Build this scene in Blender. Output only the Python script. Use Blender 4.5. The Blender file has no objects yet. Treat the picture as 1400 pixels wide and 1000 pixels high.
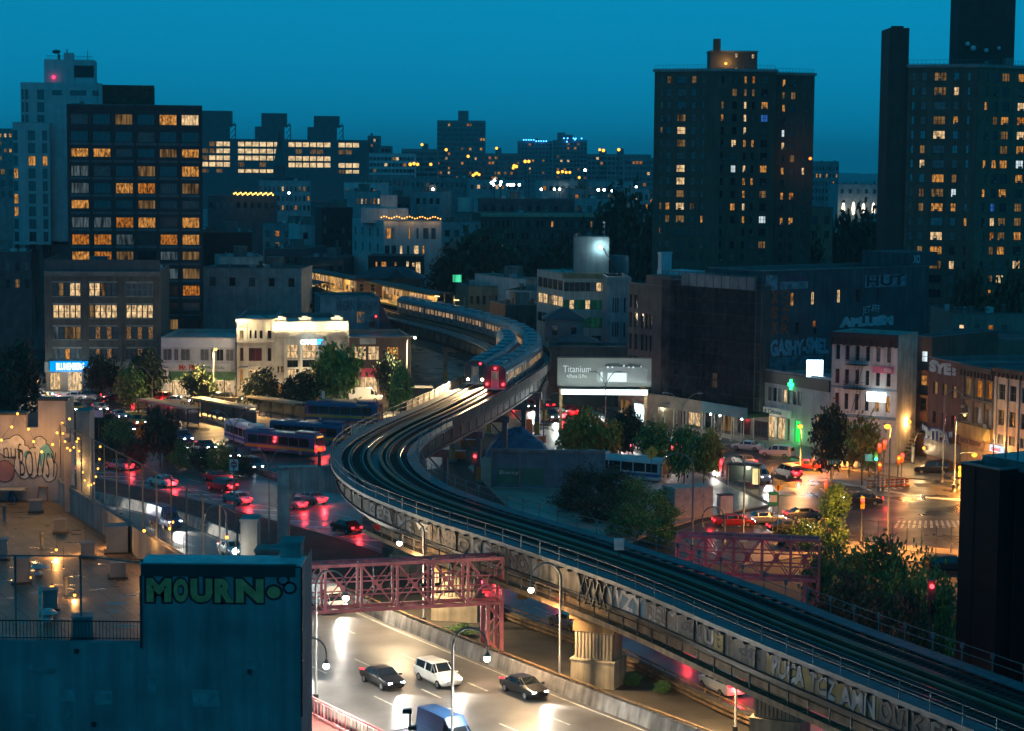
import bpy, math, random
from mathutils import Vector, Matrix
rnd = random.Random(7)
SC = bpy.context.scene
COL = SC.collection
R_ = math.radians
# ---------------------------------------------------------------- camera model of the photograph (1400 x 1000)
F = 2800.0; H = 40.0; P = math.atan(274/2800); ROLL = R_(0.5)
cp, sp = math.cos(P), math.sin(P); cr, sr = math.cos(ROLL), math.sin(ROLL)
def ray(px, py):
    u = (px-700)/F; v = (500-py)/F
    u2 = u*cr - v*sr; v2 = u*sr + v*cr
    return (u2, cp+v2*sp, -sp+v2*cp)
def g(px, py, z=0.0):                 # the point of the level z seen at a pixel
    d = ray(px, py); t = (z-H)/d[2]
    return (d[0]*t, d[1]*t)
def g3(px, py, z=0.0):
    a = g(px, py, z); return (a[0], a[1], z)
def pt(px, py, Y):                    # the point at distance Y seen at a pixel
    d = ray(px, py); t = Y/d[1]
    return (d[0]*t, Y, H+d[2]*t)
def zat(px, py, Y): return pt(px, py, Y)[2]
cam = bpy.data.cameras.new('camera'); co = bpy.data.objects.new('camera', cam); COL.objects.link(co)
co.location = (0, 0, H)
co.rotation_euler = (Matrix.Rotation(math.pi/2-P, 4, 'X') @ Matrix.Rotation(ROLL, 4, 'Z')).to_euler()
cam.sensor_width = 36; cam.lens = 36*F/1400; cam.clip_start = 1; cam.clip_end = 20000
SC.camera = co
# ---------------------------------------------------------------- materials
MATS = {}
def newmat(name):
    m = bpy.data.materials.new(name); m.use_nodes = True
    nt = m.node_tree; nt.nodes.clear()
    out = nt.nodes.new('ShaderNodeOutputMaterial')
    return m, nt, out
def mat(name, col, rough=.8, metal=0, amt=.25, scale=.6, streak=0.0, bump=0.0, spec=.5, bscale=None, wet=0.0, wscale=.15, alpha=None):
    if name in MATS: return MATS[name]
    m, nt, out = newmat(name); N = nt.nodes.new; L = nt.links.new
    b = N('ShaderNodeBsdfPrincipled'); L(b.outputs[0], out.inputs[0])
    b.inputs['Roughness'].default_value = rough; b.inputs['Metallic'].default_value = metal
    b.inputs['Specular IOR Level'].default_value = spec
    geo = N('ShaderNodeNewGeometry')
    def noise(sc, vscale=None, detail=4):
        n = N('ShaderNodeTexNoise'); n.inputs['Scale'].default_value = sc; n.inputs['Detail'].default_value = detail
        if vscale:
            mp = N('ShaderNodeMapping'); mp.inputs['Scale'].default_value = vscale
            L(geo.outputs['Position'], mp.inputs[0]); L(mp.outputs[0], n.inputs['Vector'])
        else: L(geo.outputs['Position'], n.inputs['Vector'])
        return n
    n1 = noise(scale, None, 6)
    rp = N('ShaderNodeMapRange'); rp.inputs[1].default_value = .3; rp.inputs[2].default_value = .7
    rp.inputs[3].default_value = 1-amt; rp.inputs[4].default_value = 1+amt
    L(n1.outputs[0], rp.inputs[0]); val = rp.outputs[0]
    if streak:
        n2 = noise(1.6, (1, 1, .07), 5)
        r2 = N('ShaderNodeMapRange'); r2.inputs[1].default_value = .35; r2.inputs[2].default_value = .7
        r2.inputs[3].default_value = 1-streak; r2.inputs[4].default_value = 1+streak*.3
        L(n2.outputs[0], r2.inputs[0])
        mu = N('ShaderNodeMath'); mu.operation = 'MULTIPLY'; L(val, mu.inputs[0]); L(r2.outputs[0], mu.inputs[1]); val = mu.outputs[0]
    mx = N('ShaderNodeVectorMath'); mx.operation = 'SCALE'; mx.inputs[0].default_value = col[:3]; L(val, mx.inputs['Scale'])
    L(mx.outputs[0], b.inputs['Base Color'])
    if wet:
        n3 = noise(wscale, None, 8)
        r3 = N('ShaderNodeMapRange'); r3.inputs[1].default_value = .3; r3.inputs[2].default_value = .75
        r3.inputs[3].default_value = rough; r3.inputs[4].default_value = max(.06, rough-wet)
        L(n3.outputs[0], r3.inputs[0]); L(r3.outputs[0], b.inputs['Roughness'])
    if bump:
        n4 = noise(bscale or 8.0, None, 6); bp = N('ShaderNodeBump'); bp.inputs['Strength'].default_value = bump; bp.inputs['Distance'].default_value = .05
        L(n4.outputs[0], bp.inputs['Height']); L(bp.outputs[0], b.inputs['Normal'])
    if alpha is not None: b.inputs['Alpha'].default_value = alpha
    MATS[name] = m; return m
def brick(name, c1, c2, mortar, scale=1.0, streak=.25, bw=.24, rh=.08):
    if name in MATS: return MATS[name]
    m, nt, out = newmat(name); N = nt.nodes.new; L = nt.links.new
    b = N('ShaderNodeBsdfPrincipled'); L(b.outputs[0], out.inputs[0]); b.inputs['Roughness'].default_value = .85
    tc = N('ShaderNodeTexCoord'); sx = N('ShaderNodeSeparateXYZ'); L(tc.outputs['Object'], sx.inputs[0])
    ad = N('ShaderNodeMath'); L(sx.outputs[0], ad.inputs[0]); L(sx.outputs[1], ad.inputs[1])
    cb = N('ShaderNodeCombineXYZ'); L(ad.outputs[0], cb.inputs[0]); L(sx.outputs[2], cb.inputs[1])
    t = N('ShaderNodeTexBrick'); t.inputs['Color1'].default_value = (*c1, 1); t.inputs['Color2'].default_value = (*c2, 1); t.inputs['Mortar'].default_value = (*mortar, 1)
    t.inputs['Scale'].default_value = 1; t.inputs['Brick Width'].default_value = bw; t.inputs['Row Height'].default_value = rh; t.inputs['Mortar Size'].default_value = .01
    L(cb.outputs[0], t.inputs['Vector'])
    geo = N('ShaderNodeNewGeometry'); n = N('ShaderNodeTexNoise'); n.inputs['Scale'].default_value = .5; n.inputs['Detail'].default_value = 6; L(geo.outputs['Position'], n.inputs['Vector'])
    mp = N('ShaderNodeMapping'); mp.inputs['Scale'].default_value = (1, 1, .08); L(geo.outputs['Position'], mp.inputs[0])
    n2 = N('ShaderNodeTexNoise'); n2.inputs['Scale'].default_value = 1.5; L(mp.outputs[0], n2.inputs['Vector'])
    mu = N('ShaderNodeMath'); mu.operation = 'MULTIPLY'; L(n.outputs[0], mu.inputs[0]); L(n2.outputs[0], mu.inputs[1])
    r = N('ShaderNodeMapRange'); r.inputs[1].default_value = .12; r.inputs[2].default_value = .38; r.inputs[3].default_value = 1-streak; r.inputs[4].default_value = 1+streak; L(mu.outputs[0], r.inputs[0])
    v = N('ShaderNodeVectorMath'); v.operation = 'SCALE'; L(t.outputs[0], v.inputs[0]); L(r.outputs[0], v.inputs['Scale']); L(v.outputs[0], b.inputs['Base Color'])
    MATS[name] = m; return m
def emit(name, col, s, var=0.0, scale=2.0, vs=(1, 1, .15)):
    if name in MATS: return MATS[name]
    m, nt, out = newmat(name); N = nt.nodes.new; L = nt.links.new
    e = N('ShaderNodeEmission'); e.inputs[0].default_value = (*col, 1); e.inputs[1].default_value = s
    L(e.outputs[0], out.inputs[0])
    if var:
        geo = N('ShaderNodeNewGeometry'); mp = N('ShaderNodeMapping'); mp.inputs['Scale'].default_value = vs; L(geo.outputs['Position'], mp.inputs[0])
        n = N('ShaderNodeTexNoise'); n.inputs['Scale'].default_value = scale; n.inputs['Detail'].default_value = 3; L(mp.outputs[0], n.inputs['Vector'])
        r = N('ShaderNodeMapRange'); r.inputs[1].default_value = .35; r.inputs[2].default_value = .65; r.inputs[3].default_value = s*(1-var); r.inputs[4].default_value = s*(1+var*.6)
        L(n.outputs[0], r.inputs[0]); L(r.outputs[0], e.inputs[1])
    MATS[name] = m; return m
# ---------------------------------------------------------------- mesh builder
class MB:
    def __init__(s): s.v = []; s.f = []; s.m = []; s.smooth = []
    def face(s, pts, m=0, sm=False):
        n = len(s.v); s.v.extend([tuple(p) for p in pts]); s.f.append(tuple(range(n, n+len(pts)))); s.m.append(m); s.smooth.append(sm)
    def box(s, x0, x1, y0, y1, z0, z1, m=0):
        n = len(s.v)
        s.v += [(x0,y0,z0),(x1,y0,z0),(x1,y1,z0),(x0,y1,z0),(x0,y0,z1),(x1,y0,z1),(x1,y1,z1),(x0,y1,z1)]
        for q in ((0,3,2,1),(4,5,6,7),(0,1,5,4),(1,2,6,5),(2,3,7,6),(3,0,4,7)):
            s.f.append(tuple(n+i for i in q)); s.m.append(m); s.smooth.append(False)
    def bar(s, p, q, w, h=None, m=0, up=(0,0,1)):
        h = h or w; p = Vector(p); q = Vector(q); d = (q-p)
        if d.length < 1e-6: return
        d.normalize(); u = Vector(up)
        if abs(d.dot(u)) > .98: u = Vector((1,0,0))
        a = d.cross(u).normalized()*w/2; b = a.cross(d).normalized()*h/2
        n = len(s.v)
        for c in (p, q):
            for k in ((-1,-1),(1,-1),(1,1),(-1,1)): s.v.append(tuple(c + a*k[0] + b*k[1]))
        for f in ((0,1,2,3),(7,6,5,4),(0,4,5,1),(1,5,6,2),(2,6,7,3),(3,7,4,0)):
            s.f.append(tuple(n+i for i in f)); s.m.append(m); s.smooth.append(False)
    def tube(s, pts, r, n=6, m=0, cap=True, r1=None):
        pts = [Vector(p) for p in pts]; base = len(s.v); k = len(pts)
        for i, p in enumerate(pts):
            d = (pts[min(i+1, k-1)] - pts[max(i-1, 0)])
            if d.length < 1e-9: d = Vector((0,0,1))
            d.normalize(); u = Vector((0,0,1)) if abs(d.z) < .9 else Vector((1,0,0))
            a = d.cross(u).normalized(); b = d.cross(a)
            rr = r if r1 is None else r + (r1-r)*i/max(1, k-1)
            for j in range(n):
                t = 2*math.pi*j/n; s.v.append(tuple(p + (a*math.cos(t)+b*math.sin(t))*rr))
        for i in range(k-1):
            for j in range(n):
                s.f.append((base+i*n+j, base+i*n+(j+1)%n, base+(i+1)*n+(j+1)%n, base+(i+1)*n+j)); s.m.append(m); s.smooth.append(n > 5)
        if cap:
            s.f.append(tuple(base+j for j in range(n))); s.m.append(m); s.smooth.append(False)
            s.f.append(tuple(base+(k-1)*n+j for j in reversed(range(n)))); s.m.append(m); s.smooth.append(False)
    def cyl(s, c, r, z0, z1, n=10, m=0, r1=None): s.tube([(c[0],c[1],z0),(c[0],c[1],z1)], r, n, m, True, r1)
    def ball(s, c, r, m=0, n=8, k=6, sq=1.0):
        base = len(s.v)
        for i in range(k+1):
            ph = math.pi*i/k
            for j in range(n):
                t = 2*math.pi*j/n; s.v.append((c[0]+r*math.sin(ph)*math.cos(t), c[1]+r*math.sin(ph)*math.sin(t), c[2]+r*sq*math.cos(ph)))
        for i in range(k):
            for j in range(n):
                s.f.append((base+i*n+j, base+(i+1)*n+j, base+(i+1)*n+(j+1)%n, base+i*n+(j+1)%n)); s.m.append(m); s.smooth.append(True)
    def prism(s, poly, z0, z1, m=0):
        n = len(poly); a = sum(poly[i][0]*poly[(i+1)%n][1]-poly[(i+1)%n][0]*poly[i][1] for i in range(n))
        if a < 0: poly = poly[::-1]
        b = len(s.v)
        s.v += [(x,y,z0) for x,y in poly] + [(x,y,z1) for x,y in poly]
        s.f.append(tuple(b+i for i in reversed(range(n)))); s.m.append(m); s.smooth.append(False)
        s.f.append(tuple(b+n+i for i in range(n))); s.m.append(m); s.smooth.append(False)
        for i in range(n):
            j = (i+1)%n; s.f.append((b+i, b+j, b+n+j, b+n+i)); s.m.append(m); s.smooth.append(False)
    def mesh(s, name, mats):
        me = bpy.data.meshes.new(name); me.from_pydata(s.v, [], s.f)
        for k in (mats if isinstance(mats, (list, tuple)) else [mats]): me.materials.append(k)
        me.polygons.foreach_set('material_index', s.m); me.polygons.foreach_set('use_smooth', s.smooth)
        me.update(); return me
    def build(s, name, mats, parent=None, loc=None, rotz=0):
        return put(name, s.mesh(name, mats), parent, loc, rotz)
def put(name, me, parent=None, loc=None, rotz=0):
    o = bpy.data.objects.new(name, me); COL.objects.link(o)
    if parent: o.parent = parent
    if loc: o.location = loc
    if rotz: o.rotation_euler = (0, 0, rotz)
    return o
def tag(o, label=None, cat=None, group=None, kind=None):
    if label: o['label'] = label
    if cat: o['category'] = cat
    if group: o['group'] = group
    if kind: o['kind'] = kind
    return o
def thing(name, label, cat, loc=(0,0,0), rotz=0, group=None):
    o = bpy.data.objects.new(name, None); COL.objects.link(o); o.location = loc; o.rotation_euler = (0,0,rotz)
    o.empty_display_size = .3
    return tag(o, label, cat, group)
def dup(o, parent=None):
    c = o.copy(); COL.objects.link(c)
    if parent: c.parent = parent
    for ch in list(o.children): dup(ch, c)
    return c
def structure(name, mb, m): return tag(mb.build(name, m), kind='structure')
LIGHTS = []
def lamp(loc, power, col, r=.12, spot=None, aim=None, blend=.6):
    l = bpy.data.lights.new('lamp_light', 'SPOT' if spot else 'POINT'); l.energy = power; l.color = col; l.shadow_soft_size = r
    o = bpy.data.objects.new('lamp_light', l); COL.objects.link(o); o.location = loc
    if spot:
        l.spot_size = R_(spot); l.spot_blend = blend
        o.rotation_euler = Vector(aim).to_track_quat('-Z', 'Y').to_euler()
    return o
FONTC = {}
def text_mesh(s, size, depth=.02, bold=0.0, sx=1.0, key=None):
    cu = bpy.data.curves.new('lettering', 'FONT'); cu.body = s; cu.size = size; cu.extrude = depth/2; cu.offset = bold; cu.resolution_u = 3
    cu.align_x = 'LEFT'
    o = bpy.data.objects.new('lettering', cu); COL.objects.link(o)
    dg = bpy.context.evaluated_depsgraph_get(); me = bpy.data.meshes.new_from_object(o.evaluated_get(dg))
    bpy.data.objects.remove(o); bpy.data.curves.remove(cu)
    me.transform(Matrix.Scale(sx, 4, (1,0,0)))
    return me
def text(s, width, height, m, parent, loc, rotz=0, bold=0.0, depth=.03, name='lettering', mirror=False, skew=0.0, vert=False):
    """lettering lying in the local x-z plane, facing local -y, scaled to width x height"""
    me = text_mesh(s, 1.0, .02, bold)
    xs = [v.co.x for v in me.vertices]; ys = [v.co.y for v in me.vertices]
    x0, x1, y0, y1 = min(xs), max(xs), min(ys), max(ys)
    for v in me.vertices:
        x = (v.co.x-x0)/(x1-x0)*width; z = (v.co.y-y0)/(y1-y0)*height
        if name == 'graffiti': x, z = x+.02*height*math.sin(z/height*6+x/height*3), z+.06*height*math.sin(x/height*2.3+width)*(.4+z/height)
        if mirror: x = width-x
        dz = -v.co.z/.01*depth/2
        v.co = (x, dz, z + skew*x)
    me.materials.clear(); me.materials.append(m)
    return put(name, me, parent, loc, rotz)
# ---------------------------------------------------------------- paths
def catmull(P_, step=1.0):
    out = []
    Q = [Vector(p) for p in P_]; Q = [Q[0]*2-Q[1]] + Q + [Q[-1]*2-Q[-2]]
    for i in range(1, len(Q)-2):
        a, b, c, d = Q[i-1:i+3]; n = max(2, int((c-b).length/step*2))
        for k in range(n):
            t = k/n
            out.append(.5*((2*b)+(c-a)*t+(2*a-5*b+4*c-d)*t*t+(3*b-a-3*c+d)*t**3))
    out.append(Q[-2].copy())
    res = [out[0]]; acc = 0
    for i in range(1, len(out)):
        seg = out[i]-out[i-1]; l = seg.length
        while acc + l >= step and l > 0:
            t = (step-acc)/l; p = out[i-1]+seg*t; res.append(p); seg = out[i]-p; l = seg.length; out[i-1] = p; acc = 0
        acc += l
    return res
class Path:
    def __init__(s, pts, step=1.0):
        s.p = catmull([(a[0], a[1], 0) for a in pts], step); s.step = step; n = len(s.p)
        s.t = [(s.p[min(i+1, n-1)]-s.p[max(i-1, 0)]).normalized() for i in range(n)]
        s.L = (n-1)*step
    def at(s, d, off=0, z=0):
        f = max(0, min(d/s.step, len(s.p)-1.001)); i = int(f); k = f-i
        p = s.p[i]*(1-k)+s.p[i+1]*k; t = (s.t[i]*(1-k)+s.t[i+1]*k).normalized()
        r = Vector((t.y, -t.x, 0))
        return p + r*off + Vector((0,0,z)), t
    def near(s, x, y):
        return min(range(len(s.p)), key=lambda i: (s.p[i].x-x)**2+(s.p[i].y-y)**2)*s.step
    def sweep(s, mb, prof, d0, d1, m=0, dz=0, ds=2.0):
        """closed profile [(offset, z)] swept from d0 to d1"""
        k = max(1, int(math.ceil((d1-d0)/ds))); n = len(prof); b = len(mb.v)
        for i in range(k+1):
            d = d0+(d1-d0)*i/k
            for o, z in prof: mb.v.append(tuple(s.at(d, o, z+dz)[0]))
        for i in range(k):
            for j in range(n):
                mb.f.append((b+i*n+j, b+(i+1)*n+j, b+(i+1)*n+(j+1)%n, b+i*n+(j+1)%n)); mb.m.append(m); mb.smooth.append(False)
        mb.f.append(tuple(b+j for j in range(n))); mb.m.append(m); mb.smooth.append(False)
        mb.f.append(tuple(b+k*n+j for j in reversed(range(n)))); mb.m.append(m); mb.smooth.append(False)
def rect(o0, o1, z0, z1): return [(o0,z0),(o0,z1),(o1,z1),(o1,z0)]
SKY_POW=.55; SKY_S=.12
# ---------------------------------------------------------------- sky, sun, view
W = bpy.data.worlds.new("World"); SC.world = W; W.use_nodes = True
wn = W.node_tree; wn.nodes.clear(); N = wn.nodes.new; L = wn.links.new
wo = N('ShaderNodeOutputWorld'); wb = N('ShaderNodeBackground'); L(wb.outputs[0], wo.inputs[0])
st = N('ShaderNodeTexSky'); st.sky_type = 'NISHITA'; st.sun_disc = False
st.sun_elevation = R_(2.0); st.sun_rotation = R_(200); st.altitude = 0; st.air_density = 1.0; st.dust_density = .3; st.ozone_density = 4.0
bw = N('ShaderNodeRGBToBW'); L(st.outputs[0], bw.inputs[0])
gm = N('ShaderNodeMath'); gm.operation = 'POWER'; gm.inputs[1].default_value = SKY_POW; L(bw.outputs[0], gm.inputs[0])
cm = N('ShaderNodeVectorMath'); cm.operation = 'SCALE'; cm.inputs[0].default_value = (.015, 2.3, 4.3); L(gm.outputs[0], cm.inputs['Scale'])
L(cm.outputs[0], wb.inputs[0]); wb.inputs[1].default_value = SKY_S
sd = bpy.data.lights.new('sun', 'SUN'); sd.energy = .035; sd.angle = R_(20); sd.color = (.45, .8, 1)
so = bpy.data.objects.new('sun', sd); COL.objects.link(so)
so.rotation_euler = Vector((-math.sin(R_(200))*-1, math.cos(R_(200))*-1, -.9)).to_track_quat('-Z', 'Y').to_euler()
SC.view_settings.view_transform = 'Standard'; SC.view_settings.look = 'None'; SC.view_settings.gamma = 1; SC.view_settings.exposure = 0
SC.render.engine = 'CYCLES'; SC.cycles.use_denoising = True; SC.cycles.use_light_tree = True
SC.cycles.max_bounces = 4; SC.cycles.diffuse_bounces = 2; SC.cycles.glossy_bounces = 3; SC.cycles.transmission_bounces = 3; SC.cycles.transparent_max_bounces = 6; SC.cycles.volume_bounces = 0
SC.cycles.sample_clamp_indirect = 4; SC.cycles.caustics_reflective = False; SC.cycles.caustics_refractive = False
SC.cycles.volume_step_rate = 4
# ---------------------------------------------------------------- base materials
ASPH = mat('asphalt', (.035,.034,.034), .5, amt=.45, scale=.35, bump=.2, bscale=6, wet=.36, wscale=.18)
ROADM = mat('wet_roadway', (.11,.105,.10), .5, amt=.35, scale=.3, bump=.2, bscale=5, wet=.22, wscale=.2)
DIRT = mat('dirt_strip', (.05,.042,.03), .9, amt=.5, scale=.3, bump=.5, bscale=3)
CONC = mat('pavement_concrete', (.17,.155,.135), .75, amt=.3, scale=.25, bump=.15, wet=.4, wscale=.1)
PLAZA = mat('plaza_concrete', (.32,.29,.24), .65, amt=.3, scale=.2, bump=.15, wet=.45, wscale=.08)
PAINT = mat('road_paint', (.55,.55,.5), .6, amt=.35, scale=1.2)
YPAINT = mat('yellow_paint', (.5,.33,.05), .6, amt=.3, scale=1.2)
GROUND = mat('ground', (.035,.037,.036), .85, amt=.4, scale=.03)
CONCW = mat('barrier_concrete', (.30,.28,.25), .8, amt=.35, scale=.8, streak=.5)
STEEL_BLUE = mat('viaduct_grey_steel', (.16,.18,.18), .55, amt=.25, scale=.9, streak=.35)
STEEL_DARK = mat('dark_steel', (.03,.035,.035), .6, amt=.4, scale=1)
POLEM = mat('pole_metal', (.14,.15,.15), .5, .3, amt=.2)
RUST = mat('rusty_steel', (.20,.12,.05), .8, amt=.4, scale=1.2, streak=.5)
BLACK = mat('black_metal', (.012,.013,.014), .5, amt=.3)
m = MB(); m.face([(-5000,-300,-.02),(5000,-300,-.02),(5000,9000,-.02),(-5000,9000,-.02)]); structure('ground', m, GROUND)
def sheet(name, pix, m_, z): 
    b = MB(); b.face([g3(x, y, z) if z < .05 else (*g(x, y, 0), z) for x, y in pix]); return tag(b.build(name, m_), kind='structure')
def slab(name, pix, m_, h=.14):
    b = MB(); b.prism([g(x, y) for x, y in pix], -.01, h); return tag(b.build(name, m_), kind='structure')
# roads
WR = Path([(-120,292),(-95,275),(-66,253),(-43,233),(-28.5,212),(-14.5,183),(1.1,157),(9.8,143.5),(21,126),(42,92)])
RR = Path([(-130,330),(-75,277),(-52,257),(-28,229.5),(-13,208),(-1.3,181),(8.6,164.5),(16.7,146.4),(27,128),(48,90)])
b = MB(); WR.sweep(b, rect(-.05, 18, -.01, 0.0), 0, WR.L); structure('approach_roadway', b, ROADM)
b = MB(); RR.sweep(b, rect(-20, .1, -.012, -.003), 0, RR.L); structure('outer_roadway', b, ROADM)
b = MB()
poly = [tuple(WR.at(d, -.4)[0][:2]) for d in range(70, int(WR.L), 4)] + [tuple(RR.at(d, .3)[0][:2]) for d in range(int(RR.L)-1, 110, -4)]
b.face([(x, y, -.006) for x, y in poly]); structure('dirt_median', b, DIRT)
# lane markings
b = MB()
for off in (4.3, 8.4, 12.5):
    d = 30.0
    while d < WR.L-4:
        p0, t = WR.at(d, off, .006); p1, t1 = WR.at(d+3, off, .006); r = Vector((t.y,-t.x,0))*.09
        b.face([p0-r, p0+r, p1+r, p1-r]); d += 11
for off in (.55, 17.2): WR.sweep(b, rect(off, off+.14, .0, .006), 20, WR.L, ds=4)
for off in (-4.2, -8.0):
    d = 20.0
    while d < RR.L-4:
        p0, t = RR.at(d, off, .004); p1, t1 = RR.at(d+3, off, .004); r = Vector((t.y,-t.x,0))*.09
        b.face([p0-r, p0+r, p1+r, p1-r]); d += 10.5
RR.sweep(b, rect(-.9, -.75, -.003, .004), 20, RR.L, ds=4)
dm = RR.near(-28, 229.5)
RR.sweep(b, rect(-4.3, -4.12, -.003, .004), dm-60, dm+32, ds=4)
for k in range(16):                                   # hatched buffer
    d = dm-52+k*4.6; o0 = -.9; o1 = -4.1
    p = [RR.at(d, o0, .004)[0], RR.at(d+1.1, o0, .004)[0], RR.at(d+4.2, o1, .004)[0], RR.at(d+3.1, o1, .004)[0]]; b.face(p)
structure('road_markings', b, PAINT)
# streets beyond the viaduct
sheet('street', [(560,470),(690,512),(760,548),(900,588),(1040,617),(1180,648),(1340,664),(1560,684),(1560,800),(1290,752),(1150,742),(1000,770),(860,775),(900,735),(960,714),(1062,692),(985,652),(880,616),(740,583),(560,530)], ASPH, .004)
sheet('street_left', [(-60,541),(480,541),(640,552),(640,575),(480,560),(150,560),(-60,566)], ASPH, .004)
sheet('bus_plaza', [(130,562),(470,562),(640,577),(600,640),(470,660),(360,640),(300,600)], PLAZA, .004)
sheet('bus_lane', [(120,566),(250,562),(330,590),(420,625),(470,652),(400,668),(330,640),(230,605)], ASPH, .008)
slab('traffic_island', [(700,600),(745,588),(875,622),(975,655),(1050,692),(955,710),(890,730),(860,745),(700,700),(640,640)], PLAZA, .13)
slab('far_pavement', [(700,498),(762,540),(905,580),(1042,612),(1060,600),(900,560),(800,520)], CONC, .13)
slab('corner_pavement', [(1042,612),(1140,640),(1230,654),(1340,662),(1560,680),(1560,655),(1300,640),(1290,610),(1060,598)], CONC, .13)
slab('left_pavement', [(-60,540),(478,540),(640,550),(640,543),(478,532),(-60,532)], CONC, .13)
slab('near_pavement', [(1040,745),(1150,741),(1300,752),(1560,800),(1560,830),(1300,775),(1140,757),(1010,775)], CONC, .13)
# crosswalks and stop lines
b = MB()
def zebra(p0, p1, q0, q1, n):
    for k in range(n):
        a0 = (k+.0)/n; a1 = (k+.45)/n
        A = lambda a, b_, t: (a[0]+(b_[0]-a[0])*t, a[1]+(b_[1]-a[1])*t)
        b.face([g3(*A(p0,p1,a0), .008), g3(*A(p0,p1,a1), .008), g3(*A(q0,q1,a1), .008), g3(*A(q0,q1,a0), .008)])
zebra((1228,712),(1322,712),(1222,722),(1330,722), 13)
zebra((1130,676),(1240,668),(1120,668),(1225,661), 13)
zebra((1052,698),(1120,722),(1042,704),(1108,730), 12)
b.face([g3(1150,660,.008), g3(1240,675,.008), g3(1240,677,.008), g3(1150,662,.008)])
b.face([g3(1265,679,.008), g3(1400,690,.008), g3(1400,693,.008), g3(1265,681,.008)])
structure('street_markings', b, PAINT)
# ---------------------------------------------------------------- barriers and retaining walls
d0 = WR.near(-14.5, 183); dA = WR.near(-43, 233)
b = MB(); WR.sweep(b, [(-.55,0),(-.42,1.15),(-.18,1.15),(0,.4),(0.06,0)], dA-40, WR.L)
bo = tag(b.build('barrier_wall', CONCW), 'stained concrete barrier wall with pipe rail along the wide pale roadway', 'barrier')
b = MB()
WR.sweep(b, rect(-.42, -.22, 1.3, 1.42), d0-6, WR.L, 0)
d = d0-6
while d < WR.L: p, t = WR.at(d, -.32, 0); b.box(p.x-.05, p.x+.05, p.y-.05, p.y+.05, 1.14, 1.3); d += 2.4
b.build('pipe_rail', RUST, bo)
b = MB(); RR.sweep(b, [(.1,0),(.1,.8),(.35,.8),(.45,0)], RR.near(-13,208), RR.L)
bo = tag(b.build('guard_wall', mat('dark_concrete',(.09,.08,.065),.85,amt=.4,scale=.8,streak=.4)), 'low dark concrete guard wall with rusty rail beside the bare median', 'barrier')
b = MB(); d = RR.near(-13,208)
RR.sweep(b, rect(.16,.26,1.05,1.15), d, RR.L)
RR.sweep(b, rect(.7,.8,.55,.72), d+20, RR.L); RR.sweep(b, rect(.7,.8,.2,.37), d+20, RR.L)
while d < RR.L: p, t = RR.at(d, .21, 0); b.box(p.x-.05, p.x+.05, p.y-.05, p.y+.05, .8, 1.05); d += 2.2
b.build('rail', RUST, bo)
b = MB(); WR.sweep(b, [(18.1,0),(18.1,.9),(18.5,.9),(18.6,0)], 60, WR.L)
PINK = mat('pink_painted_steel', (.58,.17,.19), .55, amt=.3, scale=.8, streak=.3)
bo = tag(b.build('edge_wall', CONCW), 'concrete kerb wall below the pink picket railing at the roadway edge', 'barrier')
b = MB(); WR.sweep(b, rect(19.2,19.35,1.5,1.62), 120, WR.L, ds=1.5); WR.sweep(b, rect(19.2,19.35,.25,.37), 120, WR.L, ds=1.5)
d = 120.0
while d < WR.L: p, t = WR.at(d, 19.27, 0); w = .05 if int(d/.5) % 6 else .1; b.box(p.x-w/2, p.x+w/2, p.y-w/2, p.y+w/2, 0, 1.55); d += .5
tag(b.build('picket_railing', PINK), 'pink picket railing running along the footpath beside the wide roadway', 'railing')
b = MB(); WR.sweep(b, rect(18.6, 23, -.01, .1), 100, WR.L, ds=3); structure('footpath', b, mat('red_footpath', (.22,.07,.06), .8, amt=.3))
b = MB(); e0 = RR.near(-60,264)
RR.sweep(b, [(-17.2,0),(-17.2,.7),(-17.6,.7),(-17.6,0)], RR.near(-46,250), RR.near(-22,222))
tag(b.build('low_wall', CONCW), 'low pale concrete wall curving past the road beneath the bushes', 'wall')

b = MB(); r_h = random.Random(3); xs_ = [-3400+k*85 for k in range(81)]; hs_ = [28+10*math.sin(k*.31)+7*math.sin(k*.83+1)+5*r_h.random() for k in range(81)]
for k in range(80):
    b.face([(xs_[k],8300,0),(xs_[k+1],8300,0),(xs_[k+1],8500,hs_[k+1]),(xs_[k],8500,hs_[k])]); b.face([(xs_[k],8500,hs_[k]),(xs_[k+1],8500,hs_[k+1]),(xs_[k+1],8900,0),(xs_[k],8900,0)])
structure('hills', b, mat('far_ridge', (.06,.08,.07), .9))

b = MB(); c = MB()
for k in range(26):
    x, y = g(r_h.uniform(960, 1290), r_h.uniform(640, 735)); 
    if k < 14: b.cyl((x, y), .36, .0, .012, 12)
    else: w_ = r_h.uniform(1.2, 4); d_ = r_h.uniform(.8, 2.2); c.face([(x-w_,y-d_,.0085),(x+w_,y-d_*.8,.0085),(x+w_*.9,y+d_,.0085),(x-w_,y+d_,.0085)])
for k in range(16): p, t_ = WR.at(r_h.uniform(90, WR.L-5), r_h.uniform(1.5, 16.5)); w_ = r_h.uniform(.8, 2.0); c.face([p+t_*w_*2+Vector((-t_.y,t_.x,0))*w_+Vector((0,0,.003)), p-t_*w_*2+Vector((-t_.y,t_.x,0))*w_+Vector((0,0,.003)), p-t_*w_*2-Vector((-t_.y,t_.x,0))*w_*.8+Vector((0,0,.003)), p+t_*w_*2-Vector((-t_.y,t_.x,0))*w_*.9+Vector((0,0,.003))])
structure('manhole_covers', b, mat('iron_cover', (.05,.045,.04), .4, .7)); structure('road_patches', c, mat('asphalt_patch', (.03,.03,.031), .7, amt=.3))
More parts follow.
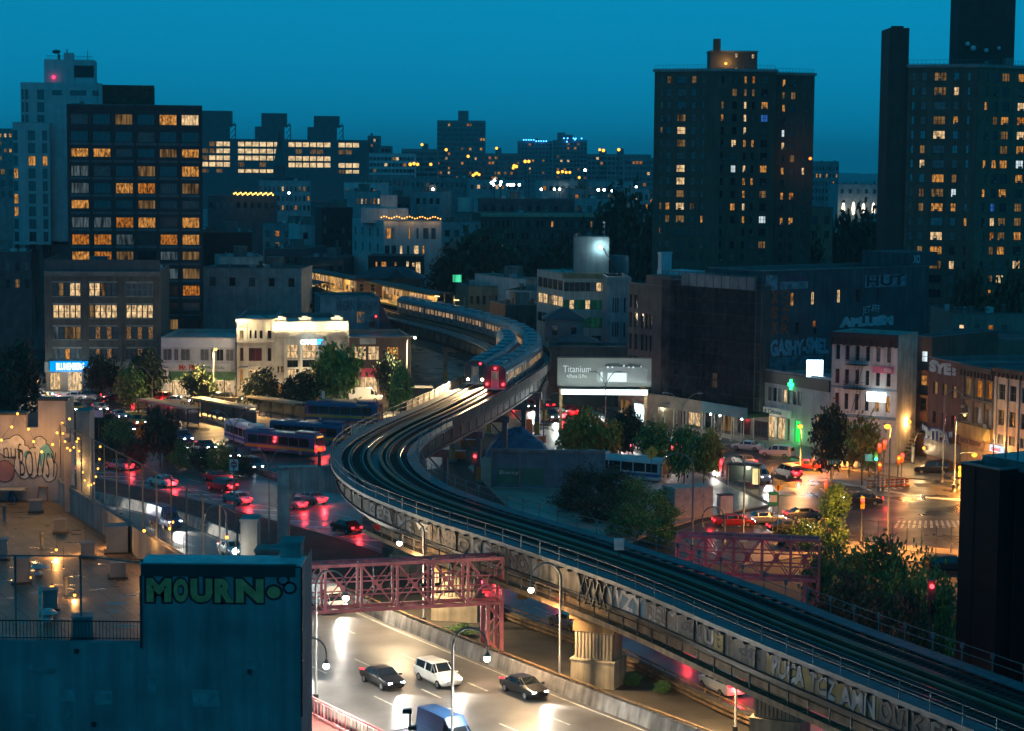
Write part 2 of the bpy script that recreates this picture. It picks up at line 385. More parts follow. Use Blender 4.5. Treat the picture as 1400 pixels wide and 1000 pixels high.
# ---------------------------------------------------------------- elevated railway
RZ = 9.5
TP = Path([(46,75),(38.8,90.7),(28.6,113.5),(20.2,131.7),(12,150.4),(3.2,166.6),(-3.9,178.7),(-10.2,192.2),(-13.6,206),(-14.4,220),(-12.3,235.5),(-8.7,252),(-5.1,270),(-1.6,290),(.9,308),(1.5,325),(-.2,343),(-4.5,362),(-10.2,381),(-17.2,399),(-31,436),(-42,464),(-56,500),(-76,548),(-110,625)], 1.0)
via = thing('elevated_railway', 'elevated railway viaduct with two tracks curving through the middle of the scene', 'railway viaduct')
DECK = mat('deck_ties', (.028,.025,.022), .85, amt=.5, scale=1.5)
RAILM = mat('polished_rail', (.20,.18,.16), .34, 1, amt=.2)
WALK = mat('walkway_plank', (.10,.14,.155), .75, amt=.3, scale=1.2)
GIRD = mat('cream_girder', (.17,.15,.12), .75, amt=.55, scale=.8, streak=.75)
L0, L1 = 5.0, TP.L-3
dPl = TP.near(-13.6, 392)                   # where the platforms start
b = MB(); TP.sweep(b, rect(-3.35, 3.35, RZ-.55, RZ-.42), L0, L1); b.build('deck', BLACK, via)
b = MB(); d = L0
while d < L1:
    for c in (-1.95, 1.95):
        p, t = TP.at(d, c, RZ-.3); r = Vector((t.y,-t.x,0))*1.3
        b.bar(p-r, p+r, .26, .24)
    d += .62
tag(b.build('track_ties', DECK, via), kind='stuff')
for c in (-1.95, 1.95):
    for s in (-.72, .72):
        b = MB(); TP.sweep(b, [(c+s-.075,RZ-.18),(c+s-.035,RZ-.12),(c+s-.04,RZ),(c+s+.04,RZ),(c+s+.035,RZ-.12),(c+s+.075,RZ-.18)], L0, L1, ds=2); b.build('rail', RAILM, via)
    b = MB(); o3 = c + (1.35 if c < 0 else -1.35)
    TP.sweep(b, rect(o3-.18, o3+.18, RZ+.02, RZ+.12), L0, L1, ds=3); TP.sweep(b, rect(o3-.06, o3+.06, RZ-.18, RZ+.02), L0, L1, ds=3)
    b.build('third_rail', mat('third_rail_cover', (.16,.11,.06), .7, amt=.3), via)
    b = MB()
    for s in (-.5, .5): TP.sweep(b, rect(c+s-.09, c+s+.09, RZ-.18, RZ-.02), L0, L1, ds=3)
    b.build('guard_timber', DECK, via)
dFar = TP.near(-14.4, 220)
for sgn, nm in ((-1, 'near'), (1, 'far')):
    a, c = (-4.55, -3.42) if sgn < 0 else (3.42, 4.55)
    e1 = dPl if sgn > 0 else L1
    b = MB(); TP.sweep(b, rect(a, c, RZ-.12, RZ-.02), L0, e1, ds=1.5); b.build('walkway', WALK, via)
    b = MB(); oe = a if sgn < 0 else c
    TP.sweep(b, rect(oe-.04, oe+.04, RZ-.34, RZ-.02), L0, e1, ds=1.5); b.build('walkway_fascia', STEEL_BLUE, via)
    b = MB(); d = L0; oo = oe - sgn*.06
    while d < e1:
        p, t = TP.at(d, oo, RZ-.02); b.box(p.x-.035, p.x+.035, p.y-.035, p.y+.035, p.z, p.z+1.15)
        if sgn > 0 and d < 130: b.box(p.x-.11, p.x+.11, p.y-.06, p.y+.06, p.z+.85, p.z+1.2)
        d += 3.0
    for z in (.55, 1.1): TP.sweep(b, rect(oo-.022, oo+.022, RZ+z, RZ+z+.045), L0, e1, ds=1.5)
    b.build('railing', STEEL_BLUE, via)
# parapet boards beyond the curve on the outer side
b = MB(); TP.sweep(b, rect(4.5, 4.62, RZ-.5, RZ+.9), TP.near(-11,240), dPl, ds=1.5); b.build('parapet', mat('parapet_board', (.10,.095,.08), .8, amt=.4, streak=.3), via)
b = MB(); TP.sweep(b, rect(-4.62, -4.5, RZ-.4, RZ+1.0), TP.near(-8.7,252), TP.near(-1.6,290), ds=1.5); b.build('parapet', mat('parapet_board', (.10,.095,.08)), via)
# girders: plate web, flanges and stiffeners, near and far side
for o in (-3.75, 3.75):
    b = MB()
    TP.sweep(b, rect(o-.03, o+.03, RZ-2.2, RZ-.45), L0, L1, ds=1.5)
    b.build('girder', GIRD if o < 0 else STEEL_DARK, via)
    b = MB(); i_ = .45 if o < 0 else -.45; TP.sweep(b, rect(o+i_-.03, o+i_+.03, RZ-2.9, RZ-2.19), L0, L1, ds=1.5); b.build('gap_shade_strip', BLACK, via)  # black strip set back, paints the shade of the open gap below the girder
    b = MB()
    for z in (RZ-2.2, RZ-.5): TP.sweep(b, rect(o-.24, o+.24, z-.06, z), L0, L1, ds=1.5)
    d = L0
    while d < L1:
        p, t = TP.at(d, o, 0); r = Vector((t.y,-t.x,0))*.16*(-1 if o < 0 else 1)
        b.bar(Vector((p.x,p.y,RZ-2.2))+r*.6, Vector((p.x,p.y,RZ-.5))+r*.6, .2, .06)
        d += 4.2
    b.build('girder_flange', STEEL_DARK, via)
b = MB(); TP.sweep(b, rect(-3.6, 3.6, RZ-2.2, RZ-1.9), L0, L1, ds=3); b.build('floor_beam', BLACK, via)
b = MB(); d = L0                                             # walkway brackets
while d < L1:
    for o0, o1 in ((-4.75,-3.6),(4.6,3.6)):
        p, t = TP.at(d, o0, RZ-.42); q, t = TP.at(d, o1, RZ-.42); b.bar(p, q, .22, .16)
    d += 1.55
tag(b.build('walkway_brackets', BLACK, via), kind='stuff')
# inspection catwalk along the foot of the near girder
dn = TP.near(-9, 189)
b = MB(); TP.sweep(b, rect(-5.0, -4.0, RZ-3.35, RZ-3.25), L0, dn, ds=1.5); TP.sweep(b, rect(-5.06, -5.0, RZ-3.5, RZ-3.1), L0, dn, ds=1.5); b.build('catwalk', RUST, via)
b = MB(); d = L0
while d < dn:
    p, t = TP.at(d, -5.0, RZ-3.3); b.box(p.x-.05, p.x+.05, p.y-.05, p.y+.05, p.z, p.z+1.25); d += 2.3
b.build('catwalk_post', BLACK, via)
b = MB()
for z in (.6, 1.2): TP.sweep(b, rect(-5.02, -4.98, RZ-3.3+z, RZ-3.26+z), L0, dn, ds=1.5)
b.build('catwalk_rail', RUST, via)
b = MB(); TP.sweep(b, rect(-3.3, -2.6, RZ-3.5, RZ-3.0), L0, dn, ds=2); b.build('bottom_chord', RUST, via)
# graffiti along the near girder: fat letters on the plate, one word per panel
GW = [mat('graffiti_white', (.40,.38,.36), .7, amt=.4, scale=1.2, streak=.5), mat('graffiti_blue', (.07,.17,.25), .7, amt=.4, streak=.4), mat('graffiti_tan', (.17,.12,.09), .7, amt=.4, streak=.4), mat('graffiti_yellow', (.33,.22,.04), .7, amt=.4, streak=.4), mat('graffiti_ink', (.02,.02,.025), .7), mat('graffiti_silver', (.26,.26,.26), .7, amt=.45, scale=1, streak=.6), mat('graffiti_red', (.38,.05,.02), .7), mat('graffiti_chalk', (.52,.50,.47), .7, amt=.45, scale=1.2, streak=.5)]
def onrail(word, d, ln, m_, mo, hh=1.9, z=RZ-2.75, name='graffiti'):
    """letters bent along the girder (read from the roadway side)"""
    for k, (bo, off, mm) in enumerate(((.09, -3.80, mo), (.03, -3.825, m_))):
        me = text_mesh(word, 1.0, .02, bo)
        xs = [v.co.x for v in me.vertices]; ys = [v.co.y for v in me.vertices]; x0, x1, y0, y1 = min(xs), max(xs), min(ys), max(ys)
        pad = .09 if k == 0 else .0
        for v in me.vertices:
            u = (v.co.x-x0)/(x1-x0); h = (v.co.y-y0)/(y1-y0); u, h = u+.018*math.sin(h*5+u*17+d), h*(1+.10*math.sin(u*11+d))+.05*math.sin(u*23+d*2)
            if k: u = .02+u*.96; h = .05+h*.9
            p, t = TP.at(d - u*ln, off - v.co.z*.5, z + h*hh); v.co = p
        me.materials.clear(); me.materials.append(mm); put(name, me, via)
def dpx(px_, off=-3.8, z=RZ-1.7):
    lo, hi = L0, TP.near(-12, 198)
    for _ in range(40):
        m_ = (lo+hi)/2; q, t = TP.at(m_, off, z); v = Vector((q.x, q.y*cp-(q.z-H)*sp, q.y*sp+(q.z-H)*cp)); u = v.x/v.y; w = v.z/v.y
        if 700+F*(u*cr+w*sr) > px_: lo = m_
        else: hi = m_
    return lo
for a_, c_, m3 in ((1048,1200,GW[3]),(690,735,GW[5]),(838,882,GW[1])):
    b = MB(); TP.sweep(b, rect(-3.795, -3.785, RZ-2.12, RZ-.8), dpx(c_), dpx(a_), ds=1.0); b.build('paint_patch', m3, via)
for a_, c_, word, mi, mo, hh, zz in ((1055,1101,'PUCA',7,4,2.0,-2.75),(1105,1144,'TCZ',7,4,1.9,-2.7),(1148,1197,'AMN',7,4,2.05,-2.8),(1201,1264,'OUSK',2,4,1.9,-2.75),(1272,1340,'ERAS',5,4,1.8,-2.7),(963,976,'U',7,4,1.6,-2.6),(977,991,'B',3,4,1.7,-2.7),(505,566,'DEFUME',5,4,1.7,-2.7),(588,642,'SABRO',2,4,1.9,-2.75),(644,672,'KE',7,5,1.7,-2.6),(694,722,'NO',2,4,1.7,-2.7),(829,880,'WZY',7,1,2.0,-2.8),(884,926,'RELM',2,7,1.6,-2.6),(930,958,'ok1',4,5,1.2,-2.3),(1010,1040,'dfs',4,5,1.1,-2.1),(670,688,'jt',4,5,1.2,-2.3),(568,586,'vz',7,4,1.0,-2.0)):
    d0_ = dpx(a_); onrail(word, d0_, d0_-dpx(c_), GW[mi], GW[mo], hh*.74, RZ+(zz+.5)*.74-.5)
x, y = g(800, 800, RZ-1.7)
b = MB(); dd = TP.near(x, y)
for k in range(4):
    for s in (0, 1):
        p, t = TP.at(dd-k*1.1, -3.9, RZ-2.8+s*2.2); q, t = TP.at(dd-(k+1)*1.1, -3.9, RZ-2.8+(1-s)*2.2); b.bar(p, q, .14)
b.build('lattice', STEEL_DARK, via)
# concrete piers with ribbed shafts
PIERC = mat('pier_concrete', (.40,.34,.24), .85, amt=.3, scale=.6, streak=.45)
def pier(px_, py_, rot, w=3.6, dpt=2.6, label=''):
    x, y = g(px_, py_); t = thing('concrete_pier', label, 'pier', (x, y, 0), rot, 'piers under the viaduct')
    b = MB(); b.box(-w/2, w/2, -dpt/2, dpt/2, 0, 2.1); b.box(-w/2-.06, w/2+.06, -dpt/2-.06, dpt/2+.06, 2.0, 2.15); b.build('base_block', PIERC, t)
    b = MB(); b.box(-w/2+.25, w/2-.25, -dpt/2+.25, dpt/2-.25, 2.15, 4.3)
    n = 11
    for k in range(n):
        xx = -w/2+.35+(w-.7)*k/(n-1); b.box(xx-.09, xx+.09, -dpt/2+.16, -dpt/2+.25, 2.2, 4.2)
    b.build('shaft', PIERC, t)
    b = MB(); b.box(-w/2+.1, w/2-.1, -dpt/2+.1, dpt/2-.1, 4.3, 5.2); b.box(-w/2-.2, w/2+.2, -dpt/2, dpt/2, 5.2, 5.9); b.build('cap', mat('pier_cap', (.27,.17,.07), .85, amt=.3, streak=.4), t)
    for s in (-1, 1):
        b = MB(); b.box(s*1.2-.3, s*1.2+.3, -.4, .4, 5.9, RZ-2.95); b.build('bearing', STEEL_DARK, t)
pier(818, 935, R_(-24), label='ribbed concrete pier on the bare median left of the rightmost street lamp')
pier(1066, 1020, R_(-24), label='ribbed concrete pier cut off by the bottom of the view')
pier(626, 846, R_(-14), w=4.2, label='ribbed concrete pier behind the pink sign gantry')
pier(566, 786, R_(-10), w=4.2, label='farther concrete pier left behind the mirrored sign letters')
pier(1330, 1120, R_(-24), label='concrete pier below the lower right corner')
# steel bents with paired columns beyond the curve
YEL = mat('column_yellow', (.35,.23,.05), .7, amt=.3, streak=.3)
def bent(x, y, label, near=-3.6, far=3.6):
    d = TP.near(x, y); c, tt = TP.at(d); t = thing('steel_bent', label, 'steel bent', (c.x, c.y, 0), math.atan2(tt.y, tt.x)-math.pi/2, 'steel bents under the viaduct')
    for o in (near, far):
        b = MB(); b.box(o-.3, o+.3, -.04, .04, 0, RZ-3); b.box(o-.32, o-.26, -.3, .3, 0, RZ-3); b.box(o+.26, o+.32, -.3, .3, 0, RZ-3); b.box(o-.5, o+.5, -.5, .5, 0, .3)
        b.build('column', STEEL_BLUE, t)
        b = MB(); b.box(o-.34, o+.34, -.32, .32, .3, 2.0); b.build('column_base', YEL, t)
    b = MB(); b.box(near-.6, far+.6, -.3, .3, RZ-3.9, RZ-3.01); b.build('cross_beam', STEEL_BLUE, t)
    for s in (1, -1):
        b = MB(); o = near if s > 0 else far; b.bar((o, 0, RZ-6), (o+s*2, 0, RZ-3.9), .2); b.build('knee_brace', STEEL_BLUE, t)
for i, (x, y) in enumerate([(-11.3,240),(-7.6,257),(-4.4,274),(-2,288),(.2,302),(1.5,318),(1,334),(-3,356),(-9,377)]):
    bent(x, y, ['first','second','third','fourth','fifth','sixth','seventh','eighth','ninth'][i]+' steel bent along the viaduct beyond the sharp curve')
# portal frame that carries the viaduct over the roadway
x0, y0 = g(388, 745)
PFM = mat('portal_blue_grey', (.30,.33,.33), .6, amt=.3, streak=.35)
pf = thing('portal_frame', 'big grey steel portal frame beside the graffiti building, carrying the curve', 'steel frame', (x0, y0, 0))
ex, ey = g(466, 660, RZ-1)
e = Vector((TP.at(TP.near(-14.4,214), -3.5)[0].x - x0, TP.at(TP.near(-14.4,214), -3.5)[0].y - y0, 0))
b = MB(); b.box(-.62,.62,-.5,-.42,0,8.0); b.box(-.62,.62,.42,.5,0,8.0); b.box(-.58,-.5,-.42,.42,0,8.0); b.box(.5,.58,-.42,.42,0,8.0)
for z in (.1,3.9,6.2): b.box(-.7,.7,-.56,.56,z,z+.14)
b.build('column', PFM, pf)
b = MB(); b.bar((0,0,7.0), (e.x,e.y,7.0), .7, 2.6); b.build('beam', PFM, pf)
b = MB()
for z in (5.65, 8.3): b.bar((e.x*-.09, e.y*-.09, z), (e.x,e.y,z), 1.1, .12)
for k in range(1, 7):
    p = e*(k/7.0); n = Vector((e.y,-e.x,0)).normalized()*(.42 if e.y*0+1 else 1)
    for s in (1,-1): b.bar((p.x+n.x*s,p.y+n.y*s,5.7), (p.x+n.x*s,p.y+n.y*s,8.3), .12)
b.build('flange', PFM, pf)
b = MB(); q = e*.2; b.bar((q.x*.2,q.y*.2,3.8), (q.x,q.y,5.7), .35); b.build('knee_brace', PFM, pf)
b = MB(); q = e*.62; b.box(q.x-.16,q.x+.16,q.y-.16,q.y+.16,8.3,9.9); b.build('post', STEEL_DARK, pf)
# ---------------------------------------------------------------- trains
SILV = mat('train_steel', (.42,.44,.46), .38, .85, amt=.12, scale=2)
ROOFT = mat('train_roof', (.14,.19,.22), .5, .2, amt=.25, scale=1)
TWIN = emit('train_window_light', (1.0,.62,.32), .42, .9, 1.1, (1,1,.5))
TWIN2 = emit('train_window_dim', (.9,.7,.5), .15, .6, 1.3, (1,1,.4))
TDOOR = mat('train_door', (.25,.25,.27), .45, .6, amt=.2)
TBLK = mat('train_front_black', (.03,.03,.035), .35, amt=.2)
REDL = emit('red_lamp', (1,.03,.04), 9)
WHTL = emit('headlamp', (1,.82,.55), 40)
CL, CW, CH = 17.9, 1.5, 3.65
def car_profile():
    return [(-CW,-.0+.35),(-CW,2.75),(-CW+.12,3.15),(-CW+.5,3.5),(-.5,CH),(.5,CH),(CW-.5,3.5),(CW-.12,3.15),(CW,2.75),(CW,.35)]
pr = car_profile()
b = MB(); n = len(pr)
for i in range(n):                                # steel shell up to the eaves
    j = (i+1)%n; k = 0 if (i in (0, n-2, n-1)) else 1
    b.face([(-CL/2,pr[i][0],pr[i][1]),(-CL/2,pr[j][0],pr[j][1]),(CL/2,pr[j][0],pr[j][1]),(CL/2,pr[i][0],pr[i][1])], k, 1 <= i <= n-3)
b.face([(-CL/2,y,z) for y, z in pr], 0); b.face([(CL/2,y,z) for y, z in reversed(pr)], 0)
for s in (-1,1):
    for z in (.62,.74,.86,2.62): b.box(-CL/2+.1, CL/2-.1, s*CW-.012 if s>0 else s*CW-.012, s*CW+.012, z, z+.05)
CARBODY = b.mesh('train_car', [SILV, ROOFT])
b = MB()
b.box(-1.5, 1.5, -.75, .75, CH-.02, CH+.2)
CARUNIT = b.mesh('roof_unit', ROOFT)
b = MB(); b.box(-CL/2+.3, CL/2-.3, -1.15, 1.15, .12, .36)
for x in (-6.2, 6.2):
    b.box(x-1.7, x+1.7, -1.1, 1.1, .1, .7)
    for dx in (-1.1, 1.1):
        for s in (-.72, .72): b.tube([(x+dx, s-.07, .43), (x+dx, s+.07, .43)], .43, 14)
CARTRUCK = b.mesh('truck', BLACK)
def panel(w, h, m_, fm, mull=0):
    b = MB(); b.box(-w/2, w/2, -.02, .005, 0, h, 1); b.box(-w/2+.07, w/2-.07, -.032, -.02, .07, h-.07, 0)
    for k in range(mull): x = -w/2+w*(k+1)/(mull+1); b.box(x-.03, x+.03, -.036, -.02, 0, h, 1)
    return b.mesh('window', [m_, fm])
WINL = panel(1.9, .95, TWIN, TBLK, 1); WIND = panel(1.9, .95, TWIN2, TBLK, 1)
b = MB(); b.box(-.66,.66,-.03,.0,0,2.0,0)
for s in (-1,1): b.box(s*.33-.22, s*.33+.22, -.038, -.03, .85, 1.75, 1)
b.box(-.02,.02,-.04,-.03,0,2.0,2)
DOORME = b.mesh('door', [TDOOR, TWIN, TBLK])
def train_car(root, d, lane, end=None, lightlist=WINL, sides=(-1,1)):
    p, t = TP.at(d, lane, RZ+.02)
    q0, _ = TP.at(d-CL/2, lane, RZ+.02); q1, _ = TP.at(d+CL/2, lane, RZ+.02); t = (q1-q0).normalized(); p = (q0+q1)/2
    c = put('train_car', CARBODY, root, p - root.location, math.atan2(t.y, t.x))
    [put('roof_unit', CARUNIT, c, (x_, 0, 0)) for x_ in (-5.5, 0, 5.5)]; put('truck', CARTRUCK, c)
    for s in sides:
        rz = 0 if s < 0 else math.pi
        for x in (-6.6,-2.2,2.2,6.6): put('door', DOORME, c, (x, s*(CW+.002), .62), rz)
        for x in (-4.4,0,4.4): put('window', lightlist if rnd.random() < .6 else WIND, c, (x, s*(CW+.002), 1.5), rz)
        for x in (-8.15, 8.15): put('window', WINE, c, (x, s*(CW+.002), 1.5), rz)
    return c, p, t
WINE = panel(.9, .95, TWIN2, TBLK, 0)
def front(c, m_lamp, low, top):
    b = MB(); X = -CL/2
    b.face([(X-.03,y*.985,.4+(z-.35)*.985) for y, z in pr], 0)
    b.build('cab_face', TBLK, c)
    b = MB()
    for s in (-1,1): b.box(X-.07, X-.032, s*.95-.42, s*.95+.42, 1.65, 2.75, 0)
    b.build('cab_window', mat('cab_glass', (.05,.05,.06), .1), c)
    b = MB(); b.box(X-.08, X-.032, -.42, .42, .45, 2.85, 0); b.box(X-.1, X-.08, -.3, .3, 1.6, 2.7, 1); b.build('cab_door', [TDOOR, TWIN2], c)
    b = MB(); b.box(X-.09,X-.032,-.5,-.42,.45,2.9); b.box(X-.09,X-.032,.42,.5,.45,2.9); b.box(X-.5,X,-.3,.3,.3,.55); b.box(X-.35,X-.03,-1.3,1.3,.35,.5); b.build('anticlimber', SILV, c)
    for y, z in low:
        b = MB(); b.tube([(X-.12,y,z),(X-.03,y,z)], .17, 10); b.build('lamp', m_lamp, c)
    for y, z in top:
        b = MB(); b.tube([(X-.12,y,z),(X-.03,y,z)], .15, 10); b.build('route_lamp', REDL, c)
dA = TP.near(-5.0, 274.5)
p, _ = TP.at(dA, 1.95, RZ); ta = thing('subway_train', 'long silver subway train with red tail lamps standing on the right-hand track', 'train', tuple(p))
for k in range(8):
    c, pp, tt = train_car(ta, dA+CL/2+.3+k*18.4, 1.95)
    if k == 0:
        front(c, REDL, [(-1.1,1.05),(1.1,1.05)], [(0,3.2)])
        pl = pp - tt*(CL/2+.6)
        for s in (-1,1): lamp(pl + Vector((tt.y,-tt.x,0))*s*1.1 + Vector((0,0,1.05)), 90, (1,.03,.03), .15)
        lamp(pl + Vector((0,0,3.2)), 60, (1,.03,.03), .15)
p, _ = TP.at(dA+8, -1.95, RZ); tb = thing('subway_train', 'shorter subway train with white headlamps lit on the left-hand track', 'train', tuple(p))
for k in range(3):
    c, pp, tt = train_car(tb, dA+6+CL/2+.3+k*18.4, -1.95)
    if k == 0:
        front(c, WHTL, [(-1.0,1.0),(1.0,1.0)], [(-.7,3.2)])
        pl = pp - tt*(CL/2+.8)
        for s in (-1,1):
            lamp(pl + Vector((tt.y,-tt.x,0))*s*1.0 + Vector((0,0,1.0)), 42000, (1,.66,.32), .12, 50, -tt + Vector((0,0,-.10)))
# marker lamps on the outer side of the long train, track signals
def signal(px_, py_, z, label, col=REDL, h=2.4):
    x, y = g(px_, py_, z); t = thing('track_signal', label, 'signal', (x, y, z), 0, 'track signals')
    b = MB(); b.cyl((0,0), .07, 0, h, 6); b.build('post', BLACK, t)
    b = MB(); b.box(-.22,.22,-.2,.16,h-.2,h+1.1); b.build('housing', BLACK, t)
    b = MB(); b.tube([(0,-.26,h+.7),(0,-.2,h+.7)], .15, 10); b.build('lens', col, t)
    lamp((x, y-.5, z+h+.7), 40, (1,.05,.05), .15)
signal(649, 668, RZ, 'slender track signal showing red at the inner edge of the curve')
signal(1271, 878, RZ, 'track signal showing red by the bushes near the black building', h=3)
signal(514, 456, RZ, 'small red track signal before the lit station platform')
signal(727, 494, RZ, 'red marker signal beside the middle of the long train', h=.6)
# ---------------------------------------------------------------- buildings: helpers
GLASS = mat('dark_glass', (.012,.016,.02), .12, amt=.1, spec=.8)
GLASSB = mat('blind_glass', (.10,.11,.11), .35, amt=.3, scale=1.5)
WARM = emit('lit_window_warm', (1.0,.42,.09), .55, .85, 3.0, (1,1,.4))
AMBER = emit('lit_window_amber', (1.0,.32,.04), .42, .85, 3.2, (1,1,.45))
PALE = emit('lit_window_pale', (1.0,.66,.33), .85, .7, 2.8, (1,1,.4))
COOL = emit('lit_window_cool', (.8,.95,1.0), .8, .5, 2.0)
COOLD = emit('lit_window_faint', (.55,.8,.9), .10, .9, 2.5)
DIMW = emit('lit_window_dim', (1.0,.55,.2), .16, .9, 2.0)
GREENW = emit('lit_window_green', (.03,.36,.20), .09, .4, 1.5)
BLUEW = emit('lit_window_blue', (.05,.25,.9), .4, .5, 2)
FRAMED = mat('frame_dark', (.03,.032,.033), .6, amt=.2)
FRAMEL = mat('frame_light', (.32,.32,.30), .6, amt=.2)
FRAMEM = mat('frame_grey', (.12,.13,.13), .6, amt=.2)
ROOFM = mat('roof_felt', (.07,.075,.075), .8, amt=.4, scale=.5, wet=.5, wscale=.3)
ROOFL = mat('roof_silver', (.26,.28,.28), .6, amt=.35, scale=.5, wet=.3, wscale=.3)
WME = {}
def winmesh(w, h, glass, frame, nx=1, nz=1, sill=True, fw=.07):
    key = (round(w,2), round(h,2), glass.name, frame.name, nx, nz, sill)
    if key in WME: return WME[key]
    b = MB()
    b.box(0, fw, -.03, .05, 0, h, 1); b.box(w-fw, w, -.03, .05, 0, h, 1); b.box(fw, w-fw, -.03, .05, 0, fw, 1); b.box(fw, w-fw, -.03, .05, h-fw, h, 1)
    b.box(fw, w-fw, .02, .04, fw, h-fw, 0)
    for k in range(1, nx): x = w*k/nx; b.box(x-fw*.4, x+fw*.4, -.015, .02, fw, h-fw, 1)
    for k in range(1, nz): z = h*k/nz; b.box(fw, w-fw, -.02, .018, z-fw*.4, z+fw*.4, 1)
    if sill: b.box(-.08, w+.08, -.14, .0, -.1, -.002, 1)
    WME[key] = b.mesh('window', [glass, frame]); return WME[key]
class Bld:
    def __init__(s, name, label, cat, pl, pr, depth, h, z0=0.0, group=None):
        """pl, pr: ground points of the front's left and right corner"""
        s.w = math.hypot(pr[0]-pl[0], pr[1]-pl[1]); s.d = depth; s.h = h
        s.ang = math.atan2(pr[1]-pl[1], pr[0]-pl[0])
        s.root = thing(name, label, cat, (pl[0], pl[1], z0), s.ang, group); s.nw = 0; s.extra = {}
        s.faces = {'front': [], 'left': [], 'right': []}
    def loc(s, face, u, z, out=0.0):
        if face == 'front': return (u, -out, z), 0
        if face == 'left': return (-out, s.d-u, z), -math.pi/2
        return (s.w+out, u, z), math.pi/2
    def win(s, face, u, z, w, h, glass=None, frame=None, nx=1, nz=2, recess=.16, sill=True):
        s.faces[face].append((u, z, w, h, glass or GLASS, frame or FRAMED, nx, nz, recess, sill))
    def grid(s, face, u0, u1, n, z0, dz, rows, w, h, pick, frame=None, nx=1, nz=2, recess=.16, sill=True):
        for r in range(rows):
            for k in range(n):
                u = u0 + (u1-u0)*(k+.5)/n - w/2
                s.win(face, u, z0+r*dz, w, h, pick(r, k) if callable(pick) else pick, frame, nx, nz, recess, sill)
    def wallface(s, b, face, W, m=0):
        ops = [o for o in s.faces[face] if o[8] > 0]
        def P3(u, z, dep=0): 
            (x, y, zz), _ = s.loc(face, u, z, -dep); return (x, y, zz)
        zs = sorted({0, s.h} | {round(o[1],4) for o in ops} | {round(o[1]+o[3],4) for o in ops})
        zs = [z for z in zs if 0 <= z <= s.h]
        for a, c in zip(zs, zs[1:]):
            mid = (a+c)/2; row = sorted([(o[0], o[0]+o[2]) for o in ops if o[1] < mid < o[1]+o[3]])
            x = 0.0
            for p, q in row:
                if p > x: b.face([P3(x,a),P3(p,a),P3(p,c),P3(x,c)], m)
                x = max(x, q)
            if x < W: b.face([P3(x,a),P3(W,a),P3(W,c),P3(x,c)], m)
        for o in ops:
            u, z, w, h, r = o[0], o[1], o[2], o[3], o[8]
            for A, B in (((u,z),(u+w,z)),((u+w,z),(u+w,z+h)),((u+w,z+h),(u,z+h)),((u,z+h),(u,z))):
                b.face([P3(*A),P3(*B),P3(*B,r),P3(*A,r)], m)
    def finish(s, wall, roof=None, parapet=.6, cornice=None, cornice_h=.5, cornice_out=.35, limit=100, sidewall=None):
        roof = roof or ROOFM
        b = MB(); ms = [wall, sidewall or wall]
        s.wallface(b, 'front', s.w, 0); s.wallface(b, 'left', s.d, 1); s.wallface(b, 'right', s.d, 1)
        b.face([(0,s.d,0),(s.w,s.d,0),(s.w,s.d,s.h),(0,s.d,s.h)], 1)
        b.build('wall', ms, s.root)
        b = MB(); b.face([(0,0,s.h-parapet),(s.w,0,s.h-parapet),(s.w,s.d,s.h-parapet),(0,s.d,s.h-parapet)])
        b.build('roof', roof, s.root)
        b = MB(); t = .3
        b.box(-.05,s.w+.05,-.05,t,s.h-.001,s.h+.12); b.box(-.05,s.w+.05,s.d-t,s.d+.05,s.h-.001,s.h+.12); b.box(-.05,t,t,s.d-t,s.h-.001,s.h+.12); b.box(s.w-t,s.w+.05,t,s.d-t,s.h-.001,s.h+.12)
        for x0,x1,y0,y1 in ((t-.02,s.w-t,t-.02,t),(t-.02,s.w-t,s.d-t,s.d-t+.02),(t-.02,t,t,s.d-t),(s.w-t,s.w-t+.02,t,s.d-t)): b.box(x0,x1,y0,y1,s.h-parapet,s.h)
        b.build('parapet', FRAMEM if wall.name.startswith('white') is False else FRAMEL, s.root)
        if cornice:
            b = MB(); o = cornice_out; hh = cornice_h
            b.box(-.06, s.w+.06, -o, -.06, s.h-hh*.45, s.h+.1); b.box(-.03, s.w+.03, -o*.55, -.002, s.h-hh, s.h-hh*.45)
            n = int(s.w/.9)
            for k in range(n+1): x = .1+(s.w-.2)*k/max(1,n); b.box(x-.12, x+.12, -o*.85, -o*.5, s.h-hh*1.05, s.h-hh*.45)
            b.build('cornice', cornice, s.root)
        allw = [(f, *o) for f in ('front','left','right') for o in s.faces[f]]
        lit = lambda o: 0 if o[5].name.startswith('lit') else 1
        allw.sort(key=lambda o: (lit(o), {'front':0,'left':1,'right':1}[o[0]]))
        over = MB(); om = []
        for i, (f, u, z, w, h, gl, fr, nx, nz, rc, sl) in enumerate(allw):
            l, rz = s.loc(f, u, z, -rc if rc > 0 else .04)
            me = winmesh(w, h, gl, fr, nx, nz, sl)
            if i < limit: put('window', me, s.root, l, rz)
            else:
                base = len(over.v); M4 = Matrix.Translation(l) @ Matrix.Rotation(rz, 4, 'Z')
                idx = []
                for q in me.materials:
                    if q not in om: om.append(q)
                    idx.append(om.index(q))
                over.v += [tuple(M4 @ v.co) for v in me.vertices]
                for p in me.polygons:
                    over.f.append(tuple(base+k for k in p.vertices)); over.m.append(idx[p.material_index]); over.smooth.append(False)
        if over.v: tag(over.build('further_windows', om, s.root), kind='stuff')
    def box(s, name, x0, x1, y0, y1, z0, z1, m): b = MB(); b.box(x0,x1,y0,y1,z0,z1); return b.build(name, m, s.root)
    def mb(s, name, b, m): return b.build(name, m, s.root)
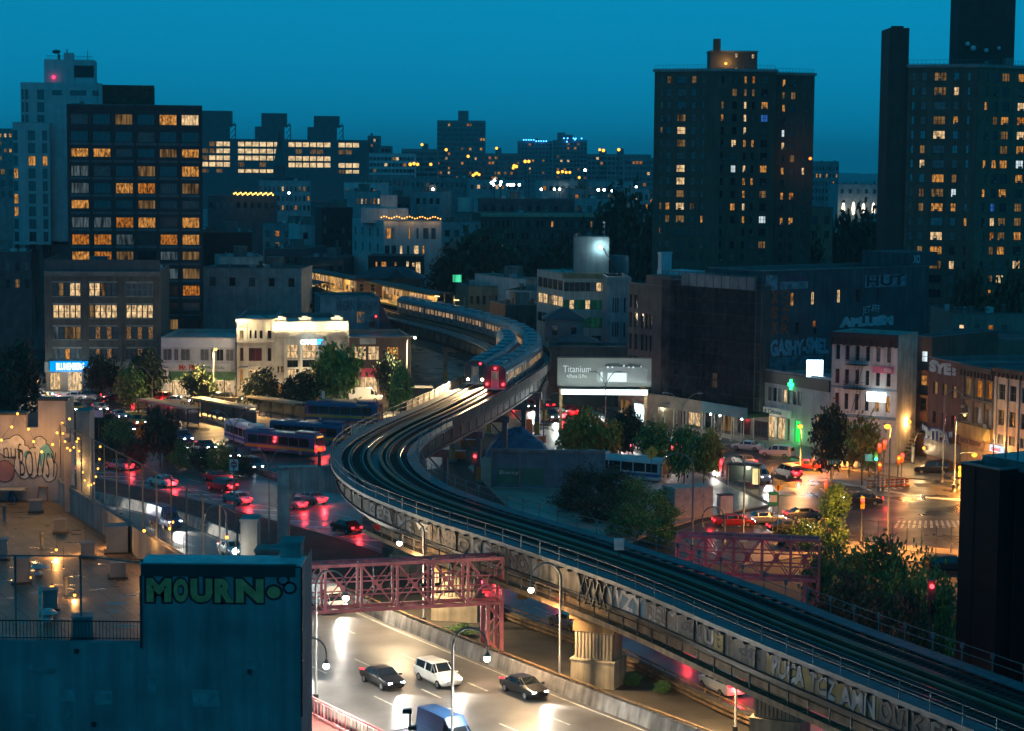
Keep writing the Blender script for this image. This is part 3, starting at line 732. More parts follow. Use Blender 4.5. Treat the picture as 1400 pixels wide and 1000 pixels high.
def roofbits(B, n, rr, bulk=True, tank=False):
    """bulkheads, chimneys, vents and ducts on a flat roof"""
    z = B.h-.6
    if bulk:
        x = B.w*(.25+.4*rr.random()); y = B.d*.4; b = MB(); b.box(x, x+2.8, y, y+3.5, z, z+2.6); b.box(x-.12, x+2.92, y-.12, y+3.62, z+2.6, z+2.75); B.mb('bulkhead', b, mat('bulkhead_render', (.17,.17,.16), .8, amt=.3, streak=.4))
    for k in range(n):
        x = B.w*(.08+.84*rr.random()); y = B.d*(.15+.7*rr.random()); q = rr.random(); b = MB()
        if q < .4: b.box(x, x+.7, y, y+.6, z, z+1.5); b.box(x-.08, x+.78, y-.08, y+.68, z+1.5, z+1.62); B.mb('chimney', b, mat('chimney_brick', (.16,.10,.08), .9, amt=.3))
        elif q < .7: b.cyl((x,y), .12, z, z+1.1, 8); b.ball((x,y,z+1.15), .22, 0, 8, 5); B.mb('vent', b, mat('galvanised', (.4,.42,.42), .4, .6, amt=.2))
        else: b.box(x, x+1.3, y, y+1.1, z+.2, z+1.2); b.box(x+.1, x+1.2, y+.1, y+1.0, z, z+.2); b.cyl((x+.65,y+.55), .4, z+1.2, z+1.3, 10); B.mb('air_unit', b, mat('galvanised', (.4,.42,.42), .4, .6))
    if tank:
        x = B.w*.7; y = B.d*.5; b = MB()
        for a in (-1,1):
            for c in (-1,1): b.box(x+a*1.1-.1,x+a*1.1+.1,y+c*1.1-.1,y+c*1.1+.1,z,z+3)
        b.cyl((x,y),1.6,z+3,z+6,14); b.cyl((x,y),1.7,z+6,z+7.1,14,0,.1); B.mb('water_tank', b, mat('tank_wood', (.12,.08,.05), .9, amt=.3))
def pix(seed, lit, warm=(WARM,AMBER,PALE,DIMW), dark=(GLASS,GLASS,GLASSB)):
    r = random.Random(seed)
    return lambda a, b_: r.choice(warm) if r.random() < lit else r.choice(dark)
def frontage(pxL, YL, pxR, YR):
    a = pt(pxL, 500, YL); c = pt(pxR, 500, YR); return (a[0], a[1]), (c[0], c[1])
# ---------------------------------------------------------------- left side
rr = random.Random(3)
# dark grid apartment block
pl, pr = frontage(97, 394, 277, 398); h = zat(97, 143, 394)
B = Bld('apartment_block', 'tall dark apartment block with a black grid frame and orange lit windows', 'building', pl, pr, 30, h)
DK = mat('black_brick', (.035,.04,.043), .75, amt=.3, streak=.3); SP = mat('grey_spandrel', (.10,.115,.12), .7, amt=.2)
fl = 23.4/2800*394; bw = B.w/6
litmap = {0:'..d.wp',1:'...., p',2:'ww..dw',3:'c..d.w',4:'c.wa.d',5:'w..d..',6:'ccaw.w',7:'aac.aw',8:'wad.cd',9:'ww.dcd',10:'.....a',11:'......',12:'....d.'}
kind = {'w':WARM,'a':AMBER,'p':PALE,'c':COOLD,'d':DIMW}
for r in range(14):
    row = litmap.get(r, '......'); z = B.h-1.2-fl*(r+1)+.75
    for k in range(6):
        ch = row[k] if k < len(row) else '.'
        B.win('front', k*bw+.45, z, bw-.9, fl-1.25, kind.get(ch, GLASS if (k*7+r*3)%4 else GLASSB), FRAMED, 6, 1, .35, False)
    for k in range(9):
        B.win('left', k*3.3+.5, z, 2.3, fl-1.2, DIMW if (r in (0,2) and k > 6) else GLASS, FRAMEM, 2, 1, .2, False)
B.finish(DK, ROOFM, .9)
b = MB()
for k in range(7): b.box(k*bw-.22, k*bw+.22, -.25, -.03, 0, B.h+.1)
for r in (0,3,6,9,12): z = B.h-.35-fl*r*1.0; b.box(.22, B.w-.22, -.2, -.03, z-.3, z+.35)
B.mb('grid_frame', b, DK)
b = MB()
for r in range(1,14): z = B.h-1.2-fl*(r+1)+.12; b.box(.25, B.w-.25, -.08, -.004, z, z+.5)
B.mb('spandrel', b, SP)
x0 = (143-97)/180*B.w; x1 = (213-97)/180*B.w; b = MB(); b.box(x0, x1, 2.5, 12, B.h-.9, B.h+3.9); B.mb('penthouse', b, mat('planted_screen', (.03,.04,.03), .9, amt=.6, scale=1.5))
b = MB(); b.cyl((x0-1.0, 3), .06, B.h-.9, B.h+4.6, 6); b.ball((x0-4, 4, B.h+.3), .5); b.box(x0-6, x0-4.5, 3, 4.4, B.h-.9, B.h+.3); B.mb('mast', b, FRAMEM)
# white tower behind it
WHT_ = mat('white_render_tower', (.42,.47,.48), .75, amt=.12, streak=.15)
Yw = 430; pl, pr = frontage(22, Yw, 72, Yw+1); z0 = zat(22, 335, Yw)
B = Bld('apartment_tower', 'white residential tower with stepped top and a rooftop plant room', 'building', pl, pr, 22, zat(22,168,Yw)-z0, z0)
s_ = Yw/2800
for r in range(10):
    z = B.h-1.2-(r+1)*17.2*s_+.2
    for u, w in ((.4,5.8),(20,9.6),(39,6.5)):
        B.win('front', u*s_+ .05, z, w*s_, 13.5*s_, WARM if (r,u) in ((2,39),(2,20),(3,.4),(5,.4),(6,.4)) else GLASS, FRAMEM, 2, 1, .25, False)
B.finish(WHT_, ROOFL, .5)
xx = lambda p: (p-22)*s_
def mass(name, p0, p1, y0, y1, yb, yt, m=WHT_):
    zb = zat(22, yb, Yw)-z0; zt = zat(22, yt, Yw)-z0; b = MB(); b.box(xx(p0), xx(p1), y0, y1, zb, zt); return B.mb(name, b, m), zb, zt
_, zb, zt = mass('upper_block', 32, 140, 2.0, 20, 330, 112)
for i, (p, q, rows) in enumerate(((33.5,36,3),(38,42,3),(54,63.5,3))):
    for r in range(rows):
        zz = zt-(8+r*17.2+15)*s_; o = put('window', winmesh((q-p)*s_, 13.5*s_, GLASS, FRAMEM, 2, 1, False), B.root, (xx(p), 1.96, zz))
for p, q in ((74,87),(98,120),(128,137)): put('window', winmesh((q-p)*s_, 7*s_, GLASS, FRAMEM, 2, 1, False), B.root, (xx(p), 1.96, zt-17*s_))
_, zb, zt = mass('plant_room', 62, 129.5, 5, 14, 112, 79)
b = MB(); b.box(xx(103), xx(129), 4.9, 4.98, zt-24*s_, zt-8*s_); B.mb('louvre', b, FRAMED)
b = MB(); b.box(xx(89), xx(102), 4.6, 7, zb, zt+9*s_); b.box(xx(92), xx(94), 5, 5.5, zt+9*s_, zt+14*s_); B.mb('lift_shaft', b, WHT_)
b = MB()
for k in range(24): x = xx(65+k*2.7); b.box(x-.03, x+.03, 5.1, 5.16, zt, zt+5*s_)
b.box(xx(65), xx(128), 5.1, 5.16, zt+4.6*s_, zt+5*s_); B.mb('railing', b, FRAMEM)
b = MB(); b.cyl((xx(81), 7), .25, zt, zt+8*s_, 8); b.ball((xx(78), 6.5, zt+11*s_), .9, 0, 10, 6, .5); b.cyl((xx(120),7), .07, zt, zt+13*s_, 6); B.mb('antenna', b, FRAMEM)
b = MB(); b.ball((xx(75), 4.7, zb+8*s_), .32); B.mb('beacon', b, emit('red_beacon', (1,.02,.08), 6))
b = MB()
for p in (26, 40, 56): b.bar((xx(p), 1, 0), (xx(p+7), 5, -z0), .9, .9)
b.box(xx(34), xx(120), 4, 18, -z0, 0); B.mb('base', b, FRAMEM)
# brick four-storey with the lit sign
BR1 = brick('brown_brick', (.15,.115,.085), (.11,.085,.065), (.10,.09,.075), 1, .3)
Y = g(130, 537)[1]; pl, pr = frontage(62, Y, 219, Y+2); B = Bld('brick_building', 'four-storey brown brick corner building with a glowing blue sign over its door', 'building', pl, pr, 26, zat(62, 372, Y))
sc = Y/2800; X = lambda p: (p-62)*sc
fz = lambda y: zat(62, y, Y)
groups = [(73,111),(122,160),(172,209)]
rowsY = [(387,405,['gpgPP','PPdgg','ggggg']),(417,435,['PPPPP','pPPPP','PPPPP']),(447,464,['ccddd','aaaaa','cacac']),(477,492,['cgwcc','ccccc','gcccc'])]
kd = {'g':GLASSB,'p':DIMW,'P':PALE,'d':DIMW,'c':COOL,'a':AMBER,'w':WARM}; SPK = emit('lit_window_sparkle', (1,.5,.2), .22, .97, 5, (1,1,.5))
for yt, yb, cols in rowsY:
    for gi, (a, c) in enumerate(groups):
        w = (c-a)*sc/5
        for k in range(5):
            ch = cols[gi][k]
            gm_ = kd[ch]
            if yt > 440 and ch in 'ca': gm_ = GLASSB if (k+gi)%2 else (SPK if gi else COOLD)
            B.win('front', X(a)+k*w+.04, fz(yb), w-.08, fz(yt)-fz(yb), gm_, FRAMEL if yt < 400 and gi == 2 else FRAMED, 1, 2, .22, False)
for r, (yt, yb, _) in enumerate(rowsY):
    for k in range(5): B.win('left', 2+k*4.8, fz(yb), 3.4, fz(yt)-fz(yb), DIMW if k == 4 and r == 1 else GLASS, FRAMED, 3, 2, .2, False)
B.win('front', X(68), .4, X(82)-X(68), 3.0, PALE, FRAMED, 2, 1, .2, False); B.win('front', X(92), .2, X(111)-X(92), 3.4, PALE, FRAMEL, 4, 2, .3, False)
for a, c in ((128,140),(155,170),(180,200)): B.win('front', X(a), .4, X(c)-X(a), 2.8, DIMW, FRAMED, 2, 1, .2, False)
B.finish(BR1, ROOFM, .8, mat('stone_cornice', (.2,.18,.15), .8, amt=.3), .7, .4)
b = MB(); b.box(-.1, B.w+.1, -.12, -.003, fz(509), fz(495)); B.mb('stone_band', b, mat('limestone', (.36,.31,.24), .8, amt=.25, streak=.3))
b = MB()
for p in (62,64.5,113,119,163,169,212,216): b.box(X(p), X(p)+.35, -.1, -.004, fz(494), fz(380))
B.mb('pilaster', b, BR1)
b = MB()
for yt, yb, _ in rowsY:
    for a, c in groups: b.box(X(a)-.1, X(c)+.1, -.12, -.003, fz(yb)-.16, fz(yb)-.01); b.box(X(a)-.1, X(c)+.1, -.06, -.003, fz(yt)+.02, fz(yt)+.3)
B.mb('stone_lintel', b, mat('limestone', (.36,.31,.24)))
b = MB(); b.box(-.02, B.w+.02, .35, .6, B.h, B.h+2.1); b.box(-.02, .3, .6, 20, B.h, B.h+2.1); B.mb('attic_wall', b, mat('dark_render', (.07,.08,.085), .8, amt=.2, streak=.2))
b = MB(); b.box(X(68.5), X(122), -.45, -.13, fz(508), fz(494)); so_ = B.mb('sign_box', b, emit('blue_sign_light', (.0,.32,.95), 1.3, .25, .7, (1,1,1)))
text('BLUMENBERG', X(115)-X(77), (fz(496)-fz(506)), emit('white_sign_letter', (.75,.97,1), 2.2), so_, (X(77), -.47, fz(506)), 0, .03)
b = MB()
for k in range(5): b.box(-.5, -.05, 24-k*4.6-.2, 24-k*4.6+.2, fz(487), fz(484))
fl_ = B.mb('wall_lamp', b, emit('white_flood', (1,.95,.85), 22))
b = MB(); b.box(-.2, -.03, 2, 25, fz(504), fz(490)); B.mb('side_sign', b, mat('white_board', (.6,.6,.58), .6))
for k in (0,2,4):
    p = B.root.matrix_basis @ Vector((-1.0, 24-k*4.6, fz(487)-.2)); lamp(p, 260, (1,.93,.8), .2)
lamp(B.root.matrix_basis @ Vector((X(95), -3.5, 3.2)), 700, (.5,.8,1), .5)
lamp(B.root.matrix_basis @ Vector((X(80), -2.0, 2.2)), 260, (1,.7,.4), .3)
roofbits(B, 10, rr)
# white two-storey shops with the green awning
Y = g(270, 543)[1]; pl, pr = frontage(220.5, Y, 322, Y); B = Bld('shop_building', 'white two-storey shop row with a green awning between the brick corner and the bank', 'building', pl, pr, 18, zat(220, 462, Y))
sc = Y/2800; X = lambda p: (p-220.5)*sc; fz = lambda y: zat(220, y, Y)
for a, c in ((223,235),(238,244),(247,260),(274,286),(288,294),(296,306),(309,320)): B.win('front', X(a), fz(493), X(c)-X(a), fz(477)-fz(493), GLASSB if a != 296 else GLASS, FRAMEL, 2, 1, .1, False)
for a, c, m_ in ((231,258,PALE),(262,281,WARM),(292,316,PALE)): B.win('front', X(a), .35, X(c)-X(a), fz(519)-.5, m_, FRAMED, 4, 1, .3, False)
B.finish(mat('white_panel', (.50,.50,.50), .6, amt=.12, streak=.2), ROOFL, .5)
b = MB(); b.box(0.02, B.w-.02, -.06, -.003, fz(477)+.3, B.h-.1); B.mb('fascia', b, mat('white_fascia', (.55,.56,.58), .5, amt=.08))
b = MB(); b.face([(X(231),-.02,fz(508)),(X(323),-.02,fz(508)),(X(323),-1.6,fz(516)),(X(231),-1.6,fz(516))]); b.face([(X(231),-1.6,fz(516)),(X(323),-1.6,fz(516)),(X(323),-1.6,fz(516)-.3),(X(231),-1.6,fz(516)-.3)]); B.mb('awning', b, mat('green_awning', (.12,.22,.07), .7, amt=.2))
b = MB(); b.box(X(222), X(316), -.2, -.005, fz(506.5), fz(497)); sb_ = B.mb('sign_board', b, mat('white_board', (.6,.6,.58)))
text('Mr. Piña', X(272)-X(245), fz(497.5)-fz(505.5), mat('sign_orange', (.6,.08,.02), .5), sb_, (X(245), -.22, fz(506)), 0, .04)
text('FRESH PRODUCE & DELI', X(307)-X(275), fz(500.5)-fz(504), mat('sign_green', (.03,.12,.08), .5), sb_, (X(275), -.22, fz(504)), 0, .02)
for p in (245, 300): lamp(B.root.matrix_basis @ Vector((X(p), -1.6, 2.2)), 500, (1,.72,.42), .4)
# bank
Y = g(400, 546)[1]; pl, pr = frontage(375, Y, 476, Y+3); sc = Y/2800
STONE = mat('bank_limestone', (.47,.42,.33), .75, amt=.15, streak=.25)
B = Bld('bank_building', 'floodlit cream stone bank with a blue lit sign', 'bank', pl, pr, 20, zat(375, 441, Y)); X = lambda p: (p-375)*sc; fz = lambda y: zat(375, y, Y)
for a, c in ((393,408),(414,433),(448,462)):
    B.win('front', X(a), fz(491), X(c)-X(a), fz(472)-fz(491), PALE, FRAMED, 3, 2, .4, False)
    B.win('front', X(a), fz(503), X(c)-X(a), fz(493)-fz(503), GLASS, FRAMED, 2, 1, .4, False)
    B.win('front', X(a), .9, X(c)-X(a), fz(506)-.9, PALE, FRAMED, 3, 1, .4, False)
for p in (378, 384): B.win('front', X(p), fz(510), .5, 1.1, DIMW, FRAMED, 1, 1, .2, False)
B.win('front', X(377), .3, 1.1, 2.2, WARM, FRAMED, 1, 1, .2, False)
B.finish(STONE, ROOFL, .7)
b = MB()
for z0_, z1_, o in ((fz(460),fz(456),.55),(fz(456),fz(453),.3),(fz(466),fz(463),.15),(.0,.8,.12)): b.box(-.05, B.w+.05, -o, -.003, z0_, z1_)
for p in (375.5,388,410,435,444,465,472): b.box(X(p), X(p)+.45, -.16, -.004, .8, fz(466))
B.mb('stone_trim', b, STONE)
for p in (377, 411, 455): b = MB(); b.box(X(p)-.2, X(p+14)+.2, .3, 1.6, B.h+.12, B.h+.7); b.box(X(p)+.4, X(p+14)-.4, .3, 1.6, B.h+.7, B.h+1.0); B.mb('attic_block', b, STONE)
lett = emit('sign_white', (.95,.99,1), 2.6)
text('CHASE', X(433)-X(410.5), fz(464.5)-fz(471.5), lett, B.root, (X(410.5), -.62, fz(471.5)), 0, .05, .15)
b = MB(); c0 = (X(437.3), fz(468)); n = 4
for k in range(4):
    a0 = k*math.pi/2
    pts = []
    for (u, v) in ((-.62,.62),(.25,.62),(.62,.25),(-.25,.25)):
        u *= .72; v *= .72; pts.append((c0[0]+u*math.cos(a0)-v*math.sin(a0), -.62, c0[1]+u*math.sin(a0)+v*math.cos(a0)))
    b.face(pts)
B.mb('sign_emblem', b, emit('sign_blue', (.0,.35,1), 4))
FL = emit('flood_lens', (1,.9,.65), 26)
for p in (383, 418, 462):
    b = MB(); b.box(X(p)-.5, X(p)+.5, -1.2, -.8, fz(452)-.1, fz(452)+.25, 0); b.face([(X(p)-.45,-.79,fz(452)),(X(p)+.45,-.79,fz(452)),(X(p)+.45,-.82,fz(452)+.22),(X(p)-.45,-.82,fz(452)+.22)], 1); b.bar((X(p),-.85,fz(453)),(X(p),0,fz(455)), .08)
    B.mb('floodlight', b, [FRAMED, FL])
    lamp(B.root.matrix_basis @ Vector((X(p), -1.25, fz(452)+.5)), 1500, (1,.82,.5), .25)
lamp(B.root.matrix_basis @ Vector((X(421), -1.6, fz(468))), 150, (.5,.8,1), .3); lamp(B.root.matrix_basis @ Vector((X(424), -2.2, 2.6)), 1300, (1,.78,.5), .3)
pl2, pr2 = frontage(323.5, Y-.5, 374.6, Y-.2)
B2 = Bld('bank_annex', 'cream three-bay stone annex at the left end of the floodlit bank', 'bank', pl2, pr2, 20, zat(323, 436, Y)); X = lambda p: (p-323.5)*sc
for a, c, yt, yb, m_ in ((328,333,452,463,GLASS),(341,344,452,463,GLASS),(348,351,452,463,GLASS),(355,359,452,463,GLASS),(366,371,452,463,GLASS),(328,333,476,494,GLASS),(340,358,476,494,GLASS),(366,371,476,494,GLASS),(328,332,505,527,WARM),(339.5,358,505,512,PALE),(341,346,516,523,BLUEW),(352,357,516,523,BLUEW),(365,369,505,522,PALE)):
    B2.win('front', X(a), fz(yb), X(c)-X(a), fz(yt)-fz(yb), m_, FRAMED, 2 if c-a > 8 else 1, 1, .3, False)
B2.finish(STONE, ROOFL, .7)
b = MB()
for z0_, z1_, o in ((fz(468.5),fz(465.5),.35),(fz(440),fz(437),.3),(fz(504),fz(501),.12)): b.box(-.03, B2.w, -o, -.003, z0_, z1_)
for p in (324,335,361.5,372): b.box(X(p), X(p)+.4, -.13, -.004, .0, fz(441))
B2.mb('stone_trim', b, STONE)
p = 329; b = MB(); b.box(X(p)-.4, X(p)+.4, -1.0, -.7, fz(444), fz(442), 0); b.bar((X(p),-.8,fz(444)),(X(p),0,fz(446)),.08); b.face([(X(p)-.35,-.69,fz(443.6)),(X(p)+.35,-.69,fz(443.6)),(X(p)+.35,-.69,fz(442.2)),(X(p)-.35,-.69,fz(442.2))],1); B2.mb('floodlight', b, [FRAMED, FL])
lamp(B2.root.matrix_basis @ Vector((X(329), -1.5, fz(442))), 1100, (1,.82,.5), .25)
lamp(B2.root.matrix_basis @ Vector((X(350), -2.0, 2.6)), 500, (1,.75,.45), .3)
# corner shop with red awning, right of the bank
Y = g(520, 546)[1]; pl, pr = frontage(477, Y, 562, Y+2); B = Bld('corner_shop', 'dark low building with a lit upper floor and a red awning right of the bank', 'building', pl, pr, 16, zat(477, 462, Y)); X = lambda p: (p-477)*sc; fz = lambda y: zat(477, y, Y)
B.win('front', X(484.5), fz(493), X(501)-X(484.5), fz(474)-fz(493), PALE, FRAMED, 3, 2, .2); B.win('front', X(503.5), fz(493), X(519)-X(503.5), fz(474)-fz(493), PALE, FRAMED, 3, 2, .2); B.win('front', X(530), fz(492), X(546)-X(530), fz(475)-fz(492), WARM, FRAMED, 4, 2, .2)
B.win('front', X(493), .3, X(517)-X(493), fz(516)-.3, PALE, FRAMED, 4, 1, .2); B.win('front', X(521), .3, X(531)-X(521), fz(516)-.3, WARM, FRAMED, 2, 1, .2)
B.finish(brick('dark_red_brick', (.12,.07,.055), (.09,.055,.045), (.07,.06,.05)), ROOFM, .5)
b = MB(); b.face([(X(493),-.02,fz(504)),(X(519),-.02,fz(504)),(X(519),-1.5,fz(512)),(X(493),-1.5,fz(512))]); b.face([(X(493),-1.5,fz(512)),(X(519),-1.5,fz(512)),(X(519),-1.5,fz(512)-.35),(X(493),-1.5,fz(512)-.35)]); B.mb('awning', b, mat('red_awning', (.45,.05,.08), .7))
b = MB(); b.box(X(492), X(514), -.15, -.004, fz(471), fz(463)); B.mb('sign_board', b, mat('grey_board', (.3,.3,.28), .7, amt=.3))
lamp(B.root.matrix_basis @ Vector((X(505), -1.7, 2.4)), 450, (1,.75,.5), .3)
# graffiti wall building beyond it
GB = mat('blue_painted_wall', (.19,.25,.28), .8, amt=.25, streak=.3)
Y = 390; pl, pr = frontage(438, Y, 518, Y+2); B = Bld('graffiti_building', 'low pale building covered in faded graffiti below the station platform', 'building', pl, pr, 14, zat(438, 407, Y)); sc = Y/2800; X = lambda p: (p-438)*sc; fz = lambda y: zat(438, y, Y)
B.win('front', X(488), fz(442), 1.5, 2.2, DIMW, FRAMED); B.win('front', X(505), fz(449), 1.2, 2.4, GLASS, FRAMED)
B.finish(GB, ROOFM, .4)
text('VEGAN MONEY', X(516)-X(459), fz(412)-fz(425), mat('graffiti_faded', (.07,.12,.15), .8), B.root, (X(459), -.03, fz(425)), 0, .03)
text('NEKST', X(512)-X(490), fz(430)-fz(441), mat('graffiti_teal', (.12,.27,.32), .8), B.root, (X(490), -.03, fz(441)), 0, .05)
b = MB(); b.face([(B.w,0,fz(409)),(B.w+2.6,0,fz(448)),(B.w+2.6,9,fz(448)),(B.w,9,fz(409))]); b.face([(B.w+.01,-.01,fz(409)),(B.w+2.6,-.01,fz(448)),(B.w+2.6,-.01,0),(B.w+.01,-.01,0)]); B.mb('stair_roof', b, mat('maroon_metal', (.13,.04,.06), .6, amt=.2))
# ---------------------------------------------------------------- right side: towers
rr = random.Random(11)
BRT = brick('tower_brick', (.105,.085,.06), (.08,.066,.05), (.06,.055,.045), 1, .25)
CONB = mat('concrete_band', (.20,.21,.20), .8, amt=.2)
def tower(name, label, pxs, Ys, ytop, floors, fh, cols, litf, seed, parapet_rail=True):
    """corner tower: left face, right face; pxs three columns, nearest corner in the middle"""
    root = None; r = random.Random(seed)
    out = []
    a, c = frontage(pxs[0], Ys[0], pxs[1], Ys[1]); c2, e = frontage(pxs[1], Ys[1], pxs[2], Ys[2])
    return a, c, e
# first housing tower: a wide front with a set-back right wing
Y1 = 436; pl, pr = frontage(889, Y1+6, 965, Y1); zt = zat(889, 97, Y1+6)
T = thing('housing_tower', 'dark brick housing tower with scattered lit windows, behind the scaffolded building', 'tower block', (pl[0], pl[1], 0))
def wing(T, pxa, Ya, pxb, Yb, depth, ztop, cols, floors, fh, seed, litf, litcells=None, tall=1.55, cap=True, ofs=0, z_first=1.15):
    a, c = frontage(pxa, Ya, pxb, Yb); r = random.Random(seed)
    B = Bld('wing', None, None, a, c, depth, ztop); 
    B.root.parent = T; B.root.location = Vector((a[0], a[1], 0)) - T.location
    s = Ya/2800
    for f in range(floors):
        z = ztop - z_first - tall - f*fh
        for ci, (u0, w, nx) in enumerate(cols):
            q = r.random(); gl = GLASS
            if litcells is not None and (f, ci) in litcells: gl = litcells[(f, ci)]
            elif q < litf: gl = r.choice((WARM, WARM, PALE, DIMW, DIMW))
            elif q < litf+.35: gl = GLASSB
            B.win('front', (u0-pxa)*s, z, w*s, tall, gl, FRAMED, nx, 2, .12, True)
            if r.random() < .3: B.extra[(f, ci)] = ((u0-pxa)*s+w*s*.3, z)
    return B
def close(B, wall, limit):
    # a wing is a part: its windows become sub-parts
    b = MB(); B.wallface(b, 'front', B.w); B.wallface(b, 'left', B.d); B.wallface(b, 'right', B.d)
    b.face([(0,B.d,0),(B.w,B.d,0),(B.w,B.d,B.h),(0,B.d,B.h)]); b.face([(0,0,B.h-.3),(B.w,0,B.h-.3),(B.w,B.d,B.h-.3),(0,B.d,B.h-.3)])
    par = B.root.parent; loc = B.root.location.copy(); ang = B.ang
    w = b.build('wall', wall, par, loc, ang); bpy.data.objects.remove(B.root)
    b = MB(); b.box(-.3, B.w+.3, -.3, -.003, B.h-.25, B.h+.35); b.box(-.3, -.003, -.003, B.d, B.h-.25, B.h+.35); b.box(B.w+.003, B.w+.3, -.003, B.d, B.h-.25, B.h+.35); b.build('coping', CONB, w)
    b = MB()
    for z in (.5, 1.15): b.box(0, B.w, .25, .29, B.h+z, B.h+z+.05)
    x = 0.0
    while x < B.w: b.box(x, x+.05, .25, .3, B.h-.3, B.h+1.2); x += .8
    b.build('roof_railing', FRAMEM, w)
    b = MB()
    for u, z in B.extra.values(): b.box(u, u+.65, -.35, -.005, z+.02, z+.45)
    if b.v: tag(b.build('air_conditioners', FRAMEM, w), kind='stuff')
    allw = sorted(B.faces['front']+[], key=lambda o: 0 if o[4].name.startswith('lit') else 1)
    over = MB(); om = []
    for i, (u, z, ww, h, gl, fr, nx, nz, rc, sl) in enumerate(allw):
        l = (u, rc, z); me = winmesh(ww, h, gl, fr, nx, nz, sl)
        if i < limit: put('window', me, w, l)
        else:
            base = len(over.v); idx = []
            for q in me.materials:
                if q not in om: om.append(q)
                idx.append(om.index(q))
            over.v += [(v.co.x+l[0], v.co.y+l[1], v.co.z+l[2]) for v in me.vertices]
            for p in me.polygons: over.f.append(tuple(base+k for k in p.vertices)); over.m.append(idx[p.material_index]); over.smooth.append(False)
    if over.v: tag(over.build('further_windows', om, w), kind='stuff')
    return w
fh = 17.25*Y1/2800
colsL = [(898,3.5,1),(907,6,2),(922,12,3),(942,6.5,2),(957,3.5,1)]
lc = {(0,1):DIMW,(2,0):GREENW,(3,2):DIMW,(4,0):DIMW,(4,2):PALE,(5,2):DIMW,(7,2):PALE,(8,2):PALE,(9,2):DIMW,(10,1):WARM,(10,2):PALE,(10,3):DIMW,(10,0):DIMW,(11,2):DIMW,(11,1):DIMW,(11,4):WARM}
B = wing(T, 889, Y1+6, 979, Y1, 16, zt, colsL, 15, fh, 5, .06, lc); close(B, BRT, 40)
colsM = [(979.5,4,1),(995,7,2),(1012,4.2,1),(1023.5,4.2,1),(1037,10,3)]
lc = {(0,2):WARM,(0,3):AMBER,(1,1):DIMW,(1,2):DIMW,(1,3):DIMW,(2,2):PALE,(2,4):WARM,(2,0):DIMW,(3,0):WARM,(3,4):BLUEW,(3,2):PALE,(5,1):PALE,(5,2):WARM,(5,3):WARM,(7,1):COOL,(7,2):PALE,(7,4):WARM,(8,2):WARM,(8,3):WARM,(9,2):WARM,(9,4):DIMW,(10,1):WARM,(10,2):PALE,(11,2):WARM,(11,4):COOL}
B = wing(T, 979.3, Y1+.1, 1053, Y1+3, 15, zt, colsM, 15, fh, 6, .08, lc); close(B, BRT, 40)
colsR = [(1063,4.5,1),(1076,7,2),(1094.5,4.2,1)]
lc = {(0,0):WARM,(1,0):DIMW,(2,0):WARM,(4,0):COOL,(5,0):PALE,(6,1):DIMW,(7,0):WARM,(7,2):PALE,(9,0):WARM,(9,1):AMBER,(11,0):WARM,(11,1):WARM}
B = wing(T, 1053.2, Y1+6, 1105, Y1+9, 14, zt-.4, colsR, 15, fh, 7, .06, lc); close(B, BRT, 20)
s = Y1/2800; b = MB(); X0 = 966-889
b.box((966-889)*s, (1031-889)*s, 2, 9, zt-.3, zt+27*s); b.box((971-889)*s, (980-889)*s, 1.8, 4, zt+27*s, zt+45*s)
tb = b.build('bulkhead', BRT, T)
b = MB(); b.box((966-889)*s-.2, (1031-889)*s+.2, 1.8, 9.2, zt+27*s+.003, zt+29*s); b.build('coping', CONB, tb)
for p, q in ((1000,13),(1023,12),(1000,-7)): put('window', winmesh(4*s, 6*s, PALE, FRAMED, 1, 2), tb, ((p-889)*s, 1.97, zt+q*s+1))
b = MB(); b.box((986-889)*s, (989-889)*s, 1.4, 1.9, zt+10*s, zt+12.5*s); b.build('wall_lamp', emit('amber_lamp', (1,.4,.06), 4), tb); lamp((T.location.x+(988-889)*s, T.location.y+.6, zt+11*s), 350, (1,.55,.15), .3)
x, y, z = pt(1104, 217, Y1+4); b = MB(); b.ball((0,0,0), .3); tag(b.build('beacon_lamp', emit('red_orange_beacon', (1,.14,.02), 6), None, (x+.6, y, z)), 'orange red beacon on the right edge of the first housing tower', 'lamp'); lamp((x+.7, y-.8, z), 150, (1,.25,.05), .3)
# second housing tower at the right edge
Y2 = 382; zt = zat(1233, 91, Y2+4); fh = 19.7*Y2/2800
pl, pr = frontage(1207, Y2+4, 1330, Y2)
T = thing('housing_tower', 'taller brick housing tower cut by the right edge, with a chimney slab at its left', 'tower block', (pl[0], pl[1], 0))
colsL = [(1236.5,4,1),(1249,7,2),(1266,16,3),(1292,7,2),(1310,4,1)]
lc = {(0,2):DIMW,(1,2):DIMW,(3,2):DIMW,(4,2):PALE,(5,1):DIMW,(6,1):PALE,(8,3):COOL,(8,1):DIMW,(9,2):WARM,(9,1):DIMW,(10,4):WARM,(11,2):PALE,(12,2):WARM,(12,1):DIMW,(8,2):DIMW}
B = wing(T, 1231, Y2+3.5, 1325, Y2, 16, zt, colsL, 18, fh, 8, .05, lc); close(B, BRT, 45)
BRT2 = brick('tower_brick_light', (.16,.125,.08), (.13,.10,.07), (.09,.08,.06), 1, .25)
colsR = [(1338,5,1),(1353,8,2),(1367,13,3),(1395,13,3)]
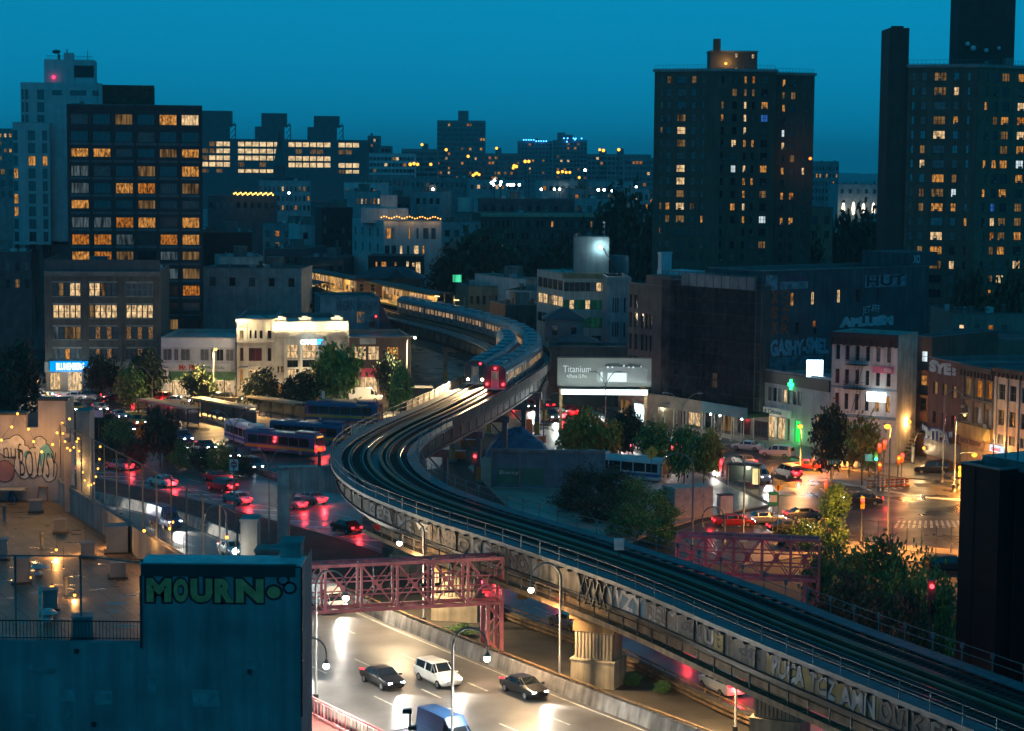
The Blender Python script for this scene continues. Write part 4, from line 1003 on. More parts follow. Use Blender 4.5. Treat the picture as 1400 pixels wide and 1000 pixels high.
lc = {(0,3):WARM,(2,3):PALE,(3,2):WARM,(3,3):AMBER,(3,1):DIMW,(4,3):PALE,(4,2):DIMW,(5,3):WARM,(6,2):WARM,(6,3):COOL,(6,1):WARM,(7,3):WARM,(8,0):WARM,(8,2):WARM,(9,1):BLUEW,(10,1):PALE,(10,2):DIMW,(11,1):AMBER,(11,2):DIMW,(11,3):WARM,(12,2):WARM,(13,3):PALE,(14,1):DIMW,(14,2):PALE,(9,3):DIMW,(10,3):DIMW,(5,2):DIMW}
B = wing(T, 1325.3, Y2+.1, 1440, Y2+9, 16, zt, colsR, 18, fh, 9, .08, lc); close(B, BRT2, 50)
s = (Y2+4)/2800
b = MB(); b.box(-.3, (1231.5-1207)*s, .3, 9, 0, zat(1207, 38, Y2+4)); b.box(.2, 2.4, 1, 2, zat(1207,38,Y2+4), zat(1207,35,Y2+4)); b.build('chimney_slab', brick('slab_brick', (.06,.05,.04), (.05,.042,.035), (.04,.036,.03), 1, .2), T)
DBR = brick('slab_brick', (.06,.05,.04), (.05,.042,.035), (.04,.036,.03), 1, .2)
b = MB(); b.box((1307-1207)*s, (1384-1207)*s, 6, 14, zt-.3, zt+22); tb = b.build('bulkhead', DBR, T)
for px_, py_, r_ in ((1319,60,.35),(1327,66,.45),(1345,69,.35),(1362,66,.3)):
    b = MB(); u = (px_-1207)*s; z = zat(px_, py_, Y2+9); b.ball((u, 5.6, z), r_*1.3, 0, 10, 6); b.bar((u,5.6,z),(u,6,z-.3),.1); b.build('satellite_dish', mat('dish_white', (.5,.52,.52), .5), tb)
b = MB(); b.box((1365-1207)*s, (1375-1207)*s, 1.5, 4, zt-.3, zt+1.8); b.box((1337-1207)*s, (1342-1207)*s, 1.5, 3, zt-.3, zt+1.2); b.build('roof_box', CONB, T)
# ---------------------------------------------------------------- office with strip windows
STRIP = mat('office_band', (.42,.41,.36), .75, amt=.15, streak=.3)
Y = 385; pl, pr = frontage(733, Y+14, 768.5, Y); B = None
def stripoffice():
    a, c = frontage(768.5, 372, 829, 372); zt = zat(768.5, 374, 372); s = 372/2800
    B = Bld('office_building', 'pale office block with green lit ribbon windows at the bend of the railway', 'office', a, c, 16, zt)
    X = lambda p: (p-768.5)*s; fz = lambda y: zat(768.5, y, 372)
    bands = [(386,398.5,'dddddpWW'),(410,423,'gPggPggg'),(434.5,448,'gggggggd'),(459,466,'..ww....')]
    kd = {'d':GLASS,'p':GLASSB,'W':PALE,'g':GREENW,'P':PALE,'.':GLASS,'w':WARM}
    for yt, yb, row in bands:
        for k, ch in enumerate(row): B.win('front', X(770+k*7.3), fz(yb), 6.9*s, fz(yt)-fz(yb), kd[ch], FRAMED, 1, 2, .12, False)
    a2, c2 = frontage(733, 386, 768.4, 372)
    B.finish(STRIP, ROOFM, .4, mat('dentil_band', (.2,.17,.09), .8, amt=.3), .9, .25)
    b = MB(); b.box(X(784), X(832), 3, 9, zt-.4, zt+6.6); B.mb('plant_room', b, mat('plant_render', (.10,.15,.16), .8, amt=.2, streak=.3))
    b = MB(); b.box(X(834), X(860), 5, 10, zt-.4, zt+3); B.mb('duct_box', b, mat('plant_render', (.10,.15,.16)))
    for p, r_ in ((791,.35),(805,.5)): b = MB(); b.ball((X(p), 5, zt+6.9), r_, 0, 8, 5); B.mb('vent', b, FRAMEM)
    b = MB(); b.cyl((X(826), 4), .06, zt+6.6, zt+9.4, 6)
    for q in (7.4, 8.4, 9.2): b.ball((X(826)-.2, 4, zt+q), .22)
    B.mb('antenna', b, FRAMEL)
    b = MB(); b.ball((X(820), 2.6, zat(820, 339, 372)), .25); B.mb('flood_lamp', b, emit('white_flood2', (.85,1,1), 30))
    lamp(B.root.matrix_basis @ Vector((X(820), 2.2, zat(820,339,372))), 900, (.75,.95,1), .25)
    b = MB(); b.bar((X(822),3,zt+4.6),(X(846),4,zt-.2),.7,.3); B.mb('roof_stair', b, FRAMED)
    B3 = Bld('x', None, None, a2, c2, 12, zt); b = MB(); s2 = B3.w/35.4; X2 = lambda p: (p-733)*s2
    for yt, yb, row in ((384,398,'ddddd'),(406,420,'PPpWP'),(433,446,'ddddd')):
        for k, ch in enumerate(row): B3.win('front', X2(734.5+k*6.8), fz(yb), 6.4*s2, fz(yt)-fz(yb), kd[ch], FRAMED, 2, 2, .12, False)
    bb = MB(); B3.wallface(bb, 'front', B3.w); B3.wallface(bb, 'left', B3.d); bb.face([(0,0,zt-.2),(B3.w,0,zt-.2),(B3.w,B3.d,zt-.2),(0,B3.d,zt-.2)])
    off = Vector((a2[0]-a[0], a2[1]-a[1], 0)); w = bb.build('angled_wing', STRIP, B.root, Matrix.Rotation(-B.ang, 4, 'Z') @ off, B3.ang-B.ang)
    for (u, z, ww, h, gl, fr, nx, nz, rc, sl) in B3.faces['front']: put('window', winmesh(ww, h, gl, fr, nx, nz, sl), w, (u, rc, z))
    bpy.data.objects.remove(B3.root)
stripoffice()
# narrow classical building beside it
Y = 362; pl, pr = frontage(829, Y, 861, Y+.2); s = Y/2800; X = lambda p: (p-829)*s; fz = lambda y: zat(829, y, Y)
B = Bld('stone_building', 'narrow blue grey stone building with tall thin windows next to the office', 'building', pl, pr, 14, fz(380))
for yt, yb in ((407,428),(441,461),(474,492)):
    for p, w in ((836.5,1.8),(840,1.8),(843,1.8),(852,2.3)): B.win('front', X(p), fz(yb), w*s, fz(yt)-fz(yb), GLASS, FRAMED, 1, 2, .2, False)
B.finish(mat('blue_grey_stone', (.24,.28,.29), .8, amt=.2, streak=.3), ROOFM, .4, mat('blue_grey_stone', (.24,.28,.29)), 1.1, .4)
b = MB()
for p in (830,834.5,846,849.5,856,859): b.box(X(p), X(p)+.2, -.14, -.003, fz(500), fz(400))
B.mb('pilaster', b, mat('blue_grey_stone', (.24,.28,.29)))
# brick building with square windows
Y = 318; s = Y/2800; pl, pr = frontage(858, Y+9, 915, Y); X = lambda p: (p-858)*s*1.04; fz = lambda y: zat(858, y, Y+8)
BR2 = brick('warm_brick', (.14,.105,.085), (.11,.085,.07), (.10,.085,.075), 1, .3)
B = Bld('brick_building', 'brown brick building with wide dark windows behind the billboard', 'building', pl, pr, 16, fz(388))
for yt, yb, r in ((403,421,0),(427,448,1),(456,478,2),(486,508,3),(517,535,4)):
    for p, w in ((861,5.5),(871,8),(885,8),(895,6.5),(904,7)):
        if r == 0 and p > 880: continue
        B.win('front', X(p), fz(yb), w*s, fz(yt)-fz(yb), AMBER if (r == 4 and p in (885,895)) else GLASS, FRAMED, 2, 2, .2)
B.finish(BR2, ROOFL, .5)
b = MB(); b.box(B.w*.42, B.w, .0, 8, B.h, B.h+1.6); B.mb('roof_step', b, BR2)
b = MB(); b.box(B.w*.2, B.w*.75, 4, 9, B.h-.5, B.h+2.2); B.mb('roof_room', b, mat('white_roof_room', (.4,.46,.48), .7, amt=.15)); b = MB(); b.box(X(889), X(897), 3, 5, B.h-.5, B.h+4.8); b.box(X(888.5), X(897.5), 2.9, 5.1, B.h+4.8, B.h+5.1); B.mb('stack', b, mat('white_roof_room', (.4,.46,.48)))
# ---------------------------------------------------------------- netted scaffold building with pavement shed
Y = 315; s = Y/2800; pl, pr = frontage(915, 317, 1043, 301.2); X = lambda p: (p-915)/(1043-915)*B.w; fz = lambda y: zat(980, y, Y)
B = Bld('scaffolded_building', 'five-storey building wrapped in black scaffold netting', 'building', pl, pr, 1.4, fz(384))
for yt, yb, r in ((398,420,0),(434,455,1),(470,492,2),(505,525,3),(545,560,4)):
    for k in range(7):
        gl = PALE if (r == 0 and k in (4,5,6)) else DIMW if (r, k) in ((3,3),(3,5),(2,6),(3,4)) else GLASS
        B.win('front', 1.0+k*B.w/7.2, fz(yb), B.w/7.2*.42, fz(yt)-fz(yb), gl, FRAMED, 2, 2, .2)
B.finish(mat('sooty_wall', (.06,.06,.06), .85, amt=.3, streak=.3), ROOFM, .5)
NET = None
m_, nt, out = newmat('scaffold_net'); N = nt.nodes.new; L = nt.links.new
bs = N('ShaderNodeBsdfDiffuse'); bs.inputs[0].default_value = (.02,.025,.03,1); tr = N('ShaderNodeBsdfTransparent'); mx = N('ShaderNodeMixShader')
geo = N('ShaderNodeNewGeometry'); nz = N('ShaderNodeTexNoise'); nz.inputs['Scale'].default_value = .5; L(geo.outputs['Position'], nz.inputs['Vector']); r_ = N('ShaderNodeMapRange'); r_.inputs[1].default_value = .35; r_.inputs[2].default_value = .65; r_.inputs[3].default_value = .45; r_.inputs[4].default_value = .85; L(nz.outputs[0], r_.inputs[0])
L(r_.outputs[0], mx.inputs[0]); L(tr.outputs[0], mx.inputs[1]); L(bs.outputs[0], mx.inputs[2]); L(mx.outputs[0], out.inputs[0]); NET = m_
S = thing('scaffold', 'black pipe scaffold with netting standing against the five-storey building', 'scaffold', (pl[0], pl[1], 0), B.ang)
zs0 = fz(548); zs1 = B.h+1.6
b = MB()
for k in range(17):
    x = B.w*k/16
    for y in (-.5, -1.7): b.cyl((x, y), .045, zs0, zs1, 4)
z = zs0
while z < zs1:
    for y in (-.5, -1.7): b.box(0, B.w, y-.03, y+.03, z-.03, z+.03)
    z += 2.0
for k in range(0, 16, 2):
    z = zs0
    while z+2 < zs1: b.bar((B.w*k/16, -1.72, z), (B.w*(k+1)/16, -1.72, z+2), .05); z += 2
b.build('tube_frame', FRAMEM, S)
b = MB(); z = zs0+2
while z < zs1-1: b.box(0, B.w, -1.65, -.55, z-.1, z-.04); z += 4
b.build('plank', mat('plank_wood', (.1,.07,.045), .9, amt=.3), S)
b = MB(); n = 26
for k in range(n):
    x0 = B.w*k/n; x1 = B.w*(k+1)/n; y0 = -1.8-.07*(k%2); y1 = -1.8-.07*((k+1)%2)
    b.face([(x0,y0,zs0),(x1,y1,zs0),(x1,y1,zs1-1.5),(x0,y0,zs1-1.5)])
b.build('netting', NET, S)
b = MB()
for k in range(0,9): b.box(B.w*(.22+k*.087), B.w*(.22+k*.087)+B.w*.08, -1.95, -1.75, B.h-.6, B.h+1.3)
b.build('hoarding', mat('blue_hoarding', (.10,.13,.14), .8, amt=.3), S)
# pavement shed
a, c = frontage(890, 319, 1046, 297)
sh = thing('pavement_shed', 'dark pavement shed with lit bulbs under the scaffold', 'shed', (a[0], a[1], 0), math.atan2(c[1]-a[1], c[0]-a[0]))
w = math.hypot(c[0]-a[0], c[1]-a[1]); zt = 4.2
b = MB(); b.box(0, w, -3.2, 1.0, zt-.5, zt); b.build('deck', BLACK, sh)
b = MB(); b.box(0, w*.62, -3.35, -3.2, zt-.9, zt+1.0); b.build('fascia', mat('shed_board', (.17,.15,.11), .8, amt=.25), sh)
b = MB(); b.box(w*.62+.003, w, -3.35, -3.2, zt-.6, zt+1.0); b.build('fascia', mat('shed_blue', (.05,.19,.22), .7, amt=.2), sh)
for k in range(12):
    for y in (-3.0, -.6):
        b = MB(); b.cyl((w*(k+.3)/12, y), .06, 0, zt-.5, 6); b.box(w*(k+.3)/12-.2, w*(k+.3)/12+.2, y-.2, y+.2, 0, .06); b.build('post', FRAMEL, sh)
b = MB()
for k in range(0, 12, 2): b.bar((w*(k+.3)/12, -3.0, .4), (w*(k+1.3)/12, -3.0, zt-.6), .05); b.bar((w*(k+1.3)/12, -3.0, .4), (w*(k+.3)/12, -3.0, zt-.6), .05)
b.build('cross_brace', FRAMEM, sh)
BULB = emit('shed_bulb', (.95,1,.95), 30)
for px_ in (958, 992, 1005, 1033, 928, 912):
    u = (px_-890)/(1046-890)*w; b = MB(); b.ball((u, -2.4, zt-.9), .14); b.cyl((u,-2.4), .02, zt-.9, zt-.5, 4); b.build('bulb', BULB, sh); lamp(sh.matrix_basis @ Vector((u, -2.4, zt-1.1)), 130, (.9,1,.85), .14)
# shop fronts under it
b = MB()
b.box(0, w, .9, 1.0, .0, zt-.5); sf = b.build('shopfront_wall', mat('shopfront', (.12,.10,.08), .6, amt=.3), sh)
for k in range(7): put('shop_window', winmesh(w/9, 2.4, (DIMW, GLASS, PALE, GLASS, DIMW, GLASS, GLASS)[k], FRAMED, 2, 1, False), sf, (w*(k+.2)/7, .86, .5))
# ---------------------------------------------------------------- big graffiti party wall and the low bank before it
DW = mat('party_wall', (.055,.075,.085), .85, amt=.35, scale=.35, streak=.35)
Y = 305; s = 312/2800; pl, pr = frontage(1041, Y-3.6, 1266, Y+18); fz = lambda y: zat(1041, y, Y)
B = Bld('graffiti_wall_building', 'dark tall party wall covered in graffiti above the white four-storey house', 'building', pl, pr, 12, fz(370)); X = lambda p: UX(p)
def UX(p, pl=pl, pr=pr):
    k = (p-700)/2800; dx_ = pr[0]-pl[0]; dy_ = pr[1]-pl[1]
    return (k*pl[1]-pl[0])/(dx_-k*dy_)*math.hypot(dx_, dy_)
for p, y0, y1, gl in ((1081,400,418.5,WARM),(1109,400,418,PALE),(1144.5,398.5,417,PALE),(1170,400,417,GLASS),(1196,398,418,GLASSB),(1112,440,449,AMBER),(1088,441,458,GLASS),(1113,450,460,GLASS)):
    B.win('front', X(p), fz(y1), 7*s, fz(y0)-fz(y1), gl, FRAMED, 2, 3, .2)
B.finish(DW, ROOFM, .5)
def art(s_, px0, px1, y0, y1, m_, bo=.02, name='graffiti', out=.03, sk=0): return text(s_, X(px1)-X(px0), fz(y0)-fz(y1), m_, B.root, (X(px0), -out, fz(y1)), 0, bo, .03, name, False, sk)
GOR = mat('graffiti_orange', (.34,.07,.02), .7, amt=.25); GTE = mat('graffiti_cyan', (.10,.30,.38), .7, amt=.25); GWH = mat('graffiti_pale', (.30,.42,.46), .7, amt=.2)
for k, ch in enumerate('XSX'): art(ch, 1054, 1064, 397+k*21, 414+k*21, GOR, .06)
for k, ch in enumerate('Q2AR'): art(ch, 1068, 1079, 396+k*15.5, 409+k*15.5, GOR, .02)
art('GASHY-SMEL', 1054, 1134, 464, 486, GTE, .05); art('FIDNE', 1072, 1102, 377, 384, mat('graffiti_plum', (.12,.06,.12), .8)); art('JET-FFF', 1179.5, 1203, 423, 436, GWH, .0)
art('HUT', 1184, 1236, 381, 396, mat('graffiti_ink', (.02,.02,.025)), .02, 'graffiti', .05)
art('APLUSM', 1148, 1222, 438, 452, GWH, .09)
b = MB(); b.box(X(1182), X(1238), -.035, -.005, fz(397.5), fz(380)); b.box(X(1046), X(1062), -.02, -.005, fz(396), fz(375)); b.box(X(1066), X(1104), -.02, -.005, fz(395), fz(385)); B.mb('faded_paint', b, mat('faded_paint', (.12,.21,.25), .85, amt=.6, scale=1.2))
b = MB(); b.box(X(1046), X(1132), -.02, -.005, fz(505), fz(487)); B.mb('mural_band', b, mat('mural_teal', (.04,.13,.16), .85, amt=.7, scale=1.0))
for px_, q in ((1216,4.5),(1247,5.6)): pass
b = MB(); b.box(X(1236), X(1266)+3, .5, 9, B.h, B.h+2.2); B.mb('stair_tower', b, DW)
text('XO', 1.6, 1.3, GWH, B.root, (X(1250), .46, B.h+.5), 0, .03)
Y = 296; s = Y/2800*1.5; pl, pr = frontage(1040, 302.5, 1136, 288); fz = lambda y: zat(1088, y, 295); 
B = Bld('bank_branch', 'low two-storey bank branch with a green cross sign under the graffiti wall', 'bank', pl, pr, 8, fz(511)); X = lambda p: (p-1040)/96*B.w
for k in range(7): B.win('front', X(1051+k*7), fz(554), 6*s, fz(535)-fz(554), PALE if k == 3 else GLASS if k%2 else GLASSB, FRAMED, 1, 1, .15, False)
for p, w, gl in ((1050,13,PALE),(1065,12,PALE),(1079,4,DIMW),(1089,9,emit('green_glow',(.03,1,.12),1.4,.4,1.5))): B.win('front', X(p), .3, w*s, 3.2, gl, FRAMED, 2, 1, .2, False)
B.finish(mat('bank_panel', (.36,.37,.37), .6, amt=.15, streak=.2), ROOFL, .5)
b = MB(); b.box(0, B.w, -.25, -.004, fz(529), fz(513)); B.mb('black_fascia', b, BLACK)
b = MB(); b.box(X(1046), X(1085), -.28, -.004, fz(573), fz(563)); sb_ = B.mb('sign_board', b, mat('white_board', (.6,.6,.58)))
text('Citizens', X(1073)-X(1054), fz(565)-fz(571), mat('sign_teal', (.02,.10,.11), .5), sb_, (X(1054), -.3, fz(571)), 0, .02, .03)
b = MB()
for a_ in range(4): b.box(X(1049)+(a_%2)*.28, X(1049)+(a_%2)*.28+.22, -.3, -.28, fz(571)+(a_//2)*.3, fz(571)+(a_//2)*.3+.24)
B.mb('sign_emblem', b, mat('sign_teal', (.02,.10,.11)))
b = MB(); c0, c1 = X(1086), fz(526.5); w_ = .62; 
for x0,x1,z0,z1 in ((0,1,.33,.67),(.33,.67,0,.33),(.33,.67,.67,1)): b.box(c0+x0*1.2-.6, c0+x1*1.2-.6, -.5, -.3, c1-.75+z0*1.5, c1-.75+z1*1.5)
B.mb('pharmacy_cross', b, emit('green_cross', (.03,1,.25), 4))
lamp(B.root.matrix_basis @ Vector((X(1093), -1.3, 1.6)), 220, (.1,1,.25), .4); lamp(B.root.matrix_basis @ Vector((X(1060), -1.6, 2.2)), 260, (1,.85,.6), .4)
# LED screen on its roof
sx, sy, sz = pt(1114, 504, 292)
t = thing('led_screen', 'glaring white LED screen on the roof of the bank branch', 'screen', (sx, sy, sz))
b = MB(); b.box(-1.25, 1.25, 0, .4, -1.3, 1.3); b.box(-.15,.15,.1,.3,-2.4,-1.3); b.build('cabinet', FRAMED, t)
b = MB(); b.box(-1.15, 1.15, -.03, -.003, -1.2, 1.2); b.build('panel', emit('led_panel', (.62,.9,1), 9), t); lamp((sx, sy-.7, sz), 1600, (.25,.65,1), .6)
# ---------------------------------------------------------------- white four-storey corner house
Y = 278; s = Y/2800*1.05; pl, pr = frontage(1137, 281, 1227, 275.5); fz = lambda y: zat(1180, y, 278)
WH = mat('white_brick_paint', (.50,.47,.45), .8, amt=.15, streak=.3)
B = Bld('white_house', 'white four-storey corner house with fire escapes and a black cornice', 'house', pl, pr, 6.6, fz(457)); X = lambda p: (p-1137)/90*B.w
colp = (1142.5,1155.5,1169.5,1183.5,1198,1212.5)
for r, (yt, yb) in enumerate(((474,494),(507,527),(540,562))):
    for k, p in enumerate(colp): B.win('front', X(p), fz(yb), 5.6*s*1.05, fz(yt)-fz(yb), WARM if (r == 2 and k in (4,5)) else (GLASSB if (r == 0 and k in (4,5)) else GLASS), FRAMED, 1, 2, .22)
for p in (1160, 1178, 1196): B.win('front', X(p), .4, 10*s, 2.3, DIMW if p == 1178 else GLASS, FRAMED, 2, 1, .2, False)
B.finish(WH, ROOFL, .5, mat('black_cornice', (.012,.012,.014), .6), 1.6, .7, sidewall=mat('side_render', (.46,.40,.33), .85, amt=.25, streak=.35))
b = MB(); b.box(-.02, B.w+.02, -.12, -.004, fz(572), fz(568)); b.box(0, B.w, -.06, -.004, fz(533), fz(530)); B.mb('blue_band', b, mat('blue_band', (.12,.2,.25), .7))
b = MB()
for p, y0 in ((1166,499),(1164,532)):
    z = fz(y0); x0 = X(p-5); x1 = X(p+22)
    b.box(x0, x1, -1.3, -.05, z-.08, z)
    for zz in (.5, .95): b.box(x0, x1, -1.3, -1.26, z+zz, z+zz+.04); b.box(x0, x0+.04, -1.26, -.05, z+zz, z+zz+.04); b.box(x1-.04, x1, -1.26, -.05, z+zz, z+zz+.04)
    q = x0
    while q < x1: b.box(q, q+.025, -1.29, -1.265, z, z+.95); q += .22
    for dx in (0, .55): b.bar((X(p+14)+dx, -1.1, z), (X(p+6)+dx, -1.1, z-3.3), .06)
    for k in range(10): t_ = k/10; b.bar((X(p+14)+(X(p+6)-X(p+14))*t_, -1.1, z-3.3*t_), (X(p+14)+(X(p+6)-X(p+14))*t_+.55, -1.1, z-3.3*t_), .04)
B.mb('fire_escape', b, BLACK)
b = MB(); b.box(X(1194), X(1222), -.16, -.004, fz(509), fz(500)); yb_ = B.mb('pink_banner', b, mat('pink_banner', (.55,.12,.2), .7)); text('YOGA', X(1220)-X(1210), fz(502)-fz(507), mat('white_board', (.6,.6,.58)), yb_, (X(1209.5), -.18, fz(507)), 0, .02)
b = MB(); b.box(X(1190), X(1215), -.9, -.5, fz(547.5), fz(534.5)); B.mb('light_box', b, emit('light_box', (.85,.97,1), 2.6)); lamp(B.root.matrix_basis @ Vector((X(1203), -1.6, fz(541))), 260, (.8,.95,1), .6)
# amber wall lamp on its side
q = B.root.matrix_basis @ Vector((B.w+.5, 9, zat(1243,577,Y)))
qx, qy, qz = pt(1243, 577, 279); b = MB(); b.ball((0,0,0), .3); tag(b.build('wall_lantern', emit('sodium_lamp', (1,.36,.04), 3.2), None, (qx, qy, qz)), 'amber wall lamp on the side of the white corner house', 'lamp'); lamp((qx-.2, qy-.8, qz), 1300, (1,.5,.14), .3)
b = MB()
for k in range(9): b.box(B.w+.1, B.w+1.3, 6-k*.55, 6.4-k*.55, 4.2-k*.45-.1, 4.2-k*.45)
b.bar((B.w+1.3,6.2,5.2),(B.w+1.3,1.4,1.2),.08); B.mb('outside_stair', b, BLACK)
# ---------------------------------------------------------------- brick and stone row at the right edge
Y0 = 277; s = Y0/2800
def rowhouse(name, label, p0, p1, ya, yb, ytop, wall, rows, cols, gl, cw, **k):
    a, c = frontage(p0, ya, p1, yb); B = Bld(name, label, 'house', a, c, 18, zat(p0, ytop, ya)); X = lambda p: (p-p0)/(p1-p0)*B.w; fz = lambda y: zat(p0, y, ya)
    for r, (yt, yb_) in enumerate(rows):
        for i, p in enumerate(cols): B.win('front', X(p), fz(yb_), cw*s*B.w/((p1-p0)*s), fz(yt)-fz(yb_), gl(r, i), k.get('frame', FRAMED), k.get('nx', 1), 2, .2)
    return B, X, fz
BR3 = brick('red_brick', (.17,.075,.05), (.13,.06,.042), (.10,.07,.055), 1, .3); BR4 = brick('dark_red_brick2', (.11,.05,.038), (.09,.042,.034), (.06,.045,.04), 1, .3)
B, X, fz = rowhouse('brick_house', 'recessed brown brick house with fire balconies right of the white corner house', 1248, 1273, 284, 282, 460, BR3, ((479,494),(512,526),(543,560),(575,591)), (1259,), lambda r, i: (COOL, WARM, GLASS, GLASS)[r], 8.5)
B.finish(BR3, ROOFM, .5)
b = MB()
for y0 in (503, 536): b.box(X(1251), X(1270), -1.1, -.05, fz(y0)-.1, fz(y0)); [b.box(X(1251)+q*.3, X(1251)+q*.3+.03, -1.1, -1.07, fz(y0), fz(y0)+1) for q in range(7)]; b.box(X(1251), X(1270), -1.1, -1.07, fz(y0)+.95, fz(y0)+1)
B.mb('fire_balcony', b, BLACK)
B, X, fz = rowhouse('brick_house', 'red brick house with white graffiti letters at its roofline', 1270, 1317, 272, 263, 489, BR4, ((520,537),(560,577)), (1277,1290,1303), lambda r, i: DIMW if (r == 0) else GLASS, 6.0)
B.finish(BR4, ROOFM, .4)
def art2(B, X, fz, s_, p0, p1, y0, y1, m_, bo=.03, nm='graffiti', out=.03): return text(s_, X(p1)-X(p0), fz(y0)-fz(y1), m_, B.root, (X(p0), -out, fz(y1)), 0, bo, .03, nm)
art2(B, X, fz, 'SYE', 1271, 1301, 492, 508, GWH, .07); art2(B, X, fz, '5', 1302.5, 1308, 497, 507, GWH, .05)
b = MB(); b.box(-.3, B.w+.02, -.3, -.004, fz(620), fz(597)); sh_ = B.mb('shutter', b, mat('shutter_grey', (.10,.10,.10), .6, amt=.3))
art2(B, X, fz, '"MTPA"', 1266, 1309, 581, 599, mat('graffiti_cobalt', (.03,.12,.42), .7), .10, out=.34); art2(B, X, fz, '"MTPA"', 1267, 1308, 582.5, 598, GWH, .02, out=.37)
b = MB(); b.ball((X(1273), -.7, fz(612)), .22); B.mb('door_lamp', b, emit('sodium_lamp', (1,.36,.04), 3.2)); lamp(B.root.matrix_basis @ Vector((X(1273), -1.1, fz(612))), 420, (1,.7,.35), .2)
put('door', winmesh(10*s, 2.4, PALE, FRAMED, 3, 1, False), B.root, (X(1250), -.2, .2))
B, X, fz = rowhouse('ornate_house', 'ornate brown house with orange lit windows and a yellow shopfront band', 1317, 1361, 262.8, 255, 498, BR3, ((516,539),(552,574)), (1320,1336,1351), lambda r, i: (AMBER if i else DIMW) if r == 0 else GLASSB, 8.0, frame=FRAMEM)
TAN = mat('tan_stone', (.26,.18,.10), .8, amt=.3, streak=.3)
B.finish(TAN, ROOFM, .4, mat('dark_cornice', (.035,.03,.025), .7), 1.3, .6)
b = MB()
for p in (1318,1332,1347,1359): b.box(X(p), X(p)+.4, -.2, -.004, fz(575), fz(508))
b.box(-.02, B.w+.02, -.28, -.01, fz(545), fz(541)); B.mb('pilaster', b, mat('dark_stone', (.10,.085,.065), .8, amt=.3))
b = MB(); b.box(X(1312), X(1361), -.5, -.004, fz(594), fz(577)); B.mb('yellow_fascia', b, mat('yellow_board', (.36,.24,.07), .7, amt=.25, streak=.3))
b = MB(); b.box(X(1317), X(1350), -.3, -.004, fz(606), fz(594.5)); sb_ = B.mb('shop_board', b, mat('tan_board', (.25,.15,.09), .8, amt=.4)); text('NEMONIC RESTAURANT', X(1348)-X(1319), fz(597)-fz(604), mat('sign_dark', (.06,.03,.02), .7), sb_, (X(1319), -.33, fz(604)), 0, .02)
put('air_conditioner', winmesh(.8, .5, FRAMEL, FRAMEL, 1, 3, False), B.root, (X(1350), -.3, fz(577)))
B, X, fz = rowhouse('pale_stone_house', 'pale stone house with square bays at the right edge', 1361.5, 1450, 254.8, 243, 503, TAN, ((524,545),(559,580),(592,605)), (1367,1383,1399,1415,1431), lambda r, i: GLASSB if r == 2 else GLASS, 9.5, frame=FRAMEM, nx=2)
PAL = mat('pale_stone', (.45,.39,.34), .8, amt=.15, streak=.25); B.finish(PAL, ROOFM, .4, mat('dark_cornice', (.035,.03,.025)), 1.0, .5)
b = MB()
for p in (1362,1377.5,1393.5,1409.5,1425): b.box(X(p), X(p)+.5, -.18, -.004, 0, fz(512))
B.mb('pilaster', b, PAL)
b = MB(); b.box(X(1360), X(1379), -.4, -.05, fz(617), fz(608)); sb_ = B.mb('light_sign', b, emit('shop_light_sign', (.7,.85,1), 1.2)); text('GARAGE', X(1376)-X(1363), fz(610.5)-fz(615), mat('sign_red', (.5,.03,.05), .5), sb_, (X(1363), -.43, fz(615)), 0, .03)
# low buildings behind the row
B, X, fz = rowhouse('beige_building', 'beige flat-roofed building below the second housing tower', 1300, 1440, 340, 340, 430, TAN, ((444,460),), (1310,1330,1350,1368), lambda r, i: (PALE, GLASSB, AMBER, GLASSB)[i], 7); B.finish(mat('beige_render', (.22,.20,.17), .85, amt=.2, streak=.3), ROOFM, .4); roofbits(B, 9, rr, False)
B, X, fz = rowhouse('corrugated_building', 'tan corrugated building with graffiti above the brick row', 1273, 1450, 312, 305, 461, TAN, ((478,490),), (1345,1390,1412), lambda r, i: GLASS, 9)
CORR = mat('corrugated_tan', (.21,.17,.12), .6, amt=.2, streak=.2); B.finish(CORR, ROOFM, .4)
b = MB()
for k in range(70): b.box(B.w*(.37+k*.009), B.w*(.37+k*.009)+.1, -.08, -.004, .5, B.h-.1)
tag(B.mb('corrugation', b, CORR), kind='stuff')
b = MB(); b.box(0, B.w*.36, -.05, -.004, 2, B.h-.05); B.mb('brick_panel', b, BR3)
art2(B, X, fz, 'HBIGDATB', 1281, 1321, 461.5, 472, GTE, .05, out=.08); art2(B, X, fz, 'KMSBUONENSE', 1280, 1340, 474, 488, GWH, .02, out=.08)
# black building standing behind the viaduct at the right edge
a = g3(1318, 900, 3); Yk = 134
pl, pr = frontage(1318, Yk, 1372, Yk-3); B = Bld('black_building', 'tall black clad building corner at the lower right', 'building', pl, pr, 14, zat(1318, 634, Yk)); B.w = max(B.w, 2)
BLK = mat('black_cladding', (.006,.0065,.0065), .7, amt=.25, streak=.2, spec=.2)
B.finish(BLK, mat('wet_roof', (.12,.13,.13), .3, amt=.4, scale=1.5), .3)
b = MB(); b.box(B.w*.36, B.w*.36+.08, -.06, -.003, 0, B.h-.1); b.box(B.w+.02, B.w+6, 1.5, 12, 0, B.h-.2); b.box(B.w+.6, B.w+.7, .8, 1.4, 0, B.h-.4); B.mb('cladding_panel', b, BLK)
b = MB(); b.box(.3, B.w+6, 1.6, 12, B.h-.18, B.h+.5); B.mb('roof_slab', b, mat('wet_roof', (.12,.13,.13), .3))
b = MB()
for k in range(6): b.cyl((1.0+k*1.1, 1.9), .04, B.h, B.h+1.6, 5)
B.mb('roof_post', b, BLACK)
